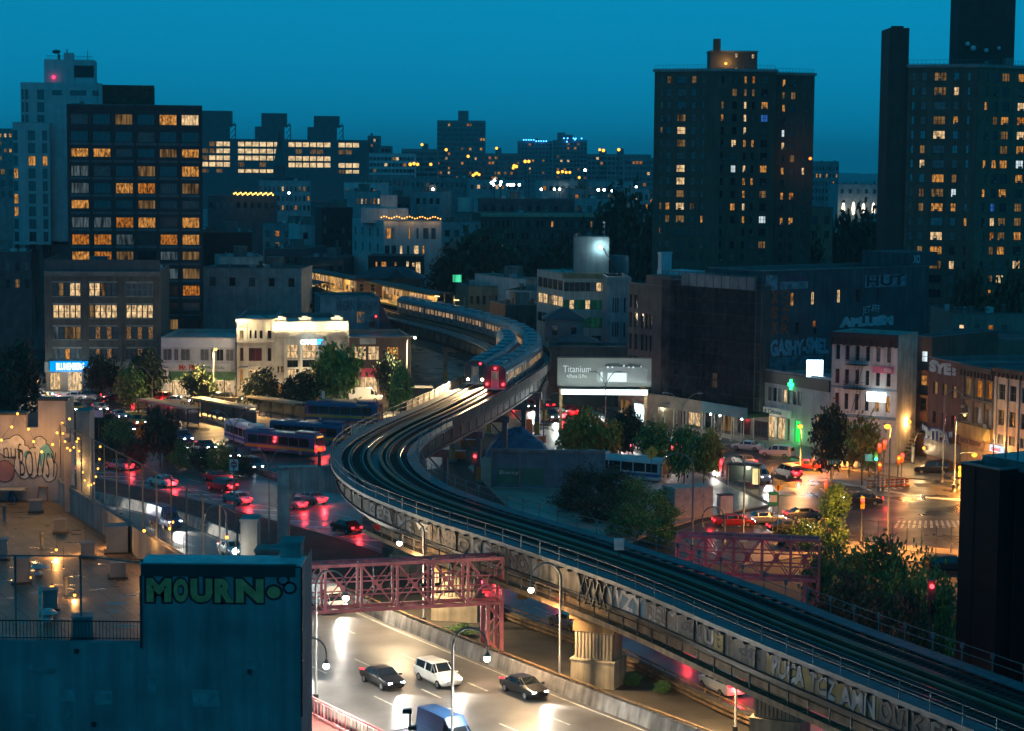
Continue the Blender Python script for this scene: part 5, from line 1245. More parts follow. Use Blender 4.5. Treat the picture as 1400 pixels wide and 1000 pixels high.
b = MB(); b.box(-.15,-.02,-.2,.1,zat(1318,850,Yk),zat(1318,840,Yk)); B.mb('orange_sign', b, mat('orange_sign', (.5,.15,.02), .6))
# ---------------------------------------------------------------- station
PLAT = mat('platform_boards', (.30,.25,.17), .75, amt=.25, scale=1.2)
YEDGE = mat('platform_edge', (.55,.38,.06), .6, amt=.2)
CREAM = mat('cream_windscreen', (.50,.38,.20), .7, amt=.25, streak=.2)
dS = dPl; dE = TP.near(-80, 557)
st_ = thing('station_platform', 'long lit elevated station platform crowded with people, under a canopy', 'station platform', tuple(TP.at(dS, 5, 0)[0]))
def loc_b(mb, name, m_): 
    o = st_.location; mb.v = [(x-o.x, y-o.y, z-o.z) for x, y, z in mb.v]; return mb.build(name, m_, st_)
b = MB(); TP.sweep(b, rect(3.75, 8.2, RZ+.75, RZ+1.05), dS, dE, ds=3); loc_b(b, 'deck', PLAT)
b = MB(); TP.sweep(b, rect(3.7, 4.3, RZ+1.052, RZ+1.075), dS, dE, ds=3); TP.sweep(b, rect(3.62, 3.74, RZ+.7, RZ+1.06), dS, dE, ds=3); loc_b(b, 'edge_strip', YEDGE)
b = MB(); TP.sweep(b, rect(8.05, 8.2, RZ+1.06, RZ+4.4), dS+24, dE, ds=3); w_ = loc_b(b, 'windscreen', CREAM)
b = MB(); TP.sweep(b, [(4.2,RZ+4.55),(4.2,RZ+4.75),(6.4,RZ+5.15),(8.6,RZ+4.75),(8.6,RZ+4.55),(6.4,RZ+4.95)], dS+14, dE, ds=3); loc_b(b, 'canopy', mat('canopy_roof', (.06,.055,.05), .7, amt=.3))
b = MB(); TP.sweep(b, rect(4.12, 4.2, RZ+4.35, RZ+4.8), dS+14, dE, ds=3); loc_b(b, 'canopy_fascia', mat('canopy_green', (.16,.17,.08), .7, amt=.3))
b = MB(); TP.sweep(b, rect(8.1, 8.2, RZ+1.06, RZ+2.3), dS, dS+24, ds=3); loc_b(b, 'open_railing', CREAM)
d = dS+2
PL = emit('platform_light', (1,.66,.26), 6)
k = 0
while d < dE-4:
    p, t = TP.at(d, 6.3, RZ+1.05); o = st_.location
    b = MB(); b.box(p.x-.1-o.x, p.x+.1-o.x, p.y-.1-o.y, p.y+.1-o.y, p.z, RZ+4.9); b.build('column', mat('column_cream', (.34,.28,.17), .7, amt=.2), st_)
    if k % 2 == 0:
        q, t = TP.at(d+2, 5.4, RZ+4.2); b = MB(); b.box(q.x-o.x-.5, q.x-o.x+.5, q.y-o.y-.12, q.y-o.y+.12, q.z, q.z+.1); b.build('light', PL, st_)
        lamp(q - Vector((0,0,.25)), 1100 if d > dS+12 else 800, (1,.62,.24), .3)
    d += 6; k += 1
b = MB(); dd = dS+26
while dd < dE-6:
    p, t = TP.at(dd, 8.0, RZ+2.1); q, _ = TP.at(dd+1.6, 8.0, RZ+2.1); o = st_.location
    if rnd.random() < .75: b.face([p-o, q-o, q-o+Vector((0,0,1.5)), p-o+Vector((0,0,1.5))])
    dd += 2.4
tag(b.build('advert_panels', emit('advert_light', (1,.62,.3), .55, .9, 1.2, (1,1,.6)), st_), kind='stuff')
# near platform, dark canopy
st2 = thing('station_platform', 'near station platform hidden under a long dark canopy roof', 'station platform', tuple(TP.at(TP.near(-31,436), -5, 0)[0])); e0 = TP.near(-33, 441)
def loc_c(mb, name, m_):
    o = st2.location; mb.v = [(x-o.x, y-o.y, z-o.z) for x, y, z in mb.v]; return mb.build(name, m_, st2)
b = MB(); TP.sweep(b, rect(-8.2, -3.75, RZ+.75, RZ+1.05), e0, dE, ds=3); loc_c(b, 'deck', PLAT)
b = MB(); TP.sweep(b, [(-8.8,RZ+4.2),(-8.8,RZ+4.4),(-6.2,RZ+5.0),(-4.0,RZ+4.4),(-4.0,RZ+4.2),(-6.2,RZ+4.8)], e0+6, dE, ds=3); loc_c(b, 'canopy', mat('slate_roof', (.05,.055,.07), .7, amt=.3))
b = MB(); TP.sweep(b, rect(-8.2, -8.05, RZ+1.06, RZ+3.8), e0, dE, ds=3); loc_c(b, 'windscreen', mat('dark_windscreen', (.09,.07,.05), .8, amt=.3))
d = e0+3
while d < dE-4:
    p, t = TP.at(d, -6.0, RZ+1.05); o = st2.location; b = MB(); b.box(p.x-.1-o.x, p.x+.1-o.x, p.y-.1-o.y, p.y+.1-o.y, p.z, RZ+4.75); b.build('column', CREAM, st2)
    d += 7
for px_, py_ in ((469,402),(478,404),(487,406)):
    x, y, z = pt(px_, py_, 448); b = MB(); b.ball((0,0,0), .2); tag(b.build('platform_lamp', PL, None, (x, y, z)), 'small amber lamp at the open end of the near platform, '+{469:'first',478:'second',487:'third'}[px_]+' from the canopy', 'lamp', 'amber lamps on the near platform'); lamp((x, y-.3, z-.2), 160, (1,.6,.2), .2)
# hip-roofed station houses
SLATE = mat('slate_roof', (.05,.055,.07), .7)
def hiphouse(name, label, px0, px1, Y, yeave, yridge, wall, roofm, depth=7, gable=None, ybase=None, win=True, ov=.6):
    a, c = frontage(px0, Y, px1, Y); w = c[0]-a[0]; ze = zat((px0+px1)/2, yeave, Y); zr = zat((px0+px1)/2, yridge, Y); zb = RZ+1.2 if ybase is None else zat((px0+px1)/2, ybase, Y)
    t = thing(name, label, 'station house', (a[0], Y, 0))
    b = MB(); b.box(0, w, 0, depth, zb, ze); b.build('wall', wall, t)
    b = MB(); i = min(w, depth)*.45
    A = [(-ov,-ov,ze+.005),(w+ov,-ov,ze+.005),(w+ov,depth+ov,ze+.005),(-ov,depth+ov,ze+.005)]; m0, m1 = (i, depth/2, zr), (w-i, depth/2, zr)
    b.face([A[0],A[1],m1,m0]); b.face([A[1],A[2],m1]); b.face([A[2],A[3],m0,m1]); b.face([A[3],A[0],m0]); b.face(A)
    if gable: gx = w*gable; b.face([(gx-2.2,-ov-.1,ze),(gx+2.2,-ov-.1,ze),(gx,-ov-.1,zr-.3)]); b.face([(gx-2.2,-ov-.1,ze),(gx,-ov-.1,zr-.3),(gx,depth/2,zr-.3)]); b.face([(gx+2.2,-ov-.1,ze),(gx,depth/2,zr-.3),(gx,-ov-.1,zr-.3)])
    b.build('roof', roofm, t)
    if win:
        n = max(2, int(w/2.4))
        for k in range(n): put('window', winmesh(1.0, min(1.7, (ze-zb)*.55), GLASS, FRAMEM, 1, 2, False), t, (w*(k+.5)/n-.5, -.03, zb+(ze-zb)*.3))
    return t, w, ze, zr
t, w, ze, zr = hiphouse('station_house', 'hip roofed station house with a dormer gable above the lit platform', 487, 577, 452, 381, 366, mat('maroon_wall', (.10,.06,.05), .8, amt=.2), SLATE, 9, .62)
hiphouse('station_tower', 'two-tier dark timber station house with hip roof right of the bend', 745, 797, 352, 437, 422, mat('teal_timber', (.10,.15,.15), .8, amt=.25), SLATE, 7, None, 468)
hiphouse('station_annex', 'low tile roofed annex in front of the two-tier station house', 768, 815, 344, 468, 458, mat('cream_timber', (.25,.22,.16), .8, amt=.25), mat('tile_roof', (.045,.05,.065), .7, amt=.3), 6, None, 500, False)
a, c = frontage(748, 339, 862, 339); B = Bld('signal_shed', 'long dark green shed behind the billboard', 'shed', a, c, 7, zat(748, 474, 339)); B.finish(mat('dark_green_board', (.05,.075,.065), .8, amt=.3, streak=.3), ROOFM, .3)
# green sign board above the station
x, y, z = pt(625, 381, 425); t = thing('green_sign', 'small glowing green sign on the roof beyond the train', 'sign', (x, y, z)); b = MB(); b.box(-.9,.9,-.1,.1,-.75,.75); b.build('panel', emit('green_sign_light', (.08,.9,.45), .9, .5, 1.2), t); b = MB(); b.cyl((0,.2),.06,-3,.8,5); b.build('post', FRAMED, t)
# ---------------------------------------------------------------- people: a body as one skin, clothes in bands of colour
def person_mesh(top, legs, hair, skin, pose=0):
    me = bpy.data.meshes.new('person')
    a = .10+.05*pose
    V = [(0,0,.93),(0,0,1.15),(0,0,1.38),(0,0,1.50),(0,-.01,1.60),(0,-.01,1.72), (.09,0,.90),(.10,.02*pose,.5),(.11,.05*pose,.08),(.11,-.12,.04), (-.09,0,.90),(-.10,-.05*pose,.5),(-.11,-.05*pose,.08),(-.11,-.2,.04), (.19,0,1.38),(.24,.02,1.12),(.23,-.1*pose,.86), (-.19,0,1.38),(-.24,.02,1.12),(-.23,-.16*pose,.88)]
    E_ = [(0,1),(1,2),(2,3),(3,4),(4,5),(0,6),(6,7),(7,8),(8,9),(0,10),(10,11),(11,12),(12,13),(2,14),(14,15),(15,16),(2,17),(17,18),(18,19)]
    me.from_pydata(V, E_, []); o = bpy.data.objects.new('person', me); COL.objects.link(o)
    md = o.modifiers.new('s', 'SKIN'); R = [.15,.15,.16,.06,.10,.085,.10,.07,.05,.05,.10,.07,.05,.05,.07,.05,.04,.07,.05,.04]
    for i, v in enumerate(me.skin_vertices[0].data): v.radius = (R[i], R[i]*.8)
    me.skin_vertices[0].data[0].use_root = True
    sb = o.modifiers.new('u', 'SUBSURF'); sb.levels = 1; sb.render_levels = 1
    dg = bpy.context.evaluated_depsgraph_get(); m2 = bpy.data.meshes.new_from_object(o.evaluated_get(dg)); bpy.data.objects.remove(o)
    m2.materials.clear()
    for q in (top, legs, hair, skin): m2.materials.append(q)
    for p in m2.polygons:
        z = p.center.z; p.material_index = 1 if z < .95 else (2 if z > 1.68 or (z > 1.58 and p.center.y > .03) else (3 if z > 1.48 or (z < .92 and abs(p.center.x) > .2) else 0)); p.use_smooth = True
    return m2
cl = lambda n, c: mat('cloth_'+n, c, .85, amt=.1)
SKIN = mat('skin_tone', (.35,.2,.13), .6, amt=.1); HAIR = mat('dark_hair', (.02,.015,.012), .7)
PM = [('black coat', person_mesh(cl('black',(.02,.02,.025)), cl('black',(.02,.02,.025)), HAIR, SKIN, 0)), ('white shirt', person_mesh(cl('white',(.5,.5,.48)), cl('navy',(.03,.04,.08)), HAIR, SKIN, 1)), ('red jacket', person_mesh(cl('red',(.35,.04,.04)), cl('black',(.02,.02,.025)), HAIR, SKIN, 0)), ('blue top', person_mesh(cl('blue',(.05,.14,.35)), cl('grey',(.15,.15,.15)), HAIR, SKIN, 1)), ('tan coat', person_mesh(cl('tan',(.32,.22,.12)), cl('navy',(.03,.04,.08)), HAIR, SKIN, 0))]
ordn = ['first','second','third','fourth','fifth','sixth','seventh','eighth','ninth','tenth','eleventh','twelfth']
cnt = {}
d = dS+9
for k in range(26):
    nm, me = PM[rnd.randrange(5)]; p, t = TP.at(d, rnd.uniform(4.6, 7.4), RZ+1.05); cnt[nm] = cnt.get(nm, 0)+1
    o = put('person', me, None, p, rnd.uniform(0, 6.28)); tag(o, f'standing person in {nm} on the lit platform, {ordn[cnt[nm]-1]} so dressed from the train', 'person', 'people waiting on the platform'); d += rnd.uniform(1.6, 4.6)
for px_, py_, k, lb in ((1055,664,4,'person in tan coat walking on the traffic island beside the bus shelter'),(981,648,0,'person in black coat standing on the island by the small trees'),(1008,650,0,'person in black waiting inside the glass bus shelter'),(439,570,3,'person in blue top standing by the far bus stop'),(527-260,577,0,'person in black standing in the middle bus shelter'),(284,574,2,'person in red jacket waiting under the middle bus shelter'),(297,575,1,'person in white shirt waiting under the middle bus shelter')):
    x, y = g(px_, py_); tag(put('person', PM[k][1], None, (x, y, .13), rnd.uniform(0,6)), lb, 'person')
# ---------------------------------------------------------------- the middle distance
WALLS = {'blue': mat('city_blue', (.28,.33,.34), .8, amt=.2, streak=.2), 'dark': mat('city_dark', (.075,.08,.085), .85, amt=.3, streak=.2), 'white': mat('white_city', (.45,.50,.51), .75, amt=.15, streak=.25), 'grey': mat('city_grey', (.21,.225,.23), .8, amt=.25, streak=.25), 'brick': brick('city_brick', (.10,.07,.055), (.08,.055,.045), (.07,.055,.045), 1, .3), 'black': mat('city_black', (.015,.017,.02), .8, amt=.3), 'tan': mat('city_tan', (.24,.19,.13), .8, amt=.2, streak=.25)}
def city(label, p0, p1, Y, ytop, wall, rows, cols, lit, seed, turn=0, depth=14, cat='building', cornice=None, name='town_building', tank=False, bits=3, limit=60, wh=None, group=None, floor=3.3):
    a, c = frontage(p0, Y, p1, Y+turn); h = zat(p0, ytop, Y)
    B = Bld(name, label, cat, a, c, depth, h, 0, group); r = random.Random(seed)
    if rows:
        cw = B.w/cols; w = min(cw*.5, 1.3) if not wh else min(wh[0], cw*.85); hh = 1.7 if not wh else wh[1]
        for q in range(rows):
            for k in range(cols):
                gl = r.choice((WARM,PALE,DIMW,DIMW,AMBER)) if r.random() < lit else r.choice((GLASS,GLASS,GLASSB))
                B.win('front', cw*(k+.5)-w/2, h-1.0-(q+1)*floor+.6, w, hh, gl, FRAMED, 1, 2, .12, True)
    B.finish(WALLS[wall] if isinstance(wall, str) else wall, ROOFL if wall in ('white','blue') else ROOFM, .5, cornice, .9, .4, limit)
    if bits: roofbits(B, bits, r, bits > 3, tank)
    return B
# white corner building with the string lights on its terrace
Yc = 505; B = city('white corner building with amber string lights on its roof terrace', 524, 603, Yc, 303, 'white', 0, 0, 0, 1, 1, 14, bits=0)
s = Yc/2800; fz = lambda y: zat(560, y, Yc)
for yt, yb, row in ((312,327,((528,6,'w'),(535.5,3,'g'),(558,2.5,'w'),(569,2.5,'g'),(578,7,'g'),(589,6,'g'))),(336,350,((526,6,'g'),(535,6,'g'),(546,4,'P'),(556,3,'g'),(565,7,'P'),(577,3,'w')))):
    for p, w_, ch in row: put('window', winmesh(w_*s, fz(yt)-fz(yb), {'w':WARM,'g':GLASS,'P':PALE}[ch], FRAMED, 2 if w_ > 4 else 1, 1, False), B.root, ((p-524)*s, -.04, fz(yb)))
b = MB(); b.box((493-524)*s, (558-524)*s, 4, 12, B.h-.5, fz(286)); b.box((520-524)*s, (543-524)*s, 5, 10, fz(286), fz(268)); B.mb('penthouse', b, WALLS['white'])
a, c = frontage(481.5, Yc+18, 523.8, Yc); w_ = Bld('x', None, None, a, c, 10, fz(302)); b = MB(); w_.wallface(b, 'front', w_.w); w_.wallface(b, 'left', 6); b.face([(0,0,w_.h),(w_.w,0,w_.h),(w_.w,10,w_.h),(0,10,w_.h)])
W2 = b.build('side_wing', WALLS['white'], B.root, Matrix.Rotation(-B.ang, 4, 'Z') @ Vector((a[0]-B.root.location.x, a[1]-B.root.location.y, 0)), w_.ang-B.ang); 
for q, yy in enumerate((325, 346)):
    for k in range(4): put('window', winmesh(1.1, 2.2, GLASSB, FRAMEL, 1, 1, False), W2, (1.6+k*w_.w/4.2, -.04, fz(yy)))
bpy.data.objects.remove(w_.root)
t = thing('string_lights', 'string of amber bulbs along the roof edge of the white corner building', 'string lights', (B.root.location.x, Yc-.2, B.h+.5)); SB = emit('string_bulb', (1,.42,.07), 4)
for k in range(24): b = MB(); b.ball(((521-524+k*3.5)*s, 0, .5+.25*math.sin(k*1.3)), .17, 0, 6, 4); b.build('bulb', SB, t)
b = MB(); b.tube([((521-524)*s,0,.6),((603-524)*s,0,.6)], .02, 4); b.build('wire', BLACK, t)
for p in (530, 560, 590): lamp(((p-700)/2800*Yc, Yc-1, B.h+1), 130, (1,.5,.15), .5)
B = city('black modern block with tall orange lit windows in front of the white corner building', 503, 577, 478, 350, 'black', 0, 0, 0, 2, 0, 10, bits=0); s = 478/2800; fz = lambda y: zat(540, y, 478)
for p, w_, y0, y1, ch in ((513,3,358,372,'w'),(521,7,358,371,'w'),(539,3,358,364,'w'),(555,4,357,365,'P'),(563,4,359,365,'P'),(568,7,358,374,'P')): put('window', winmesh(w_*s, fz(y0)-fz(y1), WARM if ch == 'w' else PALE, FRAMED, 1, 1, False), B.root, ((p-503)*s, -.04, fz(y1)))
LIME = mat('pale_cornice', (.38,.34,.25), .75, amt=.2)
B = city('long dark brick building with a pale bracketed cornice beyond the trees', 656, 816, 560, 292, 'brick', 3, 24, .05, 3, 6, 18, cornice=LIME, bits=2, limit=72)
cityrows = [
 # label, px0, px1, Y, ytop, wall, rows, cols, lit
 ('low grey flat-roofed building between the brick corner block and the white corner building', 278, 412, 430, 366, 'blue', 1, 5, .0),
 ('pale roofs stepped above the floodlit bank', 300, 360, 455, 352, 'white', 1, 4, .0),
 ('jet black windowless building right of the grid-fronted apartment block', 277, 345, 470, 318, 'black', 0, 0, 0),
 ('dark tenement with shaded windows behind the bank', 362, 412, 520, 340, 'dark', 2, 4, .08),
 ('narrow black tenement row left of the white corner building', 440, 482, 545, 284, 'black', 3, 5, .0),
 ('blue gabled wooden house below the black tenements', 410, 442, 560, 308, 'white', 1, 2, .1),
 ('grey building with one white attic window near the gabled house', 360, 412, 600, 306, 'grey', 2, 4, .1),
 ('dim long roof with a row of golden terrace lights', 285, 378, 640, 268, 'dark', 1, 10, .0),
 ('blue school-like block with tiny lit windows below the hospital', 355, 425, 720, 247, 'blue', 3, 12, .12),
 ('low white factory below the hospital slab', 470, 515, 650, 250, 'white', 2, 6, .3),
 ('pale stepped block with warm ribbon windows', 486, 520, 600, 262, 'blue', 1, 6, .8),
 ('dark flat building with rooftop vents above the white corner building', 520, 560, 620, 270, 'dark', 1, 4, .0),
 ('blue grey block behind the white rooftop water box', 566, 602, 640, 262, 'blue', 1, 4, .1),
 ('grey green block with two orange windows right of the white corner building', 604, 656, 540, 304, 'blue', 2, 4, .35),
 ('dark flat warehouse with white roof stacks behind the cornice building', 655, 800, 640, 272, 'dark', 1, 12, .03),
 ('plain blue grey rooftop block left of the big tree', 783, 824, 600, 272, 'blue', 1, 3, .0),
 ('low dark building with a square roof frame', 773, 825, 690, 258, 'grey', 1, 6, .1),
 ('pale warehouse with floodlights at the roof edge', 738, 788, 760, 247, 'blue', 1, 6, .1),
 ('long pale warehouse beside the first housing tower', 800, 862, 780, 248, 'blue', 1, 8, .15),
 ('pale lit low block at the foot of the far towers', 826, 884, 700, 258, 'blue', 2, 8, .3),
 ('low dark house row seen past the hospital', 505, 560, 800, 240, 'grey', 1, 9, .15),
 ('brown house row with lamps along its street', 560, 640, 860, 243, 'grey', 1, 12, .08),
 ('pale blue industrial shed near the middle of the skyline', 640, 715, 840, 246, 'blue', 1, 9, .2),
 ('old mansion-like house with arched windows right of the first tower', 1101, 1134, 470, 284, 'tan', 2, 2, .0),
 ('far grey block seen between the two housing towers', 1104, 1140, 900, 221, 'grey', 5, 8, .2),
 ('low pale market hall between the two housing towers', 1140, 1206, 850, 252, 'blue', 1, 6, .0),
 ('dim building seen at the far left edge under the sky', -30, 24, 620, 222, 'grey', 3, 5, .15),
 ('far left apartment slab with many lit windows', -40, 22, 900, 176, 'grey', 9, 9, .3),
 ('dark low block under the white residential tower', -20, 45, 400, 345, 'dark', 2, 5, .06),
 ('brick tenement row past the platform', 640, 700, 432, 392, 'tan', 1, 7, .1),
 ('blue painted graffiti tenement beside the bend', 690, 735, 412, 397, 'blue', 1, 3, .3),
 ('small pale gabled shop beside the platform end', 706, 733, 425, 382, 'white', 1, 1, .0),
 ('shadowed brown tenement with carved arches under the bend', 690, 742, 398, 418, 'brick', 2, 5, .0),
 ('dim roof terrace building left of the platform', 413, 470, 515, 352, 'dark', 1, 5, .0),
]
for i, (lb, p0, p1, Y, yt, wl, rows, cols, lit) in enumerate(cityrows): city(lb, p0, p1, Y, yt, wl, rows, cols, lit, 40+i, 2 if i % 3 else -2, 12+(i % 4)*3, bits=4 if Y < 700 else 2, limit=30)
B = None
# golden terrace lights, market lights
for lb, p0, p1, y0, Y, n, col in (('row of golden terrace lights on a long dim roof', 320, 373, 265, 636, 24, (1,.55,.1)), ('row of four white market lights between the housing towers', 1153, 1194, 286, 846, 4, (1,.85,.6))):
    x, y, z = pt(p0, y0, Y); t = thing('light_row', lb, 'lights', (x, y, z)); EM = emit('row_light_%d' % n, col, 4)
    for k in range(n): b = MB(); b.ball(((p1-p0)*k/(n-1)*Y/2800, 0, .3*math.sin(k*2.1)), .28 if n > 9 else .7, 0, 6, 4, 1 if n > 9 else 4); b.build('bulb', EM, t)
# white rooftop box and frame
x, y, z = pt(634, 283, 590); t = thing('roof_tank', 'pale square tank on a steel frame on the middle skyline', 'water tank', (x, y, z-2)); b = MB(); b.box(-1.6,1.6,0,3,.6,4.6); b.build('tank', mat('tank_pale', (.45,.44,.38), .6, amt=.2), t); b = MB(); [b.box(a_*2.6-.1,a_*2.6+.1,1.4,1.6,-4,4.4) for a_ in (-1,1)]; b.box(-2.6,2.6,1.4,1.6,.2,.5); b.build('frame', FRAMEM, t)
# ---------------------------------------------------------------- skyline
def far_tower(label, p0, p1, Y, ytop, rows, cols, lit, seed, top=None, wall='grey', floor=2.9, limit=60):
    B = city(label, p0, p1, Y, ytop, wall, rows, cols, lit, seed, 0, 22, 'tower', None, 'skyline_tower', False, 0, limit, (1.6, 1.6), None, floor)
    s = Y/2800
    for q0, q1, yt in (top or []): b = MB(); b.box((q0-p0)*s, (q1-p0)*s, 6, 14, B.h-.5, zat(p0, yt, Y)); B.mb('bulkhead', b, WALLS[wall])
    return B
far_tower('tall dark slab tower standing alone on the middle skyline', 596, 661, 1250, 165, 14, 18, .10, 1, [(624,638,151)])
far_tower('low wide block left of the lone skyline tower', 548, 596, 1150, 204, 6, 12, .07, 2, [(575,583,196)])
far_tower('low wide block right of the lone skyline tower', 661, 712, 1180, 210, 6, 12, .16, 3, [(675,683,202)])
far_tower('pale twin block with blue roof lights, left half', 705, 752, 1500, 193, 10, 10, .06, 4, [(729,733,189)], 'grey')
far_tower('dark twin block with a tall stair tower, right half', 753, 799, 1420, 192, 10, 10, .14, 5, [(759,770,181),(771,780,184)])
far_tower('broad low block on the skyline with two roof cabins', 800, 886, 1250, 211, 5, 16, .1, 6, [(817,826,205),(841,850,203)])
far_tower('dim broad block behind the first housing tower', 850, 890, 1100, 216, 8, 8, .1, 7)
far_tower('square tower just right of the hospital', 502, 517, 1180, 186, 4, 4, .05, 8, [(505,507,182)])
far_tower('small block right of the hospital', 517, 533, 1250, 200, 3, 4, .2, 9)
far_tower('white perforated block on the skyline', 504, 565, 1000, 210, 5, 12, .12, 10, None, 'white')
far_tower('faint far block at the centre of the horizon', 560, 600, 1900, 214, 3, 8, .1, 11, None, 'blue')
far_tower('faint far block left of the twin blocks', 690, 706, 1800, 212, 3, 4, .1, 12, None, 'blue')
BL = emit('blue_roof_light', (.05,.3,1), 9)
for lb, ps, yy, Y in (('line of blue lights on the roof of the left twin block', [716+k*3.4 for k in range(10)], 193, 1498), ('scatter of blue lights on the right twin block', [771,776,784,787,795,786,775], 191, 1418)):
    x, y, z = pt(ps[0], yy, Y); t = thing('light_row', lb, 'lights', (x, y, z))
    for k, p in enumerate(ps): b = MB(); b.ball(((p-ps[0])*Y/2800, 0, .8 if k < 5 else -1.5*(k-5)*(Y < 1450)), .5, 0, 6, 4); b.build('bulb', BL, t)
# hospital: slab of lit ribbon windows under three service towers
Yh = 1150; s = Yh/2800; a, c = frontage(277, Yh, 504, Yh+10)
HB = mat('hospital_steel', (.10,.11,.115), .7, amt=.2); B = Bld('hospital', 'long hospital slab with glowing ribbon windows under three service towers', 'hospital', a, c, 30, zat(277, 190, Yh)); fz = lambda y: zat(277, y, Yh)
HOSP = emit('hospital_light', (1,.70,.36), .95, .45, .6, (1,1,1)); HD = DIMW
rows_ = ((193.5,200,'.DHH.HHHHHH.HHHHHH.HHH.'),(203,209.5,'DDHH.HHHHHH..D.DD..DD..'),(212.5,219,'DHHH.HHHHHH.HHHHHH.....'),(221.5,228,'HHHH.D..D...HHHHHH.HHH.'),(231,236,'D.D..HHHHH.........DHH.'))
for yt, yb, row in rows_:
    for k, ch in enumerate(row):
        if ch != '.': B.win('front', (k*9.75+.7)*s, fz(yb), 8.6*s, fz(yt)-fz(yb), HOSP if ch == 'H' else HD, FRAMED, 2, 1, .3, False)
B.finish(HB, ROOFM, .5)
for q0, q1, yt in ((252,318,151),(349,393,153.5),(421,465,156.5)):
    b = MB(); x0, x1 = (q0-277)*s, (q1-277)*s; zt = fz(yt)
    b.box(x0+(x1-x0)*.2 if q0 > 252 else x0, x1, 8, 22, fz(172), zt); b.box(x0, (x1-1.5 if q0 > 252 else -.02), 8, 22, (B.h-.5 if q0 > 252 else 0), fz(172)-.01); (b.box(-.01, x1-1.5, 8, 22, B.h-.5, fz(172)-.01) if q0 == 252 else None); b.box(x1-1, x1+2.2, 8, 20, fz(171), fz(169)); b.box(x1+1.6, x1+2.2, 8, 9, B.h-.5, fz(171)-.01)
    for k in range(3): b.bar((x1-.6, 8.4, B.h+k*3.2), (x1+1.6, 8.4, B.h+(k+1)*3.2), .4)
    B.mb('service_tower', b, HB)
# church spire in front
x, y = frontage(383, 900, 383, 900)[0]; zt = zat(384, 178, 900); t = thing('church_spire', 'thin pointed church spire in front of the hospital slab', 'church', (x, y, 0)); b = MB(); b.tube([(0,0,zat(384,228,900)),(0,0,zt)], 2.9, 8, 0, True, .05); b.build('spire', mat('copper_spire', (.06,.09,.09), .7), t); b = MB(); b.box(-2.3,2.3,-2.3,2.3,0,zat(384,227.5,900)); b.box(-8,8,2.31,20,0,zat(384,243,900)); b.build('tower', WALLS['dark'], t)
# scattered far street lamps
FO = emit('far_sodium', (1,.38,.04), 3.5); FW = emit('far_white', (.95,.95,.85), 16)
def farlamp(px_, py_, Y, m_, r_, label, grp): x, y, z = pt(px_, py_, Y); b = MB(); b.ball((0,0,0), r_, 0, 6, 4); b.cyl((0,0), r_*.2, -z, -r_*.9, 4, 1); tag(b.build('street_light', [m_, BLACK], None, (x, y, z)), label, 'street light', grp)
fl = [(561,225),(566,224),(571,225),(589,225),(647,240),(650,238),(655,239),(652,237),(703,227),(706,228),(702,230),(640,214),(577,198),(679,203),(820,205),(825,206),(846,205),(763,236),(769,235),(774,236),(779,236),(792,243),(718,221),(723,221),(610,205)]
for i, (a_, b_) in enumerate(fl): farlamp(a_, b_, 900+(i*37) % 260, FO, .75, 'distant orange street light glowing among the low roofs', 'distant orange street lights')
fw = [(672,250),(676,247),(685,249),(675,253),(684,253),(694,253),(698,253),(702,253),(710,253),(758,259),(765,259),(771,259),(818,260),(826,260),(837,261),(740,259),(870,256),(800,233),(592,259),(396,322),(395,264)]
for i, (a_, b_) in enumerate(fw): farlamp(a_, b_, 600+(i*29) % 160, FW, .42, 'distant white street light glowing among the low roofs', 'distant white street lights')
# far low roofs as one carpet of the borough
r = random.Random(5); b = MB()
for k in range(1500):
    Y = r.uniform(620, 3600); X = r.uniform(-.27, .27)*Y; w = r.uniform(9, 30); d = r.uniform(9, 24); h = r.uniform(6, 13)+(r.random() < .06)*r.uniform(4, 12)
    b.box(X-w/2, X+w/2, Y, Y+d, 0, h, r.choice((0,0,1,2)))
    if r.random() < .4: b.box(X-w*.2, X, Y+2, Y+5, h, h+2.6, 1)
    for q in range(r.randrange(0, 3)):
        if r.random() < .22: u = X+r.uniform(-w*.4, w*.4); z = r.uniform(2, h-2); b.face([(u,Y-.05,z),(u+1.2,Y-.05,z),(u+1.2,Y-.05,z+1.5),(u,Y-.05,z+1.5)], r.choice((3,4)))
tag(b.build('far_rooftops', [WALLS['grey'], WALLS['dark'], WALLS['blue'], WARM, PALE]), kind='stuff')
# ---------------------------------------------------------------- foreground roof-terrace building
Yf = 93.0; s = Yf/2800
xf = lambda p: (p-700)*s
ZR = 17.9
ZT = zat(300, 776, Yf); ZL = zat(90, 879, Yf)
STUC = mat('blue_grey_stucco', (.19,.22,.225), .85, amt=.28, scale=.4, streak=.3, bump=.35, bscale=9)
ROOFT2 = None
m_, nt, out = newmat('wet_roof_felt'); N = nt.nodes.new; L = nt.links.new
bs = N('ShaderNodeBsdfPrincipled'); L(bs.outputs[0], out.inputs[0]); geo = N('ShaderNodeNewGeometry')
n1 = N('ShaderNodeTexNoise'); n1.inputs['Scale'].default_value = .7; n1.inputs['Detail'].default_value = 7; L(geo.outputs['Position'], n1.inputs['Vector'])
wv = N('ShaderNodeTexBrick'); wv.inputs['Scale'].default_value = 1; wv.inputs['Brick Width'].default_value = 6; wv.inputs['Row Height'].default_value = .95; wv.inputs['Mortar Size'].default_value = .03; wv.inputs['Color1'].default_value = (.15,.115,.075,1); wv.inputs['Color2'].default_value = (.125,.098,.066,1); wv.inputs['Mortar'].default_value = (.03,.027,.022,1)
mp = N('ShaderNodeMapping'); mp.inputs['Rotation'].default_value = (0,0,R_(64)); L(geo.outputs['Position'], mp.inputs[0]); L(mp.outputs[0], wv.inputs['Vector'])
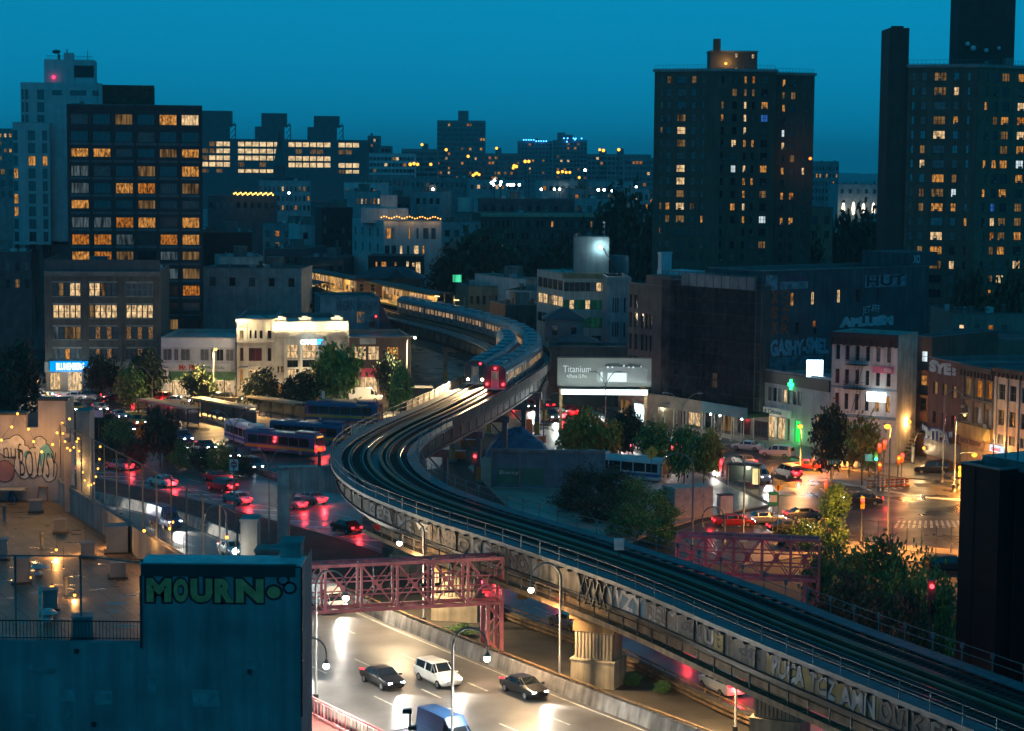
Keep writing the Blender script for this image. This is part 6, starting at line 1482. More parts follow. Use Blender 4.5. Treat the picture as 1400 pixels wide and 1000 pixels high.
r1 = N('ShaderNodeMapRange'); r1.inputs[1].default_value = .3; r1.inputs[2].default_value = .7; r1.inputs[3].default_value = .6; r1.inputs[4].default_value = 1.3; L(n1.outputs[0], r1.inputs[0])
vs = N('ShaderNodeVectorMath'); vs.operation = 'SCALE'; L(wv.outputs[0], vs.inputs[0]); L(r1.outputs[0], vs.inputs['Scale']); L(vs.outputs[0], bs.inputs['Base Color'])
n2 = N('ShaderNodeTexNoise'); n2.inputs['Scale'].default_value = .55; n2.inputs['Detail'].default_value = 5; m2 = N('ShaderNodeMapping'); m2.inputs['Scale'].default_value = (1,2.2,1); L(geo.outputs['Position'], m2.inputs[0]); L(m2.outputs[0], n2.inputs['Vector'])
r2 = N('ShaderNodeMapRange'); r2.inputs[1].default_value = .6; r2.inputs[2].default_value = .66; r2.inputs[3].default_value = .5; r2.inputs[4].default_value = .04; L(n2.outputs[0], r2.inputs[0]); L(r2.outputs[0], bs.inputs['Roughness'])
bp = N('ShaderNodeBump'); bp.inputs['Strength'].default_value = .25; n5 = N('ShaderNodeTexNoise'); n5.inputs['Scale'].default_value = 6; L(geo.outputs['Position'], n5.inputs['Vector']); L(n5.outputs[0], bp.inputs['Height']); L(bp.outputs[0], bs.inputs['Normal'])
ROOFT2 = m_
tb = thing('roof_terrace_building', 'blue grey stucco building with a wet roof terrace and block graffiti letters', 'building', (0,0,0))
XR = xf(410)
c_line = lambda Y: -26.7 + (125.6-Y)*(12.7/26.8)      # inner line of the right-hand parapet
b = MB()
b.face([(xf(-260),Yf,-.0),(xf(187),Yf,0),(xf(187),Yf,ZL),(xf(-260),Yf,ZL)])
b.face([(xf(187),Yf,0),(XR,Yf,0),(XR,Yf,ZT),(xf(187),Yf,ZT)])
b.face([(XR,Yf,0),(XR,Yf+5,0),(XR,Yf+5,ZT),(XR,Yf,ZT)])
b.face([(xf(187),Yf,ZL),(xf(187),Yf+2.4,ZL),(xf(187),Yf+2.4,ZT),(xf(187),Yf,ZT)])
b.face([(xf(187),Yf+2.4,ZR),(XR,Yf+2.4,ZR),(XR,Yf+2.4,ZT),(xf(187),Yf+2.4,ZT)])
b.face([(XR,Yf+5,0),(c_line(131),131,0),(c_line(131),131,ZR),(XR,Yf+5,ZR)])
b.build('wall', STUC, tb)
b = MB(); b.face([(xf(-260),Yf+.3,ZR),(xf(187),Yf+.3,ZR),(xf(187),Yf+2.4,ZR),(c_line(Yf+2.4),Yf+2.4,ZR),(c_line(134),134,ZR),(-60,134,ZR)]); b.build('roof', ROOFT2, tb)
b = MB(); b.box(xf(-260), xf(187)-.01, Yf, Yf+.3, ZL, ZL+.1); b.box(xf(-260), xf(187)-.01, Yf+.29, Yf+.32, ZR, ZL); b.build('parapet_cap', mat('parapet_cap', (.16,.20,.21), .7, amt=.3), tb)
b = MB(); b.box(xf(187)-.1, XR, Yf+.28, Yf+2.5, ZT+.003, ZT+.1); b.build('bulkhead_roof', mat('silver_coating', (.42,.46,.47), .45, amt=.3, scale=1.5), tb)
b = MB(); b.box(xf(188), xf(402), Yf-.06, Yf+.28, ZT-.42, ZT+.13); b.build('coping', BLACK, tb)
b = MB(); b.box(XR-.02, XR+.07, Yf-.05, Yf+.1, ZT-7, ZT); b.box(xf(186), xf(189), Yf-.1, Yf-.003, ZL-.2, ZT-.4); b.build('downpipe', BLACK, tb)
b = MB()
for p, q in ((97,890),(338,918),(120,990)): 
    z = zat(p, q, Yf); b.box(xf(p)-.09, xf(p)+.09, Yf-.12, Yf-.003, z-.1, z+.1)
b.build('wall_fitting', BLACK, tb)
b = MB(); 
for k in range(24): b.box(xf(100)-.01+.0, xf(100)+.0, Yf-.01, Yf-.005, ZL, ZL+.01)
# graffiti word: fat block letters with a dark red outline
GMO = mat('graffiti_ochre', (.9,.27,.10), .75, amt=.25, scale=2.5); GMR = mat('graffiti_maroon', (.22,.012,.016), .8, amt=.3, scale=3)
zb, zt = zat(290, 824, Yf), zat(290, 791, Yf)
xx_ = 193.5
for ch, w in (('M',38),('O',24),('U',34),('R',30),('N',42)):
    text(ch, (w+1.5)*s, zt-zb+.16, GMR, tb, (xf(xx_)-.05, Yf-.012, zb-.08), 0, .13, .02, 'graffiti_letter')
    text(ch, (w-3.5)*s, zt-zb-.02, GMO, tb, (xf(xx_)+.06, Yf-.03, zb+.01), 0, .06, .02, 'graffiti_letter'); xx_ += w*.985
for p, q, r_ in ((372,810,.30),(385,793,.2),(394,804,.22)):
    for k, (rr_, mm, yy) in enumerate(((r_+.09, GMR, .012),(r_-.02, GMO if r_ > .25 else STUC, .02))):
        b = MB(); z = zat(p, q, Yf); b.face([(xf(p)+rr_*1.1*math.cos(a*.4488), Yf-yy, z+rr_*math.sin(a*.4488)) for a in range(14)]); b.build('graffiti', mm, tb)
# right-hand parapet with its pillars
PAR = mat('parapet_render', (.22,.24,.24), .85, amt=.25, streak=.4)
b = MB(); p0 = (c_line(131), 131); p1 = (c_line(97.3), 97.3)
n = Vector((26.8, 12.7, 0)).normalized()*.3
b.prism([p0, p1, (p1[0]+n.x,p1[1]+n.y), (p0[0]+n.x,p0[1]+n.y)], ZR-.01, 19.4); b.prism([(p0[0]-.04,p0[1]), (p1[0]-.04,p1[1]), (p1[0]+n.x+.05,p1[1]+n.y), (p0[0]+n.x+.05,p0[1]+n.y)], 19.401, 19.5); b.build('parapet', PAR, tb)
def pil(px0, px1, Y, ytop, zb, dep=1.3, m=PAR):
    b = MB(); k = Y/2800; z = zat((px0+px1)/2, ytop, Y); b.box((px0-700)*k, (px1-700)*k, Y, Y+dep, zb, z-.14); b.box((px0-700)*k-.05, (px1-700)*k+.05, Y-.05, Y+dep+.05, z-.139, z); return b.build('pillar', m, tb)
pil(326, 349, 99.6, 710, ZR); pil(346, 380, 98.2, 752, 15, 1.5); pil(381, 409, Yf+2, 742, 15, 1.6)
# rear wall of the terrace with spray paint
RW = mat('rear_wall_paint', (.34,.29,.27), .85, amt=.2, streak=.2)
Yr = 132.5; kr = Yr/2800; xr = lambda p: (p-700)*kr; zr = lambda q: zat(60, q, Yr)
b = MB(); b.box(xr(-40), xr(31), Yr, Yr+.5, ZR, zr(568)); b.box(xr(31)+.003, xr(48), Yr, Yr+.5, ZR, zr(585)); b.box(xr(48)+.003, xr(76), Yr-.03, Yr+.8, ZR, zr(548)); b.box(xr(76)+.003, xr(86), Yr-.03, Yr+2.5, ZR, zr(548)); b.build('rear_wall', RW, tb)
b = MB(); b.prism([(xr(86)+.01,Yr),(xr(104),128),(xr(104)+.4,128.2),(xr(86)+.4,Yr+.4)], ZR, zr(592)); b.build('rear_wall', RW, tb)
for p0_, p1_, q in ((-40,31,568),(48,88,548)): b = MB(); b.box(xr(p0_)-.06, xr(p1_)+.06, Yr-.1, Yr+.9, zr(q)+.003, zr(q)+.16); b.build('wall_cap', FRAMED, tb)
pil(100, 118, 127, 562, ZR, 1.6)
GK = mat('graffiti_ink', (.02,.02,.025)); WHG = mat('graffiti_bright', (.44,.41,.38), .8, amt=.3, scale=2); GTL = mat('graffiti_teal2', (.10,.30,.34), .8, amt=.2)
def blob(p, q, rx, rz, m, y): b = MB(); b.face([(xr(p)+rx*math.cos(a*.3927)*(1+.12*math.sin(a*2.3)), Yr-y, zr(q)+rz*math.sin(a*.3927)) for a in range(16)]); b.build('graffiti', m, tb)
for p, q, rx, rz, m in ((8,613,.75,.6,WHG),(18,608,.5,.6,WHG),(28,632,.62,1.1,WHG),(40,633,.4,1.0,WHG),(49,630,.4,1.0,WHG),(58,626,.45,.9,GTL),(50,606,.38,.42,WHG),(62,642,.5,.8,WHG),(34,622,.3,.3,GTL),(1,645,.6,.7,mat('graffiti_pink',(.25,.12,.12),.8))): blob(p, q, rx+.055, rz+.055, GK, .035+p*.0002); blob(p, q, rx, rz, m, .05+p*.0002)
kk = Yr/2800
for w_, a_, c_, q0, q1 in (('BOWSY',22,73,652,616),('nuf',0,24,628,606)): text(w_, (c_-a_)*kk, zr(q1)-zr(q0), GK, tb, (xr(a_), Yr-.085, zr(q0)), 0, -.012, .01, 'graffiti')
# fence on the parapet
fe = thing('mesh_fence', 'tall thin post fence along the right parapet of the roof terrace', 'fence', (p0[0], p0[1], 19.5))
v0 = Vector((0,0,0)); v1 = Vector((p1[0]-p0[0], p1[1]-p0[1], 0)); nn = n*.5
for k in range(14):
    q = v0.lerp(v1, k/13)+nn; b = MB(); b.cyl((q.x,q.y), .045, 0, 3.75, 6); b.build('post', FRAMEM, fe)
b = MB()
for z in (.08, 3.72): b.tube([v0+nn+Vector((0,0,z)), v1+nn+Vector((0,0,z))], .035, 5)
b.build('rail', FRAMEM, fe)
b = MB()
for k in range(90): q = v0.lerp(v1, k/89)+nn; b.tube([q+Vector((0,0,.1)), q+Vector((0,0,3.7))], .004, 3, 0, False)
for z in range(1, 12): b.tube([v0+nn+Vector((0,0,z*.31)), v1+nn+Vector((0,0,z*.31))], .004, 3, 0, False)
b.build('wire_mesh', FRAMEM, fe)
# front railing and pipe frame
t = thing('roof_railing', 'black picket railing at the front edge of the roof terrace', 'railing', (xf(-60), Yf+.15, ZL+.1)); b = MB(); W_ = xf(186)-xf(-60)
b.box(0, W_, -.02, .02, .86, .92); b.box(0, W_, -.02, .02, .08, .12); k = 0.0
while k < W_: b.box(k, k+.025, -.012, .012, 0.0, .88); k += .16
b.build('bars', BLACK, t)
t = thing('pipe_frame', 'tall bare pipe frame standing behind the front railing of the terrace', 'frame', (xf(9), Yf+.6, ZR)); hp = zat(60, 760, Yf+.6)-ZR
b = MB()
for p in (9, 100, 186): b.cyl((xf(p)-xf(9), 0), .055, 0, hp-.12*(p > 150), 6)
b.tube([(-4,0,hp-.02),(xf(100)-xf(9),0,hp),(xf(186)-xf(9),0,hp-.3)], .04, 6); b.build('tube', FRAMEM, t)
b = MB(); b.box(-.07,.07,-.07,.07,0,2.45); tag(b.build('roof_post', mat('peeling_white', (.5,.45,.38), .8, amt=.5, scale=3), None, (*g(56, 874, ZR), ZR)), 'peeling white timber post standing near the front railing of the roof', 'post')
# rooftop vents and furniture
GALV = mat('galvanised', (.4,.42,.42), .4, .6)
def ventbox(px_, py_, w, h, label, warm=False):
    x, y = g(px_, py_, ZR); t = thing('roof_vent', label, 'roof vent', (x, y, ZR), .2); b = MB(); b.box(-w/2,w/2,-w/2,w/2,.1,h); b.box(-w/2-.05,w/2+.05,-w/2-.05,w/2+.05,h,h+.08); b.build('housing', mat('vent_grey', (.14,.16,.17), .6, .2, amt=.3), t); b = MB(); b.box(-w/2-.12,w/2+.12,-w/2-.12,w/2+.12,0,.1); b.build('kerb', BLACK, t)
for a in ((49,700,.75,.7,'square grey roof vent nearest the rear wall of the terrace'),(83,728,.7,.75,'tapered grey roof vent in the middle of the terrace'),(120,762,.75,.8,'grey roof vent with a glowing bulb beside it'),(30,797,.8,1.3,'tall boxy grey roof vent near the left pipe post'),(161,790,.8,.8,'grey roof vent at the foot of the bulkhead wall'),(69,833,.7,.95,'grey roof vent below the brightest terrace bulb'),(2,765,.7,1.1,'grey roof box at the left edge of the view'),(113,872,.9,1.0,'grey roof box behind the picket railing'),(160,755,1.2,1.5,'dark equipment box by the parapet below a bright bulb')): ventbox(*a)
def mush(px_, py_, label):
    x, y = g(px_, py_, ZR); t = thing('mushroom_vent', label, 'roof vent', (x, y, ZR)); b = MB(); b.cyl((0,0), .22, 0, .45, 10); b.build('stem', GALV, t); b = MB(); b.tube([(0,0,.42),(0,0,.5),(0,0,.62)], .5, 14, 0, True, .2); b.build('hood', GALV, t)
mush(54, 786, 'round galvanised mushroom vent beside the tall boxy vent'); mush(66, 850, 'round galvanised mushroom vent near the white timber post')
for px_, py_, lb in ((57,750,'thin vent pipe in the middle of the roof'),(90,813,'thin vent pipe near the front of the roof'),(6,712,'thin vent pipe at the far left of the roof')):
    x, y = g(px_, py_, ZR); b = MB(); b.cyl((0,0), .1, 0, .8, 8); b.cyl((0,0), .15, .8, .95, 8); tag(b.build('vent_pipe', FRAMEM, None, (x, y, ZR)), lb, 'pipe')
x, y = g(14, 686, ZR); t = thing('trestle_table', 'long pale table with blue trestle legs on the roof terrace', 'table', (x, y, ZR)); b = MB(); b.box(-1.6,1.0,-.5,.5,.78,.85); b.build('top', mat('table_top', (.4,.36,.3), .6, amt=.2), t)
for q in (-1.0, .1): b = MB(); b.bar((q-.3,-.4,0),(q,0,.78),.06); b.bar((q+.3,-.4,0),(q,0,.78),.06); b.bar((q-.3,.4,0),(q,0,.78),.06); b.bar((q+.3,.4,0),(q,0,.78),.06); b.build('trestle', mat('blue_paint', (.05,.12,.25), .5), t)
x, y = g(39, 682, ZR); t = thing('bar_stool', 'black bar stool between the table and the wooden chair', 'stool', (x, y, ZR)); b = MB(); b.box(-.28,.28,-.28,.28,.95,1.02); b.build('seat', BLACK, t)
for a in (-1,1):
    for c in (-1,1): b = MB(); b.bar((a*.3,c*.3,0),(a*.2,c*.2,.95),.06); b.build('leg', BLACK, t)
x, y = g(60, 684, ZR); t = thing('wooden_chair', 'tall wooden bar chair with a ladder back against the terrace wall', 'chair', (x, y, ZR)); WD = mat('wood_brown', (.18,.09,.04), .7, amt=.3)
b = MB(); b.box(-.3,.3,-.3,.3,.85,.92); b.build('seat', WD, t); b = MB(); b.box(-.3,-.24,.24,.3,.92,1.6); b.box(.24,.3,.24,.3,.92,1.6); [b.box(-.24,.24,.25,.29,.92+q,.99+q) for q in (.2,.4,.6)]; b.build('back', WD, t)
for a in (-1,1):
    for c in (-1,1): b = MB(); b.bar((a*.34,c*.34,0),(a*.26,c*.26,.85),.06); b.build('leg', WD, t)
# string lights of the terrace
SBU = emit('terrace_bulb', (1,.40,.06), 4)
def strand(label, pts, r_=.075, sag=0, cat='string lights', li=()):
    t = thing('string_lights', label, cat, pts[0]); o = Vector(pts[0]); b = MB(); b.tube([Vector(p)-o+Vector((0,0,.12)) for p in pts], .012, 4); b.build('wire', BLACK, t)
    for p in pts: b = MB(); q = Vector(p)-o; b.ball(q, r_, 0, 8, 6); b.build('bulb', SBU, t)
    for k, e_ in li: lamp(Vector(pts[k])+Vector((0,-.25,0)), e_, (1,.5,.16), .12)
strand('string of amber bulbs along the top of the spray-painted terrace wall', [pt(p, q, 131.4) for p, q in ((2,602),(16,584),(24,566),(39,587),(46,604),(57,618),(72,608),(78,592),(85,579),(95,573))], .085, 0, 'string lights', ((0,60),(1,70),(4,70),(6,70),(8,50)))
strand('looping string of amber bulbs hanging from the fence end', [pt(p, q, 127) for p, q in ((86,593),(89,604),(92,613),(96,616),(101,612),(105,604),(107,600),(108,617),(110,633),(113,646),(116,657),(121,664),(125,663),(128,661),(131,652),(134,641),(136,628),(137,611))], .07, 0, 'string lights', ((3,60),(8,45),(12,55),(15,45)))
for p, q, Y, r_, e_, lb in ((155,741,116,.13,420,'bright amber bulb above the dark equipment box'),(117,746,114,.09,240,'amber bulb beside the grey roof vent'),(77,752,113,.08,200,'small amber bulb in the middle of the roof'),(71,804,104,.13,380,'brightest amber bulb low over the front of the terrace'),(41,790,107,.08,200,'amber bulb between the mushroom vent and the boxy vent'),(102,814,102,.08,200,'amber bulb beside the right pipe post'),(87,778,110,.05,80,'tiny amber bulb over a puddle on the roof'),(197,726,110,.09,140,'amber bulb low on the fence near the bulkhead'),(232,723,108,.08,100,'amber bulb on the fence, lower of a pair'),(236,714,108,.08,80,'amber bulb on the fence, upper of a pair'),(310,735,101,.09,120,'amber bulb at the near end of the fence')):
    x, y, z = pt(p, q, Y); t = thing('hanging_bulb', lb, 'bulb', (x, y, z)); b = MB(); b.ball((0,0,0), r_, 0, 8, 6); b.build('bulb', SBU, t); b = MB(); b.cyl((0,0), .01, r_, r_+1.2, 4); b.cyl((0,0), .04, r_*.8, r_+.1, 6); b.build('cord', BLACK, t); lamp((x, y-.02, z-r_-.12), e_*1.15, (1,.43,.11), .1)
x, y, z = pt(322, 754, 99); t = thing('wall_lamp', 'white lamp glowing at the foot of the terrace corner pillar', 'lamp', (x, y, z)); b = MB(); b.ball((0,0,0), .16); b.build('globe', emit('white_lamp', (1,.86,.7), 30), t); b = MB(); b.cyl((0,.05), .04, .1, .9, 6); b.build('bracket', BLACK, t); lamp((x, y-.3, z), 90, (1,.8,.6), .15)
# lamp heads peeping over the bottom edge
x, y, z = pt(556, 975, 120); t = thing('area_light', 'pair of dark area lights on a bent pole at the bottom of the view', 'street lamp', (x, y, 0)); b = MB(); b.cyl((.2,0), .05, 0, z, 6); b.bar((.2,0,z-.9),(-1.2,0,z-1.2),.06); b.build('pole', POLEM, t); b = MB(); b.box(-.25,.3,-.2,.2,z,z+.25); b.build('lamp_head', FRAMED, t); b = MB(); b.box(.1,.6,-.2,.2,z-1.0,z-.78); b.build('lamp_head', FRAMED, t)

r_p = random.Random(8)
for k in range(9):
    b = MB(); u = xf(r_p.uniform(-10, 380)); z = zat(300, r_p.uniform(900, 995), Yf); w_ = r_p.uniform(.3, 1.3); h_ = r_p.uniform(.25, .9)
    b.face([(u, Yf-.004, z), (u+w_, Yf-.004, z+r_p.uniform(-.08,.08)), (u+w_*r_p.uniform(.85,1.1), Yf-.004, z+h_), (u+r_p.uniform(-.1,.1), Yf-.004, z+h_*1.05)]); b.build('stucco_patch', mat('stucco_patch_'+str(k%3), ((.165,.19,.195),(.215,.25,.255),(.175,.21,.22))[k%3], .9, amt=.3, scale=2, bump=.4), tb)
# ---------------------------------------------------------------- lamps
HW = emit('roadway_lamp', (1,.78,.5), 70)
SOD = emit('sodium_lamp', (1,.36,.04), 3.2)
def crook(bx, by, lx, ly, label, power=0, col=(1,.90,.76), head=HW, Z0=0, group='hooked street lamps', r_=.22, ztop=None):
    """hooked pole: base at a ground pixel, lamp hanging at a pixel of the same distance"""
    x, y = g(bx, by, Z0); q = pt(lx, ly, y); t = thing('street_lamp', label, 'street lamp', (x, y, Z0), 0, group)
    dx_ = q[0]-x; zl = q[2]-Z0; rr_ = abs(dx_)/2; sg = 1 if dx_ > 0 else -1
    P_ = [(0,0,0),(0,0,zl+.9)] + [(sg*rr_*(1-math.cos(a*math.pi/10)), 0, zl+.9+rr_*1.05*math.sin(a*math.pi/10)) for a in range(1, 11)] + [(dx_,0,zl+.45)]
    b = MB(); b.tube(P_, .10, 8, 0, True, .055); b.cyl((0,0), .2, 0, .9, 8); b.build('pole', POLEM, t)
    b = MB(); b.tube([(dx_,0,zl+.5),(dx_,0,zl+.18)], .07, 8, 0, True, .24); b.build('lamp_shade', POLEM, t)
    b = MB(); b.ball((dx_,0,zl), r_, 0, 10, 8, .95); b.build('globe', head if power else mat('unlit_globe', (.4,.38,.33), .3), t)
    if power: lamp((q[0], y, q[2]-r_-.12), power, col, .2, 150, (0,0,-1), .6); lamp((q[0], y, q[2]-r_-.14), power*.12, col, .2)
crook(432, 965, 473, 818, 'hooked lamp at the left of the pink gantry, lit, its pole on the footpath', 7500)
crook(404, 1010, 446, 911, 'hooked lamp just right of the graffiti building, lit', 5500)
crook(618, 1030, 666, 901, 'hooked lamp in front of the right leg of the pink gantry, lit', 8500)
crook(765, 940, 726, 807, 'hooked lamp left of the ribbed pier, lit', 9000, (1,.66,.34))
crook(1005, 1010, 964, 887, 'rightmost lit hooked lamp, before the spray-painted girder', 6500, (1,.66,.34))
crook(579, 858, 546, 743, 'hooked lamp behind the gantry below the sharp curve, lit', 11000, (1,.72,.42))
crook(1219, 862, 1186, 787, 'unlit hooked lamp in front of the bushes beyond the tracks')
crook(946, 756, 903, 655, 'unlit hooked lamp beside the concrete block stack')
crook(1016, 740, 988, 650, 'unlit hooked lamp on the corner with a turn arrow sign')
crook(990, 742, 960, 720, 'short unlit hooked lamp near the concrete block stack')
crook(1160, 652, 1132, 596, 'unlit hooked lamp by the crossing before the white corner house')
crook(310, 768, 281, 718, 'unlit hooked lamp behind the terrace fence')
def ylamp(bx, by, top, label, span=14, lit=0, group='double-armed street lamps', drop=-5):
    x, y = g(bx, by); k = y/2800; zt = zat(bx, top, y); t = thing('street_lamp', label, 'street lamp', (x, y, 0), 0, group)
    b = MB(); b.tube([(0,0,0),(0,0,zt)], .11, 7, 0, True, .07)
    for sg in (-1, 1): b.tube([(0,0,zt)] + [(sg*span*k*a/6, 0, zt+1.9*math.sin(a/6*math.pi/2)) for a in range(1, 7)], .06, 6)
    b.build('pole', POLEM, t)
    for sg in (-1, 1): b = MB(); u = sg*span*k; b.box(min(u,u+sg*.8), max(u,u+sg*.8), -.16, .16, zt+1.82, zt+1.98); b.build('lamp_head', mat('cobra_head', (.12,.17,.2), .5, .3), t)
for a in ((208,560,518,'double-armed lamp nearest the dark street trees on the left',16),(307,572,518,'double-armed lamp between the two bus shelters',26),(320,700,585,'double-armed lamp with a red no-entry sign on its pole',20),(368,742,640,'double-armed lamp beside the steel portal frame',14),(743,612,556,'double-armed lamp left of the billboard',12),(827,600,526,'double-armed lamp in front of the billboard',15),(932,612,556,'double-armed lamp before the scaffolded building',20),(889,634,570,'double-armed lamp above the yellow diamond sign',18),(75+110,640,590,'double-armed lamp among the bushes by the curving road',12)): ylamp(*a)
def slamp(bx, by, lx, ly, label, power, col=(1,.36,.055), head=SOD, r_=.36, arm=False):
    x, y = g(bx, by); q = pt(lx, ly, y); t = thing('street_lamp', label, 'street lamp', (x, y, 0), 0, 'lit street lamps'); dx_ = q[0]-x; z = q[2]
    b = MB(); b.tube([(0,0,0),(0,0,z-.6 if arm else z-.2)] + ([(dx_*.3,0,z+.1),(dx_*.7,0,z+.3),(dx_,0,z+.2)] if arm else []), .11, 8, 0, True, .06); b.cyl((0,0), .22, 0, .8, 8); b.build('pole', POLEM, t)
    b = MB(); b.box(dx_-.35, dx_+.35, -.2, .2, z+.14, z+.3); b.build('lamp_head', POLEM, t)
    b = MB(); b.ball((dx_,-.05,z), r_, 0, 10, 8, .8); b.build('lens', head, t)
    lamp((q[0], y-.4, z-.35), power*1.2, col, .22, 145, (0,0,-1), .6); lamp((q[0], y-.4, z-.35), power*.1, col, .22)
YW = emit('yellow_lamp', (1,.6,.15), 4)
slamp(1213, 752, 1213, 583, 'tall lamp with a fierce orange light, its pole rising from the bushes', 40000)
slamp(1094, 646, 1094, 583, 'fierce orange lamp before the bank branch', 30000)
slamp(1304, 672, 1332, 622, 'orange lamp on a mast arm over the crossing by the black building', 24000, arm=True)
slamp(1304, 671, 1319, 568, 'yellowish lamp at the top of the pole before the ornate house', 4000, (1,.7,.3), YW, .16, True)
slamp(292, 562, 295, 478, 'yellow lamp before the white shops with the green awning', 30000, (1,.58,.2), YW, .24, True)
slamp(556, 560, 567, 462, 'pale yellow lamp right of the corner shop', 30000, (1,.72,.38), emit('pale_yellow_lamp', (1,.85,.5), 40), .2, True)
slamp(52, 550, 52, 517, 'amber lamp at the corner of the brown brick building', 1500, (1,.55,.15), SOD, .3)
slamp(236, 548, 225.5, 519, 'small yellow lamp at the corner of the shop row', 900, (1,.75,.3), YW, .18, True)
slamp(22, 552, 26, 512, 'thin lamp with a pale light left of the brick building', 500, (.8,.95,1), emit('white_lamp2', (.9,1,1), 20), .16, True)
crook(1288, 660, 1316, 556, 'unlit curved lamp left of the ornate house')
x0_, y0_ = g(556, 560)
# ---------------------------------------------------------------- traffic lights and signs
RSIG = emit('signal_red', (1,.04,.03), 7); GSIG = emit('signal_green', (.05,1,.65), 5); OSIG = emit('signal_hand', (1,.2,.02), 5)
HOUS = mat('signal_yellow', (.42,.24,.02), .6, amt=.2)
def tlight(bx, by, ly, label, col=RSIG, kinds=1, pole=True, hx=None, pw=60, lc=(1,.1,.05)):
    x, y = g(bx, by); t = thing('traffic_light', label, 'traffic light', (x, y, 0), 0, 'traffic lights'); z = zat(bx, ly, y); dx_ = ((hx-bx)*y/2800) if hx else 0
    b = MB(); b.cyl((0,0), .08, 0, z+.4, 7); b.cyl((0,0), .18, 0, .6, 8)
    if hx: b.tube([(0,0,z+.5),(dx_,0,z+.7)], .05, 5)
    b.build('pole', POLEM, t)
    b = MB(); b.box(dx_-.2, dx_+.2, -.45, -.1, z-.95, z+.3); b.build('housing', HOUS, t)
    b = MB(); zz = z if col is not GSIG else z-.65
    b.tube([(dx_,-.52,zz),(dx_,-.45,zz)], .19, 10); b.build('lens', col, t); lamp((x+dx_, y-.8, zz), pw, lc, .15)
tlight(1131, 690, 661, 'red traffic light on the near corner by the small tree', RSIG, hx=1128)
tlight(1200, 672, 609, 'red traffic light in front of the orange tree', RSIG, pw=90)
tlight(1196, 668, 620, 'green traffic light below the pair of red lamps', GSIG, pw=40, lc=(.1,1,.6))
tlight(1207, 672, 604, 'second red traffic light above the orange tree', RSIG, pw=60)
tlight(1227, 664, 626, 'red hand signal beside the orange construction barrels', OSIG, pw=60)
tlight(1232, 664, 622, 'red lamp of the rear signal at the far crossing', RSIG, pw=40)
tlight(1311, 668, 641, 'orange hand signal at the foot of the ornate house', OSIG, pw=80, lc=(1,.3,.05))
tlight(1177, 747, 683, 'dark-housed signal with a small red lamp left of the tall orange lamp', RSIG, pw=25)
tlight(1201, 672, 635, 'red hand signal low behind the small tree', OSIG, pw=50)
def sign(bx, by, cy, label, kind, w=.7, h=.9, txt=None, rot=0):
    x, y = g(bx, by); z = zat(bx, cy, y); t = thing('street_sign', label, 'sign', (x, y, 0), rot)
    b = MB(); b.cyl((0,.06), .05, 0, z+h/2, 6); b.build('post', POLEM, t)
    cols = {'white': (.55,.55,.52), 'green': (.02,.22,.12), 'yellow': (.6,.33,.02), 'red': (.5,.02,.03), 'orange': (.6,.18,.02)}
    m_ = mat('sign_'+kind+'_face', cols[kind], .5, amt=.1); b = MB()
    if kind == 'yellow': b.face([(0,-.02,z-h*.7),(w*.7,-.02,z),(0,-.02,z+h*.7),(-w*.7,-.02,z)])
    elif kind == 'red': b.tube([(0,-.03,z),(0,0,z)], w*.5, 14); 
    else: b.box(-w/2, w/2, -.03, .0, z-h/2, z+h/2)
    pn = b.build('panel', m_, t)
    if kind == 'red': b = MB(); b.box(-w*.33, w*.33, -.045, -.031, z-.07, z+.07); b.build('bar', mat('sign_white_face', (.55,.55,.52)), t)
    if kind == 'yellow': b = MB(); b.box(-.12,.0,-.035,-.021,z-.3,z+.3); b.bar((-.06,-.028,z+.25),(.16,-.028,z),.05,.03); b.build('arrow', BLACK, t)
    if txt: text(txt, w*.75, h*.5, mat('sign_white_face', (.55,.55,.52)) if kind in ('green','red') else BLACK, t, (-w*.375, -.04, z-h*.25), 0, .01, .01)
sign(320, 700, 636, 'white panel with a red no-entry disc on the lamp pole by the curving road', 'white', 1.0, 1.3); 
x, y = g(320, 700); z = zat(320, 636, y); b = MB(); b.tube([(0,-.06,0),(0,-.035,0)], .38, 16); o = b.build('no_entry_disc', mat('sign_red_face', (.5,.02,.03), .5), None, (x, y, z+.05)); tag(o, 'red no-entry disc on the white panel of the lamp pole', 'sign'); b = MB(); b.box(-.27,.27,-.075,-.061,-.06,.06); b.build('bar', mat('sign_white_face', (.55,.55,.52)), o)
sign(890, 668, 619, 'yellow diamond warning sign over the white bus', 'yellow', 1.3, 1.3)
sign(1016, 748, 735, 'white sign with a right-turn arrow at the foot of a hooked lamp', 'white', .9, 1.0); sign(1056, 745, 682, 'green street sign with number 1 on the near corner', 'green', 1.0, 1.5, '1'); sign(1138, 690, 632, 'green street name sign above the red traffic light', 'green', 1.3, .6, 'S 5 St')
sign(1063, 740, 667, 'yellow marker sign next to the green street sign', 'yellow', .7, .7); sign(192, 612, 592, 'yellow signal board among the bushes at the left road', 'yellow', 1.4, 1.4); sign(454, 566, 547, 'red stop disc beside the pale kiosk', 'red', 1.0, 1.0); sign(135, 612, 566, 'white direction board among the left trees', 'white', 1.3, 1.0); sign(442, 570, 540, 'blue and white bus stop sign', 'white', .5, 1.2); sign(714, 850, 812, 'small orange board on a post by the lower roadway', 'orange', .9, 1.0); sign(1187, 668, 626, 'pale sign pair by the orange tree', 'white', 1.0, .9)
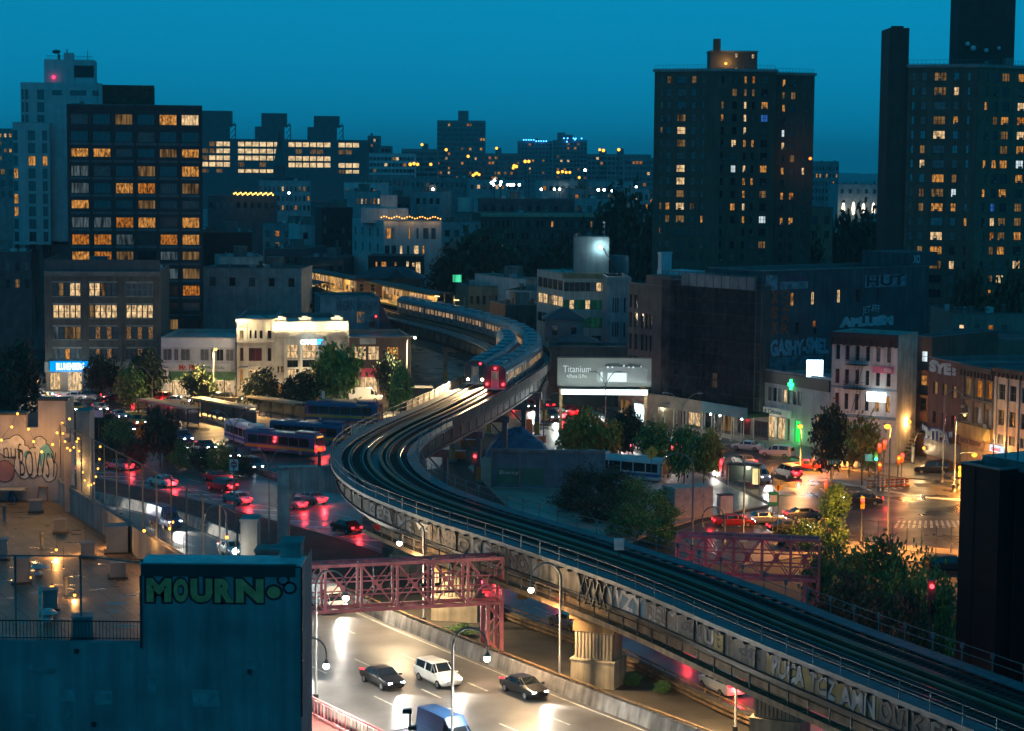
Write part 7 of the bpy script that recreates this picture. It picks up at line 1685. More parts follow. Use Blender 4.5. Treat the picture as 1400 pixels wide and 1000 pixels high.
# ---------------------------------------------------------------- pink gantries
def gantry(label, A, Bp, z0, z1, dep, legs, posts, letters=None):
    A = Vector((*A, 0)); Bp = Vector((*Bp, 0)); e = (Bp-A); Lg = e.length; e.normalize(); nn = Vector((-e.y, e.x, 0))
    t = thing('sign_gantry', label, 'gantry', tuple(A), math.atan2(e.y, e.x))
    b = MB()
    for y in (0, dep):
        for z in (z0, z1): b.bar((0,y,z),(Lg,y,z),.26)
        b.bar((0,y,(z0+z1)/2+.5),(Lg,y,(z0+z1)/2+.5),.1); b.bar((0,y,(z0+z1)/2-.6),(Lg,y,(z0+z1)/2-.6),.1)
    b.build('chord', PINK, t)
    for k in range(posts+1):
        b = MB(); x = Lg*k/posts
        for y in (0, dep): b.bar((x,y,z0),(x,y,z1),.2)
        for z in (z0, z1): b.bar((x,0,z),(x,dep,z),.14)
        b.build('vertical', PINK, t)
    b = MB()
    for k in range(posts):
        x0, x1 = Lg*k/posts, Lg*(k+1)/posts
        for y in (0, dep): b.bar((x0,y,z0),(x1,y,z1),.09); b.bar((x0,y,z1),(x1,y,z0),.09); b.box((x0+x1)/2-.22,(x0+x1)/2+.22,y-.03,y+.03,(z0+z1)/2-.22,(z0+z1)/2+.22)
        b.bar((x0,0,z1),(x1,dep,z1),.09); b.bar((x0,dep,z0),(x1,0,z0),.09)
    b.build('diagonal', PINK, t)
    for x in legs:
        for dx_ in (-.0, -1.15):
            for y in (0, dep): b = MB(); b.bar((x+dx_,y,0),(x+dx_,y,z0+.1),.3); b.build('leg', PINK, t)
        b = MB()
        for k in range(3):
            h0, h1 = z0*k/3, z0*(k+1)/3
            for y in (0, dep): b.bar((x-1.15*(k%2),y,h0),(x-1.15*((k+1)%2),y,h1),.13)
            b.bar((x,0,h1),(x,dep,h1),.1)
        b.build('leg_brace', PINK, t)
    if letters:
        tx, u0, u1, zb, zt = letters
        b = MB(); b.box(u0-.4,u1+.4,dep+.35,dep+.45,zb-.5,zb-.35); b.box(u0-.4,u1+.4,dep+.35,dep+.45,zt+.2,zt+.32); [b.box(u0+(u1-u0)*k/4-.04,u0+(u1-u0)*k/4+.04,dep+.15,dep+.35,zb-.45,zt+.3) for k in range(5)]; b.build('sign_frame', STEEL_DARK, t)
        for k, ch in enumerate(tx): u = u1-(u1-u0)*(k+.5)/len(tx); w = .55 if ch in 'IL' else 1.0; w = .2 if ch == 'I' else w; text(ch, w, zt-zb, BLACK, t, (u-w/2, dep+.4, zb), 0, .035, .1, 'letter', True)
    return t
gantry('pink lattice sign gantry with mirrored dark letters, spanning the wide roadway', (-17.6,160.3), (-.6,165.2), 4.3, 8.0, 1.7, (17.6,), 6, ('WILLIAM', 7.3, 15.8, 5.4, 7.2))
gantry('pink lattice sign gantry beyond the tracks beside the bushes', (14.5,176.5), (26.7,174.6), 4.4, 7.9, 1.7, (12.3,), 5)
# ---------------------------------------------------------------- billboard
xb0, yb_ = pt(762, 530, 306)[0], 306; xb1 = pt(890, 530, 306)[0]
t = thing('billboard', 'floodlit grey billboard with a phone picture on two posts', 'billboard', (xb0, 306, 0)); w = xb1-xb0; fz = lambda q: zat(826, q, 306); kx = lambda p: (p-762)*306/2800
b = MB(); b.box(0, w, 0, .5, fz(529), fz(490)); pn = b.build('panel', mat('billboard_grey', (.20,.21,.19), .5, amt=.06), t)
b = MB(); b.box(-.1,w+.1,-.06,.56,fz(490)+.003,fz(490)+.15); b.box(-.1,-.003,-.06,.56,fz(529),fz(490)); b.box(w+.003,w+.1,-.06,.56,fz(529),fz(490)); b.build('frame', FRAMED, t)
for p in (5, 122): b = MB(); b.box(kx(762+p)-.22, kx(762+p)+.22, .1, .5, 0, fz(529)-.003); b.build('post', RUST, t)
b = MB(); b.box(.3, w-.3, -1.4, -.1, fz(532), fz(531)); b.build('catwalk', FRAMEM, t)
PHM = mat('titanium_grey', (.34,.37,.36), .35, .6, amt=.1); PHL = mat('white_print', (.8,.82,.82), .4, amt=.05)
text('Titanium', kx(808)-kx(769.5), fz(500.5)-fz(509.5), PHL, pn, (kx(769.5), -.02, fz(509.5)), 0, .0, .02); text('iPhone 15 Pro', kx(802)-kx(777.5), fz(512.2)-fz(517.3), PHL, pn, (kx(777.5), -.02, fz(517.3)), 0, .0, .02)
b = MB(); b.ball((kx(775.8), -.025, fz(514.8)), .13, 0, 8, 6); b.build('emblem', PHL, pn)
P_ = [(816,508),(816,519),(818,523),(885,523),(886,505),(880,501),(828,501),(820,504)]; b = MB(); b.prism([(0,0),(1,0),(1,1)],0,.001); b = MB(); b.face([(kx(p),-.03,fz(q)) for p, q in P_]); b.build('picture_body', PHM, pn)
b = MB(); b.face([(kx(p),-.04,fz(q)) for p, q in ((831,510),(857,510),(857,522),(830,522))]); b.face([(kx(p),-.04,fz(q)) for p, q in ((821,509),(824,508.5),(824,522),(821,520))]); b.build('picture_highlight', PHL, pn)
b = MB(); b.face([(kx(p),-.035,fz(q)) for p, q in ((826,501),(829,497.5),(846,496),(848,499),(858,499),(860,496.5),(876,498),(881,502)) ]); b.build('picture_lens', mat('dark_titanium', (.10,.12,.12), .3, .5), pn)
b = MB()
for p, q in ((831,502),(837,502),(853,500),(860,502),(866,502),(877,501)): b.ball((kx(p),-.04,fz(q)), .16, 0, 8, 5)
b.build('lens_glint', PHL, pn)
b = MB(); b.box(kx(767), kx(885), -1.9, -1.72, fz(538), fz(531.5)); b.build('light_strip', emit('billboard_strip', (.85,1,.98), 5), t)
for k in range(6): lamp((xb0+w*(k+.5)/6, 306-2.2, fz(533)), 330, (.85,1,.95), .3, 150, (0, .75, .65))
for k in range(3): lamp((xb0+w*(k+.5)/3, 306-2.2, fz(540)), 900, (.85,1,.95), .4)
# lit shop behind it
a, c = frontage(846, 322, 900, 312); B = Bld('shop_building', 'small shop with a glaring lit window under the billboard', 'shop', a, c, 5, 4.6); B.win('front', B.w*.38, .4, B.w*.3, 3.4, emit('shop_glare', (.7,.95,1), 3, .4, 1.5), FRAMED, 5, 1, .2); B.win('front', .3, .4, B.w*.3, 3, DIMW, FRAMED, 3, 1, .2); B.finish(mat('shop_wall', (.2,.15,.1), .8, amt=.3), ROOFM, .4)
# ---------------------------------------------------------------- shelters, kiosks, blocks, tents
def shelter(bx, by, ln, ang, label, roofw=2.4, h=2.8, lit=False):
    x, y = g(bx, by); t = thing('bus_shelter', label, 'bus shelter', (x, y, .0), ang, 'bus shelters')
    b = MB(); b.box(0, ln, -roofw/2, roofw/2, h, h+.16); b.box(0, ln, -roofw/2-.08, -roofw/2-.003, h-.08, h+.22); b.build('roof', mat('shelter_roof', (.30,.27,.2), .6, amt=.25), t)
    n = max(2, int(ln/3))
    for k in range(n+1):
        for sg in (-1, 1): b = MB(); u = .1+(ln-.2)*k/n; b.box(u-.06, u+.06, sg*roofw*.4-.06, sg*roofw*.4+.06, 0, h); b.build('post', FRAMED, t)
    b = MB(); b.box(.2, ln-.2, roofw*.4-.02, roofw*.4+.02, .4, 2.3); b.build('glass_panel', mat('shelter_glass', (.08,.10,.10), .15, amt=.2), t)
    b = MB(); b.box(ln*.2, ln*.8, .2, .6, .42, .5); [b.box(ln*q-.05, ln*q+.05, .3,.5,0,.42) for q in (.25,.75)]; b.build('bench', FRAMEM, t)
shelter(268, 568, 17, R_(-52), 'long bus shelter in the middle of the bus plaza'); shelter(345, 566, 13, R_(-48), 'bus shelter nearest the bank'); shelter(448, 570, 11, R_(-50), 'bus shelter at the right of the plaza'); shelter(196, 570, 16, R_(-52), 'long bus shelter at the left of the plaza by the bushes')
x, y = g(995, 664); t = thing('bus_shelter', 'lit glass bus shelter with a poster on the traffic island', 'bus shelter', (x, y, .13), R_(-20), 'bus shelters')
b = MB(); b.box(0, 4.2, -.8, .8, 2.6, 2.75); b.build('roof', FRAMED, t)
for u in (.05, 4.1): 
    for v in (-.7,.7): b = MB(); b.box(u-.05,u+.05,v-.05,v+.05,0,2.6); b.build('post', FRAMED, t)
b = MB(); b.box(.1,4.0,.68,.72,.3,2.4); b.build('glass_panel', mat('shelter_glass', (.08,.10,.10), .15), t); b = MB(); b.box(3.3,4.15,-.6,-.5,.3,2.3); b.build('poster', emit('poster_light', (1,.8,.35), 1.1, .7, 1.4), t); b = MB(); b.box(.6,2.8,.2,.55,.45,.52); b.build('bench', FRAMEM, t); lamp((x+2, y-1.0, 2.2), 160, (1,.9,.6), .3)
BK = mat('concrete_block', (.40,.37,.32), .85, amt=.2, scale=1.5)
x, y = g(922, 711); t = thing('concrete_block_stack', 'big rectangular stack of pale concrete blocks behind the tracks', 'block stack', (x, y, 0), R_(24))
for r in range(5):
    for k in range(4):
        b = MB(); b.box(k*1.25+.02*(r%2), k*1.25+1.23, 0, 3.0, r*.72, r*.72+.70); b.build('block', BK, t)
TARP = mat('blue_tarp', (.03,.12,.22), .6, amt=.3, scale=1.5)
def tarp(bx, by, w, d, h, label, m_, cat='tarpaulin', rot=0):
    x, y = g(bx, by); b = MB(); n = 9; r = random.Random(bx)
    V = [[(w*(i/n-.5), d*(j/n-.5), max(0, h*(1-abs(i/n-.5)**2.2*4.5)*(1-abs(j/n-.5)**2.2*4.5)*(.75+.4*r.random()))) for j in range(n+1)] for i in range(n+1)]
    for i in range(n):
        for j in range(n): b.face([V[i][j],V[i+1][j],V[i+1][j+1],V[i][j+1]])
    tag(b.build('tarpaulin', m_, None, (x, y, .13), rot), label, cat)
tarp(708, 622, 9, 6, 3.4, 'blue tarpaulin heap by the viaduct columns', TARP); tarp(690, 618, 5, 5, 2.6, 'smaller blue tarpaulin left of the blue heap', TARP); tarp(748, 663, 4, 3, 1.3, 'low blue tarpaulin beside the orange barriers', TARP)
def boxy(name, label, cat, bx, by, w, d, h, m_, rot=0, lid=None, z=0):
    x, y = g(bx, by); t = thing(name, label, cat, (x, y, z), rot); b = MB(); b.box(-w/2,w/2,-d/2,d/2,.08,h); b.box(-w/2+.06,w/2-.06,-d/2-.03,-d/2-.003,.3,h-.2); b.build('body', m_, t); b = MB(); b.box(-w/2-.06,w/2+.06,-d/2-.06,d/2+.06,h+.003,h+.12); b.box(-w/2+.2,w/2-.2,-d/2+.2,d/2-.2,0,.08); b.build('lid', lid or FRAMED, t)
BLP = mat('blue_site_panel', (.08,.17,.21), .7, amt=.3, streak=.2)
x, y = g(672, 668); t = thing('site_fence', 'blue site hoarding with green panels behind the curve', 'fence', (x, y, 0), R_(-4)); b = MB(); b.box(0, 14, -.05, .05, .2, 4.6); b.build('panel', BLP, t); b = MB(); b.box(-.1, 14.1, -.3, .3, 4.6, 5.0); [b.box(q-.1,q+.1,-.18,-.055,0,4.6) for q in (0,3.5,7,10.5,14)]; b.build('frame', STEEL_BLUE, t); b = MB(); b.box(.6, 6.5, -.09, -.055, .6, 2.6); b.build('green_panel', mat('hoarding_green', (.03,.14,.09), .7, amt=.3), t); text('Bway', 2.4, .6, mat('sign_white_face', (.55,.55,.52)), t, (1.0, -.11, 1.7), 0, .0, .01)
ORG = mat('orange_plastic', (.55,.12,.02), .5, amt=.2)
boxy('portable_toilet', 'orange portable toilet under the viaduct', 'portable toilet', 720.5, 596, 1.3, 1.3, 2.4, ORG, .3, ORG)
for i, (a, c, lb) in enumerate(((625,628,'orange site barrier left of the blue hoarding'),(640,612,'orange site barrier under the second bent'),(752,650,'orange and white barrier behind the bushes'),(771,652,'orange and white barrier next to the first'),(792,650,'orange barrier closest to the dark bushes'),(736,607,'orange mesh panel by the portable toilet'))): boxy('site_barrier', lb, 'barrier', a, c, 2.2, .5, 1.1, ORG, .1*i, mat('barrier_white', (.5,.5,.48), .6))
for i in range(9):
    x, y = g(1188+i*6.5, 668-i*.4); b = MB(); b.tube([(0,0,0),(0,0,1.05)], .3, 10, 0, True, .22); b.cyl((0,0), .31, .35, .5, 10, 1); b.cyl((0,0), .28, .68, .82, 10, 1); b.cyl((0,0), .4, 0, .08, 10, 2); tag(b.build('traffic_barrel', [ORG, mat('barrier_white', (.5,.5,.48)), BLACK], None, (x, y, .0)), 'orange construction barrel in the row behind the orange tree', 'barrel', 'orange construction barrels')
boxy('kiosk', 'pale grey ticket kiosk beside the bank tree', 'kiosk', 451, 556, 5.2, 3.0, 3.4, mat('kiosk_grey', (.28,.27,.25), .7, amt=.25), 0)
boxy('site_cabin', 'dark flat-roofed cabin left of the train curve', 'cabin', 562, 560, 7.0, 4.0, 3.6, mat('cabin_dark', (.06,.06,.06), .7, amt=.3), .1)
boxy('flag_stack', 'white stacked barricades near the hooked lamps', 'barricade', 991, 704, 1.6, 1.0, 2.3, mat('barrier_white', (.5,.5,.48)), .3)
boxy('billboard_box', 'white relay box on a post at the track edge', 'relay box', 846, 760, 1.1, .7, 1.2, mat('relay_white', (.45,.46,.46), .5, amt=.15), .3, None, RZ) if False else None
x, y = g(846, 778, RZ-.4); t = thing('relay_box', 'white relay box on a post beside the near track', 'relay box', (x, y, RZ-.3)); b = MB(); b.cyl((0,0), .06, 0, 1.4, 6); b.build('post', STEEL_DARK, t); b = MB(); b.box(-.38,.38,-.25,.25,1.4,2.2); b.box(-.42,.42,-.29,.29,2.2,2.26); b.build('box', mat('relay_white', (.45,.46,.46), .5), t)
# lot fence by the bushes, chain fence by the near corner
t = thing('chain_fence', 'wire fence on thin posts along the corner behind the bushes', 'fence', (*g(1180, 752), 0)); a = Vector((*g(1180,752),0)); e = Vector((*g(1320,764),0))-a
b = MB(); [b.cyl(((e*(k/7)).x, (e*(k/7)).y), .05, 0, 3.2, 5) for k in range(8)]; b.bar((0,0,3.15),(e.x,e.y,3.15),.05); b.bar((0,0,.3),(e.x,e.y,.3),.05); b.build('posts_and_rails', FRAMEM, t)
def graf_bld(): pass
# ---------------------------------------------------------------- trees and bushes
LF = {'green': [mat('leaf_green', (.12,.26,.05), .6, amt=.3, scale=3), mat('leaf_green_dark', (.06,.14,.04), .6, amt=.3, scale=3)],
      'yellow': [mat('leaf_olive', (.27,.28,.04), .6, amt=.3, scale=3), mat('leaf_ochre', (.30,.17,.02), .6, amt=.3, scale=3)],  # yellow street-lamp light put into the leaf colour
      'dark': [mat('leaf_deep', (.03,.06,.025), .65, amt=.3, scale=2), mat('leaf_deeper', (.018,.04,.018), .65, amt=.3, scale=2)],
      'bright': [mat('leaf_bright', (.14,.26,.04), .6, amt=.3, scale=3), mat('leaf_mid', (.08,.17,.035), .6, amt=.3, scale=3)]}
BARK = mat('bark', (.06,.045,.032), .9, amt=.4, scale=4)
CROWN = {}
def crown_mesh(kind, seed, n=44, per=46, lf=.055, trunk=.28, bush=False):
    key = (kind, seed, bush)
    if key in CROWN: return CROWN[key]
    r = random.Random(seed); b = MB(); tk = MB()
    ends = []
    if not bush: tk.tube([(0,0,0),(.01,0,trunk),(.0,.01,.6)], .022, 6, 0, True, .008)
    for k in range(n):
        while True:
            x, y, z = r.uniform(-1,1), r.uniform(-1,1), r.uniform(-1,1); q = x*x+y*y+z*z
            if .25 < q < 1: break
        rad = .5*(1-.25*max(0,z)) if not bush else .5
        lump = .68+.58*r.random()
        c = (x*rad*lump, y*rad*lump, ((trunk+.98)/2+z*(1-trunk)/2*lump) if not bush else (.45+z*.5*lump))
        if c[2] < (.02 if bush else trunk*.8): continue
        ends.append(c)
        if not bush and k % 3 == 0: tk.tube([(0,0,trunk*.9+.15*r.random()),(c[0]*.5,c[1]*.5,(c[2]+trunk)/2),c], .009, 4, 0, False, .003)
        sp = .075+.05*r.random(); dk = 1 if r.random() < .45 else 0
        for i in range(per):
            p = Vector((c[0]+r.gauss(0,sp), c[1]+r.gauss(0,sp), c[2]+r.gauss(0,sp*.75)))
            if p.z < .01: continue
            a = Vector((r.gauss(0,1),r.gauss(0,1),r.gauss(0,1))).normalized(); u = a.orthogonal().normalized()*lf*(.6+.8*r.random()); v = a.cross(u).normalized()*lf*.62
            b.face([p-u, p-v*.9, p+u, p+v*.9], dk if r.random() < .8 else 1-dk)
    CROWN[key] = (b.mesh('crown', LF[kind]), tk.mesh('trunk', BARK) if not bush else None); return CROWN[key]
def tree(px_, pyb, ytop, wpx, kind, label, seed, z0=0, cat='tree', group=None, Y=None, name='street_tree'):
    """base at a ground pixel (or at distance Y), height and width read off the picture"""
    if Y is None: x, y = g(px_, pyb, z0)
    else: x, y = (px_-700)/2800*Y, Y
    h = zat(px_, ytop, y)-z0; w = wpx*y/2800
    cm, tm = crown_mesh(kind, seed % 5)
    t = thing(name, label, cat, (x, y, z0), seed*1.3, group)
    for nm, me in (('crown', cm), ('trunk', tm)): o = put(nm, me, t); o.scale = (w, w, h)
def bush(px_, pyb, ytop, wpx, kind, label, seed, group='bushes', Y=None, z0=0):
    if Y is None: x, y = g(px_, pyb, z0)
    else: x, y = (px_-700)/2800*Y, Y
    h = zat(px_, ytop, y)-z0; w = wpx*y/2800; cm, _ = crown_mesh(kind, 10+seed % 3, 44, 84, .037, 0, True)
    t = thing('bush', label, 'bush', (x, y, z0), seed*1.7, group); o = put('foliage', cm, t); o.scale = (w, w*.8, h)
T = [(140,552,485,44,'dark','dark street tree before the door of the brick building'),(200,556,484,50,'dark','dark street tree at the right end of the brick building'),(272,562,508,44,'dark','dark round street tree before the green awning'),(357,564,510,48,'dark','dark round street tree left of the bank door'),(410,566,512,52,'dark','broad dark street tree before the bank'),(460,566,468,62,'bright','tall bright green tree lit by the bank floodlights'),(178,560,505,40,'green','green street tree with low crown by the brick building'),
 (532,560,490,40,'dark','dark tree beside the red awning shop'),(548,570,505,30,'green','thin green tree by the cabin'),
 (793,640,566,54,'yellow','yellowing tree at the left of the island row'),(829,644,572,42,'yellow','ochre tree second in the island row'),(859,628,562,38,'dark','slim dark tree with thin crown in front of the lit street'),(893,640,583,50,'green','round green tree under the yellow diamond sign'),(935,664,590,46,'green','dense green tree before the pavement shed'),(962,662,594,42,'yellow','olive tree at the right end of the island row'),(975,640,600,26,'dark','small dark tree at the tip of the island'),
 (1136,655,562,52,'dark','tall dark tree before the bank branch'),(1178,664,578,52,'yellow','orange-lit tree with drooping crown at the crossing'),(1141,722,668,38,'green','small young tree on the near corner')]
for i, (a, by, yt, w, k, lb) in enumerate(T): tree(a, by, yt, w, k, lb, i+1, .13 if 780 < a < 990 else 0, 'tree', 'street trees')
D = [(372,440,388,90,'large dark tree mass behind the floodlit bank'),(425,445,400,60,'dark tree right of the large tree behind the bank'),(640,500,326,100,'broad dark tree crown left of the brick cornice building'),(700,495,334,90,'broad dark tree crown before the brick cornice building'),(760,500,338,80,'dark tree behind the office plant room'),(848,515,278,90,'tall dark tree left of the first housing tower'),(905,480,292,80,'dark tree at the foot of the first housing tower'),(960,470,308,80,'dark rounded tree under the first housing tower'),(1010,470,322,70,'dark tree between the scaffold roof and the first tower'),(1148,500,304,60,'dark tree by the mansion-like house'),(1182,500,300,70,'dark tree left of the chimney slab tower'),(1325,360,384,60,'dark tree below the second housing tower'),(1375,355,380,70,'dark tree at the right edge below the second tower'),(590,520,352,70,'dark tree behind the station house'),(1060,470,335,70,'dark tree behind the graffiti party wall'),(1100,470,338,60,'dark low tree at the right corner of the first tower')]
for i, (a, Y, yt, w, lb) in enumerate(D): tree(a, 0, yt, w, 'dark', lb, i+3, 0, 'tree', 'dark background trees', Y, 'dark_tree')
tree(20, 610, 478, 62, 'dark', 'large dark tree at the left edge beside the terrace wall', 4, 0, 'tree', None, 300, 'dark_tree'); tree(-12, 0, 490, 60, 'dark', 'dark tree cut by the left edge of the view', 3, 0, 'tree', None, 292, 'dark_tree')
tree(219, 640, 558, 46, 'dark', 'dense dark conifer-like tree beside the curving road', 6, 0, 'tree', None, None, 'dark_tree')
Bs = [(135,600,556,50,'dark','dark bush right of the terrace wall top'),(165,618,572,46,'green','green bush beside the left road'),(150,640,600,44,'dark','dark bush near the fence end'),(185,640,592,40,'dark','dark bush left of the conifer-like tree'),(250,642,604,36,'green','green bush right of the conifer-like tree'),(275,646,612,34,'dark','dark bush in the middle of the verge'),(300,650,604,36,'green','tall green bush at the right of the verge'),(330,652,622,32,'dark','low dark bush by the no-entry sign'),(235,632,588,30,'dark','small dark bush behind the conifer-like tree'),
 (800,690,632,60,'dark','dark bush left of the white bus'),(840,690,640,60,'dark','dense dark bush before the white bus'),(785,700,660,50,'dark','low dark bush by the blue hoarding'),(870,710,648,46,'green','upright green bush at the bus front'),(895,722,672,60,'green','bright green bush left of the concrete blocks'),(860,735,690,70,'green','green bush low behind the track fence'),(820,715,672,60,'dark','shadowed bush low behind the tracks'),(905,745,706,50,'green','trailing green bush at the kerb below the blocks'),
 (1100,752,712,50,'green','tall weeds left of the small young tree'),(1075,750,716,34,'dark','dark weeds beside the green street sign'),(1140,752,708,44,'green','green weeds under the small young tree')]
for i, (a, by, yt, w, k, lb) in enumerate(Bs): bush(a, by, yt, w, k, lb, i)
V = [(1150,850,745,80,178,'green','big green bush at the right leg of the far pink gantry'),(1195,860,738,90,172,'green','big leafy bush under the hooked lamp'),(1240,868,748,90,168,'green','broad green bush right of the hooked lamp'),(1280,880,762,80,160,'green','leafy bush before the black building'),(1300,895,800,60,154,'green','lit green bush touching the black building'),(1165,880,790,80,165,'dark','dark lower bush behind the track railing'),(1215,890,800,80,160,'dark','dark lower bush by the red signal'),(1262,905,815,70,153,'dark','dark lower bush below the signal'),(1130,812,752,50,183,'green','bush filling the foot of the far pink gantry')]
for i, (a, _, yt, w, Y, k, lb) in enumerate(V): bush(a, 0, yt, w, k, lb, i+30, 'bushes', Y)
for i, (a, by, w) in enumerate(((866,936,30),(628,870,40),(905,948,26))): bush(a, by, by-16, w, 'green', ('small weed clump on the guard wall by the lower roadway','weeds round the foot of the pier behind the gantry','weed tuft on the bare median')[i], i+60)
# ---------------------------------------------------------------- vehicles
TYRE = mat('tyre_rubber', (.015,.015,.016), .85); RIMM = mat('wheel_rim', (.35,.36,.37), .35, .8); CGL = mat('car_glass', (.012,.015,.018), .06, spec=.8)
HL = emit('car_headlight', (.92,.96,1), 30); TL = emit('car_taillight', (1,.02,.03), 7); TLO = mat('tail_lens', (.25,.01,.01), .3)
PAINTS = {n: mat('paint_'+n, c, .28, m, amt=.06) for n, c, m in (('white',(.62,.62,.61),0),('black',(.018,.018,.02),.2),('silver',(.35,.36,.37),.6),('grey',(.13,.135,.14),.4),('red',(.30,.02,.025),.2),('blue',(.03,.08,.20),.3),('yellow',(.60,.33,.02),0),('green',(.03,.09,.05),.2))}
SHAPES = {
 'sedan': (4.7, 1.42, [(-2.35,.62,.72,.55,.70),(-2.25,.30,.88,.66,.80),(-1.5,.24,.98,.99,.86),(-.95,.22,.96,1.38,.88),(.35,.22,.94,1.42,.88),(1.05,.22,.92,1.0,.87),(1.9,.24,.82,.83,.84),(2.28,.30,.70,.71,.74),(2.36,.42,.6,.61,.62)]),
 'suv': (4.8, 1.75, [(-2.38,.55,.95,.96,.78),(-2.30,.32,1.08,1.5,.86),(-2.05,.28,1.10,1.72,.92),(-.5,.26,1.06,1.77,.94),(.45,.26,1.04,1.74,.94),(1.05,.26,1.02,1.12,.93),(1.95,.28,.96,.98,.90),(2.32,.34,.84,.85,.80),(2.4,.46,.7,.71,.70)]),
 'van': (5.6, 2.2, [(-2.8,.5,1.1,2.1,.88),(-2.7,.32,1.2,2.3,.95),(-1.0,.28,1.2,2.35,.97),(.9,.28,1.2,2.3,.97),(1.5,.28,1.16,1.75,.96),(2.1,.3,1.1,1.14,.93),(2.65,.34,.95,.97,.86),(2.78,.46,.8,.81,.78)])}
VM = {}
def vehicle_meshes(kind):
    if kind in VM: return VM[kind]
    L_, hh, S = SHAPES[kind]; b = MB(); w = MB(); rings = []
    for x, zb, zm, zt, hw in S:
        top = hw*(.80 if zt > zm+.2 else .93)
        rings.append([(x,-hw*.86,zb),(x,-hw,zb+.22),(x,-hw,zm-.08),(x,-hw*.97,zm),(x,-top,zt-.05),(x,-top*.75,zt),(x,top*.75,zt),(x,top,zt-.05),(x,hw*.97,zm),(x,hw,zm-.08),(x,hw,zb+.22),(x,hw*.86,zb)])
    n = 12
    for i in range(len(rings)-1):
        tall = S[i][3] > S[i][2]+.2 or S[i+1][3] > S[i+1][2]+.2
        both = S[i][3] > S[i][2]+.2 and S[i+1][3] > S[i+1][2]+.2
        for j in range(n):
            k = (j+1)%n; f = [rings[i][j],rings[i+1][j],rings[i+1][k],rings[i][k]]
            b.face(f, 0, True)
            if tall and (j in (3,7) and not (kind == 'van' and S[i][0] < .8) or (not both and j in (4,5,6))):
                cx = [sum(p[q] for p in f)/4 for q in range(3)]; off = .012
                sh = .84 if j in (3,7) else .9
                w.face([tuple(cx[q]+(p[q]-cx[q])*sh+((-off if j == 3 else off) if q == 1 and j in (3,7) else (off if q == 2 else 0)) for q in range(3)) for p in f])
    b.face(rings[0]); b.face(rings[-1][::-1])
    for s_ in (-1,1): b.box(1.0 if kind != 'van' else 1.5, 1.2 if kind != 'van' else 1.7, s_*.98-.1, s_*.98+.1, .95, 1.08)
    VM[kind] = (b.mesh('body', PAINTS['white']), w.mesh('window', CGL)); return VM[kind]
b = MB(); b.tube([(0,-.11,0),(0,.11,0)], .33, 16); TYREM = b.mesh('tyre', TYRE)
b = MB(); b.tube([(0,-.118,0),(0,.118,0)], .2, 10); RIMME = b.mesh('rim', RIMM)
def lampmesh(name, m_, w, h): b = MB(); b.box(-.05,.05,-w/2,w/2,-h/2,h/2); b.ball((0,0,0), h*.4, 0, 6, 4); return b.mesh(name, m_)
HLM = lampmesh('headlight', HL, .3, .13); TLM = lampmesh('taillight', TL, .34, .18); HLO_ = lampmesh('headlight', mat('clear_lens', (.4,.42,.44), .1), .36, .17); TLOM = lampmesh('taillight', TLO, .34, .18)
BODY = {}
def car(kind, colr, x, y, ang, label, head=True, tail=True, group=None, z=0.0, spot=0, glow=0):
    L_, hh, S = SHAPES[kind]; bm_, wm_ = vehicle_meshes(kind)
    if (kind, colr) not in BODY: m2 = bm_.copy(); m2.materials.clear(); m2.materials.append(PAINTS[colr]); BODY[(kind, colr)] = m2
    t = thing('van' if kind == 'van' else 'car', label, 'van' if kind == 'van' else 'car', (x, y, z), ang, group)
    put('body', BODY[(kind, colr)], t); put('window', wm_, t)
    fx = L_*.30
    for sx_ in (-1, 1):
        for sy in (-1, 1):
            tr = put('wheel', TYREM, t, (sx_*fx, sy*(S[2][4]-.09), .33)); tr.data = TYREM; put('rim', RIMME, tr)
    fr = S[-2]; rr_ = S[1]
    for sy in (-1, 1):
        put('headlight', HLM if head else HLO_, t, (fr[0]+.0, sy*fr[4]*.72, fr[2]-.06)); put('taillight', TLM if tail else TLOM, t, (S[0][0]+.03, sy*S[0][4]*.78, (.82 if kind == 'sedan' else 1.02)))
    c, s_ = math.cos(ang), math.sin(ang)
    if spot: lamp((x+c*(fr[0]+.25), y+s_*(fr[0]+.25), z+.7), spot, (1,.93,.82), .12, 75, (c, s_, -.10), .8)
    if glow: lamp((x-c*(L_/2+.35), y-s_*(L_/2+.35), z+.8), glow, (1,.04,.05), .2)
    return t
r = random.Random(21)
CN = ['white','black','silver','grey','red','blue','silver','black','white','yellow']
used = {}
ORD = ['first','second','third','fourth','fifth','sixth','seventh','eighth','ninth','tenth','eleventh','twelfth']
def lanes(path, offs, d0, d1, gap, names, toward, where, spot, glow, zz=0.0):
    for li, o in enumerate(offs):
        d = d1 - r.uniform(0, gap); k = 0; 
        while d > d0:
            kind = r.choice(('sedan','sedan','suv','suv','van')); cn = r.choice(CN) if kind != 'van' else r.choice(('white','white','grey','blue'))
            p, t_ = path.at(d, o); a = math.atan2(t_.y, t_.x) + (0 if toward else math.pi)
            car(kind, cn, p.x, p.y, a, f'{cn} {kind} {where}, {ORD[k%12]} {names[li]}', toward, True, 'cars on the '+('wide pale roadway' if toward else 'lower roadway'), zz, spot if toward else 0, glow)
            d -= gap*r.uniform(.75, 1.5); k += 1
lanes(WR, (2.4,6.4,10.4,14.6), WR.near(-64,252), WR.near(20,127), 25, ('in the lane beside the concrete barrier','in the second lane from the barrier','in the third lane from the barrier','in the lane by the footpath'), True, 'with headlights on', 3200, 0)
lanes(RR, (-2.6,-6.1,-9.8), RR.near(-74,276), RR.near(27,128), 16, ('in the lower road lane nearest the guard wall','in the middle lane of the lower road','in the far lane of the lower road'), False, 'showing red tail lights', 0, 300)
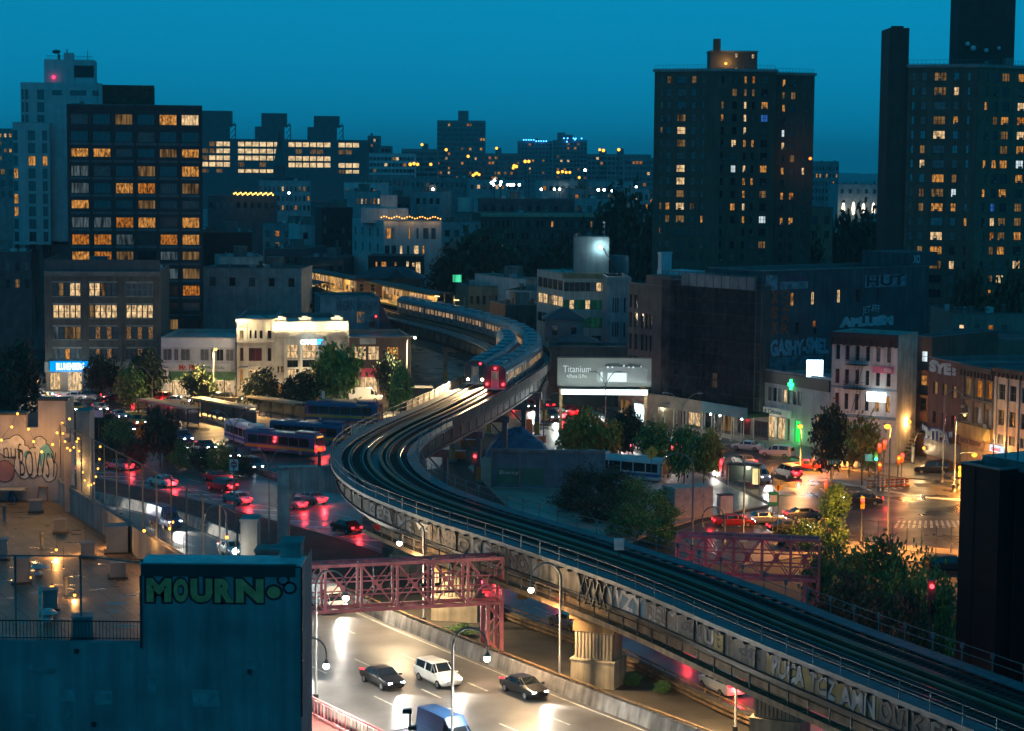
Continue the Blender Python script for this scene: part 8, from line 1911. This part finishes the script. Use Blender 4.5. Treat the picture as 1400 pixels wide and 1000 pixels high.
# street beyond: cars leaving and coming
def roadpath(pix): return Path([g(a, c) for a, c in pix])
S1 = roadpath([(640,520),(700,538),(760,563),(850,590),(950,617),(1050,645),(1150,672),(1250,700)]); S2 = roadpath([(640,532),(700,550),(760,577),(850,604),(950,634),(1040,660),(1110,682)])
def line(path, d0, d1, gap, sgn, where, head, glow, spot, n0=0, off=0):
    d = d0; k = 0
    while d < d1:
        kind = r.choice(('sedan','suv','suv','van')); cn = r.choice(CN); p, t_ = path.at(d, off); a = math.atan2(t_.y, t_.x) + (0 if sgn > 0 else math.pi)
        car(kind, cn if kind != 'van' else 'white', p.x, p.y, a, f'{cn if kind != "van" else "white"} {kind} {where}, {ORD[k%12]} from the viaduct', head, True, 'cars on the street beyond the viaduct', .004, spot, glow); d += gap*r.uniform(.8, 1.3); k += 1
line(S1, 26, 128, 9.5, -1, 'queuing on the far side of the street', True, 200, 0); line(S1, 34, 108, 12, -1, 'queuing in the middle of the street', True, 200, 0, 0, 3.4)
line(S2, 32, 116, 13, 1, 'driving to the crossing with headlights on', True, 60, 3800)
pk = [('suv','white',1152,640,-25,'white parked suv before the white corner house'),('sedan','red',1103,643,-28,'red car with tail lights near the bank branch'),('suv','white',1062,625,-28,'white parked suv before the bank branch'),('suv','black',1275,648,-12,'black parked suv in front of the brick garage'),('sedan','grey',1318,656,-12,'grey parked car beside the orange hand signal'),('sedan','white',1022,616,-28,'white parked car at the end of the pavement shed')]
for k, c, a, b_, an, lb in pk: x, y = g(a, b_); car(k, c, x, y, R_(an)+math.pi, lb, False, c == 'red', 'parked cars on the right', .004, 0, 60 if c == 'red' else 0)
for i, (a, b_, c, k, hd) in enumerate(((100,547,'white','sedan',1),(120,547,'grey','suv',1),(228,550,'red','suv',0),(240,553,'silver','sedan',0),(312,551,'black','suv',0),(375,552,'red','sedan',0),(398,552,'grey','suv',0),(500,549,'white','van',0),(60,547,'silver','sedan',1),(430,552,'blue','sedan',0),(160,549,'black','sedan',1))):
    x, y = g(a, b_); car(k, c, x, y, math.pi if hd else 0, f'{c} {k} in front of the lit shops, {ORD[i]} of that row', True, True, 'cars before the lit shops', .01, 800 if hd else 0, 70)
Lf = roadpath([(130,560),(180,580),(235,600),(300,622),(360,650)]); d = 4; k = 0
for o in (0, 4):
    d = 3
    while d < Lf.L-4:
        p, t_ = Lf.at(d, o); cn = r.choice(CN); kind = r.choice(('sedan','suv')); car(kind, cn, p.x, p.y, math.atan2(t_.y, t_.x)+ (0), f'{cn} {kind} {"on the outer lane" if o else "on the inner lane"} between bushes and bus plaza, {ORD[k%12]} of its queue', True, True, 'cars between bushes and bus plaza', .012, 0, 180); d += r.uniform(8, 12); k += 1
    k = 0
for i, (a, b_, an) in enumerate(((1078,728,10),(1045,716,8),(1003,720,8),(1100,710,12),(1180,690,170))): x, y = g(a, b_); cn = ('black','silver','red','grey','black')[i]; car('sedan', cn, x, y, R_(an), f'{cn} sedan waiting at the near crossing with bright tail lights, {ORD[i]} from the kerb', True, True, 'cars waiting at the near crossing', .006, 0, 50)
x, y = g(1298, 782); car('suv', 'black', x, y, R_(8), 'black suv parked behind the bushes by the black building', False, False, None, 0)
# buses
def bus(bx, by, ang, body, label, tail=True, stripe=None, lit=False, L_=12.0):
    x, y = g(bx, by); t = thing('bus', label, 'bus', (x, y, .01), ang, 'buses'); W_ = 1.28; H_ = 3.05
    pr_ = [(-W_,.35),(-W_,2.6),(-W_+.12,2.9),(-W_+.4,H_),(W_-.4,H_),(W_-.12,2.9),(W_,2.6),(W_,.35)]; b = MB(); n = len(pr_)
    for i in range(n): j = (i+1)%n; b.face([(-L_/2,*pr_[i]),(-L_/2,*pr_[j]),(L_/2,*pr_[j]),(L_/2,*pr_[i])], 0, 0 < i < 6)
    b.face([(-L_/2,*q) for q in pr_]); b.face([(L_/2,*q) for q in reversed(pr_)])
    b.box(-L_/2+.6,-L_/2+3.6,-.8,.8,H_-.01,H_+.28); b.box(L_/2-4,L_/2-2,-.6,.6,H_-.01,H_+.2); b.build('body', body, t)
    for s_ in (-1,1):
        for k in range(6): b = MB(); u = -L_/2+1.0+k*1.75; b.box(u, u+1.6, s_*W_-.012, s_*W_+.012, 1.35, 2.45); b.build('window', CGL, t)
    b = MB(); b.box(-L_/2-.015,-L_/2-.003,-1.0,1.0,1.5,2.5); b.build('rear_window', CGL, t); b = MB(); b.box(L_/2+.003,L_/2+.015,-1.1,1.1,1.1,2.5); b.build('windscreen', CGL, t)
    if stripe: b = MB(); [b.box(-L_/2+.1,L_/2-.1,s_*W_-.014,s_*W_+.014,.75,1.15) for s_ in (-1,1)]; b.box(-L_/2-.016,-L_/2-.003,-1.2,1.2,.7,1.3); b.build('stripe', stripe, t)
    for sx_ in (-3.6, 3.4):
        for sy in (-1,1): w_ = put('wheel', TYREM, t, (sx_, sy*1.14, .46)); w_.scale = (1.4,1.2,1.4); put('rim', RIMME, w_)
    for sy in (-1,1): o = put('taillight', TLM if tail else TLOM, t, (-L_/2-.02, sy*1.0, .95)); o.scale = (1,1,1.7); put('headlight', HLO_, t, (L_/2+.02, sy*.95, .75))
    b = MB(); b.box(-L_/2-.03,-L_/2-.003,-.7,.7,2.62,2.82); b.build('route_sign', emit('amber_route', (1,.4,.05), 1.6) if tail else FRAMED, t)
    if tail: c, s_ = math.cos(ang), math.sin(ang); lamp((x-c*(L_/2+.6), y-s_*(L_/2+.6), 1.2), 260, (1,.05,.04), .3)
BW_ = mat('bus_white', (.55,.56,.57), .4, amt=.1); BB_ = mat('bus_blue', (.025,.07,.17), .35, amt=.15); BGD = mat('bus_gold', (.5,.28,.03), .5)
bus(338, 608, R_(118), BW_, 'white bus with red tail lights leaving the bus plaza', True, mat('bus_stripe', (.05,.12,.3), .5)); bus(389, 620, R_(150), BB_, 'blue and gold bus nearest the portal frame', True, BGD); bus(424, 606, R_(155), BB_, 'blue and gold bus behind the nearest one', False, BGD); bus(470, 577, R_(165), BB_, 'blue bus in the far stand by the right shelter', False, BGD)
bus(853, 655, R_(150)+math.pi, BW_, 'white bus half hidden behind the dark bushes on the island', False, mat('bus_stripe', (.05,.12,.3)))
hm, nt, out = newmat('haze'); pv = nt.nodes.new('ShaderNodeVolumePrincipled'); pv.inputs['Color'].default_value = (.62,.88,.95,1); pv.inputs['Density'].default_value = .00012; pv.inputs['Anisotropy'].default_value = 0
nt.links.new(pv.outputs[0], out.inputs['Volume'])
b = MB(); b.box(-5100, 5100, -320, 9100, -1.1, 130); tag(b.build('haze', hm), kind='stuff')
